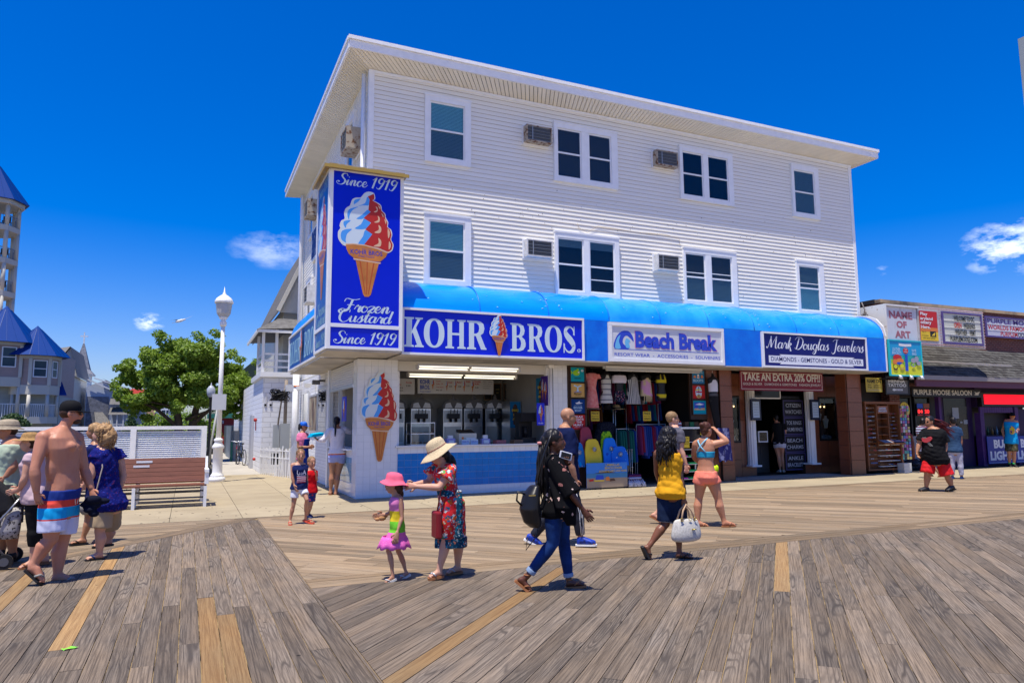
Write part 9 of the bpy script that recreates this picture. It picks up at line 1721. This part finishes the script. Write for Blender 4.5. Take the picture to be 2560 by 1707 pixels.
for wx,wy in((.40,-.28),(.40,.28),(-.32,-.26),(-.32,.26),(.27,-.28),(-.18,-.26)):mb=MB();mb.tube([(wx,wy-.022,.09),(wx,wy+.022,.09)],.088,16);w=mb.build('wheel',RUB,stl);mb=MB();mb.tube([(wx,wy-.026,.09),(wx,wy-.0225,.09)],.05,12);mb.build('hub',mat('hub_grey',(.10,.10,.11),.5),w)
tb2=thing('spotted_bag','grey tote with dark round spots hanging from the stroller','bag',(-1.86,10.25,.34));mb=MB();loft(mb,[(V((0,0,0)),V((.09,0,0)),V((0,.04,0))),(V((0,0,.10)),V((.105,0,0)),V((0,.05,0))),(V((.01,0,.26)),V((.10,0,0)),V((0,.04,0))),(V((.01,0,.36)),V((.09,0,0)),V((0,.02,0)))],16);me=mb.mesh('bag_body',spots_mat('bag_dots',(.42,.40,.38),[(.06,.055,.055),(.09,.08,.08)],24,.36));wrinkle(me,.006,2);o=bpy.data.objects.new('bag_body',me);link(o,tb2);mb=MB();mb.tube([(-.06,0,.35),(-.01,0,.52),(.06,0,.35)],.008,6);mb.build('handle',RUB,tb2)
# 7 flag girl
P7=person('flaggirl','girl with a topknot in a navy stars-and-stripes tank and white shorts',KID,g=1.0,lim=.90,hh=.215,vox=.010)
FLG=band_mat('flag_shorts',[(.595,(.66,.66,.72)),(.615,(.50,.04,.06)),(.63,(.66,.66,.72)),(.645,(.50,.04,.06)),(.66,(.66,.66,.72)),(.675,(.45,.03,.06)),(1,(.02,.03,.12))])
shorts(P7,FLG,.12,.55,.022,sr=1.35);top(P7,mat('tank_navy',(.012,.02,.085),.85),-.02,.93,0,.014,.02,'tank_top')
mb=MB();f7=Face(P7['surf'](.5,-.012)-P7['up']*.20,P7['perp']if P7['perp'].cross(V((0,0,1))).dot(P7['bf'])>0 else-P7['perp'],P7['up'])
for k in range(4):sheet(mb,f7,-.075,.075,.09+.03*k,.105+.03*k,.028+.008*math.sin(k),0,.004)
mb.build('red_stripes',mat('print_red',(.50,.04,.05),.8),P7['t']);mb=MB()
for k in range(4):sheet(mb,f7,-.075,.075,.1055+.03*k,.1195+.03*k,.028+.008*math.sin(k),0,.004)
text(mb,f7,'USA',-.08,.08,.22,.30,.034,bold=.02);mb.build('white_print',mat('print_white',(.62,.62,.68),.8),P7['t'])
HG=mat('hair_lightbrown',(.26,.14,.06),.55,var=.6,vscale=50,coord='obj');hair(P7,HG,[((-.022,0,.040),(.098,.082,.088)),((-.05,0,.0),(.065,.075,.08)),((-.01,0,.145),(.038,.042,.032))],.005);face(P7,(.16,.08,.04));[sandal(P7,mat('coral_rubber',(.72,.10,.05),.5),sd,mat('coral_rubber',(.7,.1,.05),.5),1.1,.022,'flip_flop')for sd in 'NF']
# 8 boy
P8=person('boy','small boy in a red tank top with hand at his mouth behind the girl',KID,g=1.0,lim=.92,hh=.21,vox=.010)
shorts(P8,spots_mat('flag_print',(.03,.04,.16),[(.6,.6,.66),(.5,.04,.06),(.5,.04,.06)],22,.30),.1,.75,.02,sr=1.35);top(P8,mat('tank_red',(.58,.010,.015),.85),-.05,.92,0,.016,.015,'tank_top');hair(P8,HSAND,SHORTH,.003);face(P8,(.16,.08,.04));[shoe(P8,mat('shoe_navy',(.02,.03,.10),.7),sd)for sd in 'NF']
# 9 employee
P9=person('employee','shop worker in blue visor, pink shirt and navy apron in the alley',OLV,g=1.0,lim=1.0,hh=.225,female=True,vox=.013,drop=.22)
top(P9,mat('shirt_pink',(.72,.20,.34),.85),-.05,.97,.5,.016,.0,'shirt');shorts(P9,mat('trousers_blue',(.012,.04,.22),.85),.15,1.85,.014,'trousers');hair(P9,HBLK,SHORTH+[((-.11,0,.02),(.04,.035,.06)),((-.125,0,-.05),(.028,.025,.07))],.004)
mb=MB();loft(mb,[(c+P9['bf']*.012,a*.86,b*1.02)for c,a,b in P9['torso'](.026,-.2,.74)],20);part_mesh(P9,'apron',mb,mat('apron_navy',(.010,.04,.30),.8),wr=.003);VB=mat('visor_blue',(.01,.12,.62),.5);o=cap(P9,VB,True,'visor');[shoe(P9,WH,sd)for sd in 'NF']
# 10 counter woman
P10=person('counterwoman','woman in white blouse and lilac shorts ordering at the side window',OLV,g=1.08,lim=1.12,hh=.23,female=True,vox=.012)
top(P10,mat('blouse_white',(.72,.68,.72),.8),.12,.96,1.75,.020,.015,'blouse');mb=MB();loft(mb,P10['torso'](.017,.07,.14),20);part_mesh(P10,'orange_hem',mb,mat('hem_orange',(.72,.14,.04),.8));shorts(P10,mat('shorts_lilac',(.32,.35,.60),.85),.10,.34,.016,sr=1.05);hair(P10,HBLK,SHORTH,.003)
mb=MB();mb.tube([P10['hp'](-.10,0,.0),P10['hp'](-.12,.0,-.08),P10['hp'](-.13,.0,-.20),P10['hp'](-.135,.0,-.30),P10['hp'](-.14,0,-.36)],[.035,.026,.022,.018,.008],8);mb.build('braid',HBLK,P10['t']);[sandal(P10,LEA,sd,LEA,1.0,.02)for sd in 'NF']
tq=thing('folded_towel','folded turquoise towel held by the woman at the side window','towel',tuple(P10['t'].location+P10['J']['haN']));mb=MB()
for k in range(4):mb.obox((.02+.01*k,.02,.03+.022*k),.34-.02*k,.24,.020,(0.04*k-.08,-.12,.2))
o=mb.build('towel_folds',mat('towel_turquoise',(.0,.42,.66),.9),tq);bevel(o,.008)
# 11 pink hat girl
P11=person('pinkhat','little girl in pink sun hat and tiered pink, yellow and green dress',KID,g=.95,lim=.86,hh=.205,vox=.009)
DR=band_mat('tier_dress',[(.50,(.70,.13,.42)),(.615,(.16,.58,.03)),(.725,(.74,.56,.02)),(2,(.68,.20,.42))])
skirt(P11,DR,-.05,.335,.155,.15,'tiered_dress',wr=.010,s1=.93,sleeve=0,infl=.012)
mb=MB();zk=[.385,.36,.335];J=P11['J'];kn=(J['knN']+J['knF'])/2;n=40;vs=[]
for i,(z_,r)in enumerate(((.455,.128),(.42,.148),(.385,.162),(.335,.180))):
 for k in range(n):a=2*math.pi*k/n;rr_=r*(1+.06*math.sin(9*a)*(i/3));vs.append((kn.x*.7+rr_*math.cos(a),kn.y*.7+rr_*.9*math.sin(a),z_-.012*math.sin(9*a)*(i/3)))
mb.add(vs,[(i*n+k,(i+1)*n+k,(i+1)*n+(k+1)%n,i*n+(k+1)%n)for i in range(3)for k in range(n)],0,True);o=mb.build('ruffle',spots_mat('pink_dots',(.70,.12,.42),[(.78,.5,.65)],60,.22),P11['t']);o.modifiers.new('t','SOLIDIFY').thickness=.003
hair(P11,HBRN,[((-.03,0,.01),(.088,.082,.085)),((-.065,0,-.06),(.05,.065,.07)),((-.08,-.02,-.12),(.04,.045,.06))],.004);o=brimhat(P11,mat('hat_pink',(.80,.14,.22),.85,var=.25,vscale=8),.150,.086,.095,.045,.045,'sun_hat',None,.012,-.12);face(P11);[sandal(P11,mat('sandal_white',(.62,.60,.54),.6),sd,mat('sandal_white',(.6,.6,.5),.6),1.15,.018)for sd in 'NF']
toy=thing('toy','small tan soft toy in the pink-hat girl\'s outstretched hand','toy',tuple(P11['t'].location+P11['J']['haF']+V((.02,0,-.03))));mb=MB();mb.sphere((0,0,0),(.045,.03,.03),10,7);mb.sphere((-.05,0,-.01),(.03,.025,.02),8,6);mb.sphere((.04,0,.02),(.022,.02,.02),8,6);mb.build('toy_body',mat('toy_tan',(.42,.22,.10),.9),toy)
# 12 sun hat woman
P12=person('sunhat','woman in straw sun hat and red floral dress bending to tie the girl\'s hat',FAIR,g=1.10,lim=1.08,hh=.235,female=True,vox=.010,bust=.9,stat=1.62,tilt=.45)
FLD=spots_mat('floral_dress',(.60,.025,.03),[(.60,.62,.55),(.02,.16,.28),(.12,.32,.08),(.60,.12,.02),(.02,.09,.16),(.03,.25,.36),(.6,.03,.03),(.5,.52,.5)],24,.50)
skirt(P12,FLD,-.02,.335,.150,.170,'floral_dress',wr=.009,s1=.93,sleeve=.55,infl=.016,sr=1.75)
TRM=spots_mat('teal_trim',(.008,.05,.09),[(.03,.32,.42),(.55,.6,.55),(.5,.12,.04),(.02,.12,.2)],32,.40)
mb=MB();loft(mb,P12['torso'](.021,.18,.36),24);part_mesh(P12,'waistband',mb,TRM,wr=.003)
mb=MB();kn=(P12['J']['knN']+P12['J']['knF'])/2;loft(mb,[(V((kn.x,kn.y,.318)),P12['perp']*.158,P12['bf']*.178),(V((kn.x,kn.y,.43)),P12['perp']*.158,P12['bf']*.178)],24);part_mesh(P12,'hem_border',mb,TRM,wr=.006,seed=3,vert=True)
mb=MB();h_=P12['Hm'];q=[(V((kn.x+.03,kn.y-.150,.43))),(h_+V((.04,-.172,.02))),(h_+V((.05,-.150,.14)))];mb.tube(q,[.05,.045,.035],8);part_mesh(P12,'side_border',mb,TRM,wr=.002)
hair(P12,HBLK,[((-.03,0,.01),(.088,.082,.085)),((-.075,0,-.06),(.05,.07,.07)),((-.11,0,-.14),(.04,.06,.08))],.004);strands(P12,HBLK,[(-.07,.03,-.03),(-.08,-.03,-.05)],40,.26,.03,.007,5,curl=.006,sway=(.25,0,0))
brimhat(P12,mat('straw_pale',(.68,.54,.33),.9,var=.35,vscale=90,bump=.5,bscale=140),.185,.090,.115,.05,.040,'straw_sun_hat',mat('shell_band',(.40,.18,.12),.7,var=.8,vscale=60),.01,.10);glasses(P12);face(P12,lip=(.45,.06,.06),eyes=False);[sandal(P12,LEA,sd,mat('strap_silver',(.5,.5,.5),.3,metal=.5),1.05,.022)for sd in 'NF']
b12=thing('shoulder_bag','flat dark red bag hanging in front of the sun-hat woman','bag',tuple(P12['t'].location+P12['J']['hipN']+V((-.19,-.02,-.22))));mb=MB();mb.box(-.015,.05,-.10,.10,-.14,.14);o=mb.build('bag_body',mat('bag_maroon',(.22,.01,.015),.5),b12);bevel(o,.02);mb=MB();mb.tube([(.02,0,.14),(.05,-.03,.35),(.13,-.05,.62)],.007,6);mb.build('strap',mat('bag_maroon',(.22,.01,.015),.5),b12)
# 13 floral blouse woman
P13=person('floral','woman with long black braids in black floral kimono and blue jeans, phone in hand',DKB,g=1.02,lim=1.02,hh=.235,female=True,vox=.010,bust=.8)
KIM=spots_mat('kimono',(.004,.004,.005),[(.60,.47,.42),(.004,.004,.005),(.50,.33,.28),(.004,.004,.005),(.30,.12,.10),(.004,.004,.005)],15,.27)
J=P13['J'];mb=MB();loft(mb,P13['torso'](.035,-.12,.97,.03),24)
for sd in 'NF':loft(mb,[(J['nk']-P13['up']*.03,V((0,0,.05)),P13['bf']*.06),(J['sh'+sd]+P13['up']*.01,V((0,0,.065)),P13['bf']*.075)],12);mb.sphere(J['sh'+sd],.07,12,8)
limb(mb,J['shN'],J['shN']+(J['elN']-J['shN'])*1.02,[(0,.07,0),(.5,.095,0),(1,.11,0)]);limb(mb,J['shF'],J['elF'],[(0,.07,0),(1,.08,0)])
e_=J['elN'];loft(mb,[(J['shN']+V((.05,0,-.15)),V((.10,0,0)),V((0,.05,0))),(e_+V((-.06,0,-.12)),V((.12,0,0)),V((0,.05,0))),(e_+V((.0,.02,-.30)),V((.05,0,0)),V((0,.03,0)))],12)
part_mesh(P13,'kimono_top',mb,KIM,wr=.010,vert=True);shorts(P13,DEN,.1,1.86,.012,'jeans',1.10,.004)
for sd in 'NF':
 a=J['kn'+sd]+(J['an'+sd]-J['kn'+sd])*.80;b=J['kn'+sd]+(J['an'+sd]-J['kn'+sd])*.92;mb=MB();limb(mb,a,b,[(0,.053,0),(1,.052,0)]);part_mesh(P13,'turn_up',mb,CUFF,.009,1);sandal(P13,LEA,sd,LEA,1.05,.018);mb=MB();mb.tube([J['an'+sd]+V((.034*math.cos(q),.034*math.sin(q),.01))for q in[2*math.pi*k/10 for k in range(11)]],.007,5);mb.build('ankle_strap',LEA,P13['t'])
hair(P13,HBLK,[((-.025,0,.035),(.102,.088,.092)),((-.10,0,-.01),(.06,.07,.075)),((-.12,0,-.07),(.05,.06,.06))],.007)
strands(P13,HBLK,[(-.10,0,-.04),(-.12,.03,-.06),(-.13,-.03,-.05),(-.09,-.04,-.02)],120,.46,.035,.0085,8,'braids',curl=.010,sway=(-.12,-.05,0));mb=MB();mb.lathe([(.028,-.015),(.034,0),(.028,.015)],tuple(P13['hp'](-.145,-.03,-.02)),10);mb.build('hair_tie',mat('tie_pink',(.6,.25,.22),.7),P13['t']);face(P13,(.01,.01,.01),(.16,.05,.045),eyes=False)
ph=thing('phone','white-cased phone held up by the woman with braids','phone',tuple(P13['t'].location+J['haF']+V((-.01,-.03,.04))));mb=MB();mb.obox((0,0,0),.15,.012,.075,(0,.25,.1));o=mb.build('case',mat('phone_white',(.65,.65,.68),.3),ph);bevel(o,.008);mb=MB();mb.obox((0,-.0068,0),.12,.002,.055,(0,.25,.1));mb.build('screen',BLK,ph)
mb=MB();mb.tube([tuple(ph.location+V((-.05,0,.02))),tuple(P13['t'].location+P13['hp'](.03,.075,-.10)),tuple(P13['t'].location+P13['hp'](.0,.08,-.02))],.0035,5);ep=thing('earphone_cord','white earphone cord from the phone to the woman\'s ear','cord');mb.build('cord',WH,ep)
bp_=thing('backpack','small black leather backpack worn low by the woman with braids','backpack',tuple(P13['t'].location+J['hipN']+V((-.24,.02,.06))));mb=MB();loft(mb,[(V((.05,0,-.22)),V((.05,0,0)),V((0,.07,0))),(V((.02,0,-.17)),V((.085,0,0)),V((0,.11,0))),(V((-.01,0,-.04)),V((.10,0,0)),V((0,.13,0))),(V((.01,0,.10)),V((.08,0,0)),V((0,.115,0))),(V((.05,0,.19)),V((.04,0,0)),V((0,.07,0)))],16);me=remesh(mb,.012,2,'pack');me.materials.append(mat('black_leather',(.012,.011,.011),.35));o=bpy.data.objects.new('pack',me);link(o,bp_)
mb=MB();mb.tube([(.06,-.05,.24),(.10,-.06,.42),(.16,-.08,.60),(.24,-.05,.74)],.010,6);mb.tube([(-.04,0,.10),(-.14,0,.13),(-.15,0,.05),(-.10,0,.0)],.010,6);mb.tube([(.10,-.06,-.05),(.02,-.07,-.30),(-.08,-.05,-.42),(-.06,-.05,-.30)],.006,5);mb.build('straps',mat('black_leather',(.012,.011,.011),.35),bp_);mb=MB();mb.box(-.09,-.02,-.155,-.150,.10,.11);mb.build('zip',mat('gold_zip',(.5,.38,.10),.3,metal=.8),bp_)
# 14 bald man
P14=person('bald','bald man in navy T-shirt and black track trousers with white side stripes',OLV,g=1.15,lim=1.12,hh=.24,belly=.015,vox=.012)
top(P14,mat('tee_navy',(.006,.012,.055),.85,coord='obj',var=.3,vscale=4),-.08,.98,.72,.020,.012,'tee_shirt',1.45,.009);TRK=mat('track_black',(.010,.012,.022),.7);shorts(P14,TRK,.1,1.93,.018,'track_trousers',1.12,.007)
mb=MB();J=P14['J']
for q in(-.022,0,.022):
 a,b,c=J['hipN'],J['knN'],J['anN'];o_=V((q+.01,-.103,0));mb.tube([a+o_+V((0,-.012,0)),a.lerp(b,.5)+V((q+.01,-.112,0)),b+V((q+.01,-.080,0)),b.lerp(c,.4)+V((q,-.078,0)),c+V((q,-.058,.03))],.0045,5)
mb.build('side_stripes',WH,P14['t']);SB_=mat('trainer_blue',(.01,.06,.50),.5,var=.6,vscale=25,col2=(.01,.01,.05),coord='obj');[shoe(P14,SB_,sd,WH,.012,'trainer')for sd in 'NF'];glasses(P14)
# 15 yellow tank woman
P15=person('yellow','woman with long dark curls in mustard tank top and denim shorts',BRO,g=1.14,lim=1.12,hh=.235,female=True,vox=.010)
top(P15,mat('tank_mustard',(.66,.32,.015),.85),-.14,.90,0,.022,.018,'tank_top',wr=.011);shorts(P15,DEND,.1,.92,.016,sr=1.22)
for sd in 'NF':a=P15['J']['hip'+sd].lerp(P15['J']['kn'+sd],.88);b=P15['J']['hip'+sd].lerp(P15['J']['kn'+sd],.94);mb=MB();limb(mb,a,b,[(0,.093,0),(1,.092,0)],16);part_mesh(P15,'turn_up',mb,CUFF,.009,1)
mb=MB();J=P15['J']
for sd in 'NF':mb.tube([J['nk'].lerp(J['sh'+sd],.55)+P15['bf']*.06+V((0,0,.02)),J['nk'].lerp(J['sh'+sd],.6)+V((0,0,.055)),J['nk'].lerp(J['sh'+sd],.55)-P15['bf']*.075+V((0,0,-.02)),J['nk'].lerp(J['sh'+sd],.35)-P15['bf']*.095+V((0,0,-.12))],.016,6)
mb.build('straps',mat('strap_lilac',(.6,.5,.65),.8),P15['t'])
hair(P15,HBLK,[((-.02,0,.035),(.108,.10,.095)),((-.07,0,-.06),(.085,.105,.09)),((-.09,0,-.15),(.075,.11,.08)),((-.09,.03,-.20),(.06,.09,.06))],.016,.010);strands(P15,HBLK,[(-.09,.0,-.05),(-.10,.06,-.06),(-.10,-.06,-.06),(-.06,.08,.0),(-.06,-.08,.0)],170,.24,.045,.010,9,'curls',curl=.016);[sandal(P15,RUB,sd,RUB,1.08,.024)for sd in 'NF']
hb=thing('handbag','off-white handbag with gold-ringed handles held by the woman in mustard','bag',tuple(P15['t'].location+J['haN']+V((-.01,-.03,-.13))));mb=MB();loft(mb,[(V((0,0,-.27)),V((.17,0,0)),V((0,.05,0))),(V((0,0,-.23)),V((.225,0,0)),V((0,.085,0))),(V((0,0,-.13)),V((.21,0,0)),V((0,.08,0))),(V((0,0,-.04)),V((.185,0,0)),V((0,.055,0))),(V((0,0,0)),V((.16,0,0)),V((0,.03,0)))],24);me=mb.mesh('bag_body',mat('bag_cream',(.60,.57,.50),.6,var=.35,vscale=45,coord='obj'));wrinkle(me,.012,4);o=bpy.data.objects.new('bag_body',me);link(o,hb);o.modifiers.new('s','SUBSURF').levels=1
for q in(-.045,.045):mb=MB();mb.tube([(-.10,q,-.02),(-.06,q*.7,.10),(.0,q*.3,.17),(.06,q*.7,.10),(.10,q,-.02)],.011,7);mb.build('handle',mat('handle_tan',(.50,.33,.20),.6),hb)
mb=MB();[mb.tube([(x+.02*math.cos(a),-.06,-.0+.02*math.sin(a))for a in[2*math.pi*k/8 for k in range(9)]],.004,5)for x in(-.10,.10,.02)];mb.lathe([(.001,0),(.028,.0),(.028,.008),(.001,.009)],(.05,-.09,-.12),12);mb.build('gold_rings',mat('gold_zip',(.5,.38,.10),.3,metal=.8),hb)
# 16 grey tee man
P16=person('greytee','man with cropped sandy hair in grey T-shirt behind the woman in mustard',FAIR,g=1.05,lim=1.0,hh=.24,vox=.012)
top(P16,mat('tee_grey',(.10,.095,.115),.85),-.1,.98,.55,.018,.0,'tee_shirt',1.3);shorts(P16,mat('shorts_charcoal',(.03,.03,.035),.85),.1,.9,.018,sr=1.3);hair(P16,HSAND,[((-.018,0,.036),(.098,.079,.086)),((-.04,0,.0),(.066,.074,.06))],.002);glasses(P16);[sandal(P16,LEA,sd,LEA,1.05,.02)for sd in 'NF']
# 17 peach shorts woman
P17=person('peach','woman in blue sports bra and peach shorts with hand raised to her hair',TAN,g=1.12,lim=1.28,hh=.235,female=True,vox=.011)
shorts(P17,mat('shorts_peach',(.82,.22,.14),.75),.16,.30,.024,sr=1.22,wr=.009);mb=MB();loft(mb,P17['torso'](.010,.50,.66),24);part_mesh(P17,'sports_bra',mb,mat('bra_teal',(.01,.27,.42),.7))
mb=MB();J=P17['J'];nk=J['nk'];Hm=P17['Hm'];up=P17['up'];bk=-P17['bf'];pp=P17['perp'];Lh=(nk-Hm).length
for q in(-1,1):mb.tube([Hm+up*Lh*.64+pp*.09*q+bk*.10,Hm+up*Lh*.80+pp*.0*q+bk*.118,Hm+up*Lh*.93-pp*.065*q+bk*.085,Hm+up*Lh*1.0-pp*.075*q+bk*.02],.011,6)
mb.build('crossed_straps',mat('strap_sky',(.25,.55,.68),.7),P17['t']);hair(P17,mat('hair_auburn',(.09,.028,.012),.5,var=.5,vscale=50),SHORTH+[((-.09,0,.07),(.05,.055,.045)),((-.06,0,-.05),(.05,.055,.04))],.008);[sandal(P17,LEA,sd,mat('strap_skin',(.45,.2,.1),.6),1.0,.016)for sd in 'NF']
ng=thing('held_shirt','neon yellow-green garment held in front of the woman in peach shorts','shirt',tuple(P17['t'].location+J['haF']+V((.06,-.02,-.06))));mb=MB();R_=random.Random(8)
for k in range(10):mb.sphere((R_.uniform(-.05,.12),R_.uniform(-.04,.04),R_.uniform(-.14,.08)),(R_.uniform(.03,.07),.03,R_.uniform(.03,.07)),10,7)
me=remesh(mb,.011,1,'neon_cloth');wrinkle(me,.006,3);me.materials.append(mat('neon',(.55,.80,.02),.8));o=bpy.data.objects.new('neon_cloth',me);link(o,ng)
# 18 red shorts man
P18=person('redman','large man with red dreadlocks, black T-shirt and baggy red shorts',OLV,g=1.55,lim=1.35,hh=.25,belly=.06,vox=.013)
top(P18,mat('tee_black',(.010,.010,.011),.85),-.16,.97,.78,.03,.04,'tee_shirt',1.55,.010);shorts(P18,mat('shorts_red',(.60,.008,.012),.75),.05,.95,.03,sr=1.5,wr=.012);hair(P18,HBLK,SHORTH,.006);glasses(P18);face(P18,(.02,.01,.01),(.28,.1,.08),eyes=False)
mb=MB();R_=random.Random(3);a0=P18['hp'](-.07,0,.03);s_r=V((.82,-.55,0)).normalized()
for k in range(26):a=a0+V((R_.uniform(-.03,.05),R_.uniform(-.04,.04),R_.uniform(-.06,.05)));e=a+s_r*R_.uniform(.25,.50)+V((0,0,-R_.uniform(.15,.42)));mb.tube([a,a.lerp(e,.4)+V((0,0,.05)),a.lerp(e,.8)+V((0,0,.02)),e],[.010,.011,.009,.005],5)
mb.build('dreadlocks',mat('dread_red',(.16,.012,.010),.6,var=.6,vscale=9,col2=(.03,.01,.01)),P18['t']);[shoe(P18,mat('clog_black',(.03,.03,.033),.5),sd,RUB,.012)for sd in 'NF']
mb=MB();pr_=P18['perp']if P18['perp'].cross(V((0,0,1))).dot(P18['bf'])>0 else-P18['perp'];f18=Face(P18['surf'](.62,.035)-V((0,0,.36)),pr_,V((0,0,1)));shape(mb,f18,[cr([(-.14,.34),(-.02,.30),(.10,.38),(.06,.44),(-.05,.40),(-.13,.41)],4,True)],.015,0,.02);mb.build('chest_print',mat('print_coral',(.50,.06,.07),.8),P18['t']);mb=MB();[shape(mb,f18,[cr([(-.10+.03*k,.42),(.0+.02*k,.30),(.06+.02*k,.22),(.04+.02*k,.22),(-.02+.02*k,.29),(-.12+.03*k,.41)],3,True)],.008,0,.02)for k in range(3)];mb.build('chest_print_grey',mat('print_grey',(.16,.16,.15),.8),P18['t'])
# 19 blue shirt man, 20 striped shirt person, 21 turquoise vest man, 22 woman in doorway
P19=person('blueman','man seen from behind in blue-grey shirt and pale grey joggers by the saloon door',OLV,g=1.0,lim=1.0,hh=.235,vox=.014)
top(P19,mat('shirt_bluegrey',(.035,.075,.15),.85,var=.3,vscale=5),-.08,.98,.6,.022,.01,'shirt',1.3);shorts(P19,mat('joggers_grey',(.42,.42,.50),.85),.08,1.93,.018,'joggers',1.2,.008);hair(P19,HBLK,SHORTH,.003);[shoe(P19,mat('shoe_blue',(.01,.04,.16),.7),sd)for sd in 'NF']
P20=person('stripes','person in a striped blue and maroon top half hidden behind the man in red shorts',OLV,g=.95,lim=.95,hh=.225,vox=.014);top(P20,stripes_mat('stripe_top',(.45,.55,.70),(.12,.02,.07),14,'z'),-.1,.97,.5,.018,0,'top');shorts(P20,mat('dark_shorts',(.04,.04,.05),.85),.1,.8,.016);hair(P20,HBLK,SHORTH,.003);[sandal(P20,LEA,sd,LEA)for sd in 'NF']
P21=person('tank','man in cap and turquoise vest with camouflage shorts leaning at the bar',TAN,g=1.02,lim=1.05,hh=.24,vox=.015,drop=.12)
top(P21,band_mat('vest_turquoise',[(5,(.0,.30,.62)),(6,(.0,.3,.6))]),-.08,.90,0,.022,.02,'vest');shorts(P21,spots_mat('camo',(.06,.06,.035),[(.10,.09,.05),(.03,.035,.02),(.14,.12,.07)],14,.45),.1,.8,.02,sr=1.3);cap(P21,mat('cap_black',(.012,.012,.013),.8));glasses(P21,mat('mirror_orange',(.8,.25,.02),.1));hair(P21,HBRN,[((-.03,0,-.0),(.082,.079,.07))],.003);[shoe(P21,RUB,sd)for sd in 'NF']
mb=MB();[mb.tube([P21['J']['an'+sd]+V((0,0,-.01)),P21['J']['an'+sd]+V((0,0,.05))],.045,10)for sd in 'NF'];mb.build('green_socks',mat('sock_green',(.02,.45,.10),.8),P21['t'])
pr_=P21['perp']if P21['perp'].cross(V((0,0,1))).dot(P21['bf'])>0 else-P21['perp'];f21=Face(P21['surf'](.55,.022)-V((0,0,.25)),pr_,V((0,0,1)));mb=MB();shape(mb,f21,[cr([(-.06,.10),(.05,.12),(.08,.30),(.0,.40),(-.07,.28)],4,True)],.02,0,.02);mb.build('vest_print',spots_mat('vest_art',(.6,.45,.03),[(.5,.05,.25),(.02,.02,.08),(.6,.5,.05),(.02,.1,.4)],18,.45),P21['t'])
dr_=thing('drink_can','pale drink can in the hand of the man in the turquoise vest','can',tuple(P21['t'].location+P21['J']['haF']));mb=MB();mb.lathe([(.03,-.06),(.033,-.05),(.033,.05),(.028,.06)],(0,0,0),12);mb.build('can_body',mat('can_pink',(.55,.40,.45),.4),dr_)
P22=person('shopwoman','woman in black top and white shorts leaning over the case in the jeweller doorway',TAN,g=.92,lim=.92,hh=.22,female=True,vox=.014);top(P22,mat('tee_black',(.010,.010,.011),.85),.0,.97,.5,.018,.0,'top');shorts(P22,mat('shorts_white',(.50,.50,.58),.85),.12,.30,.016);hair(P22,HBLK,SHORTH,.003);[shoe(P22,mat('shoe_pale',(.4,.38,.36),.7),sd)for sd in 'NF']
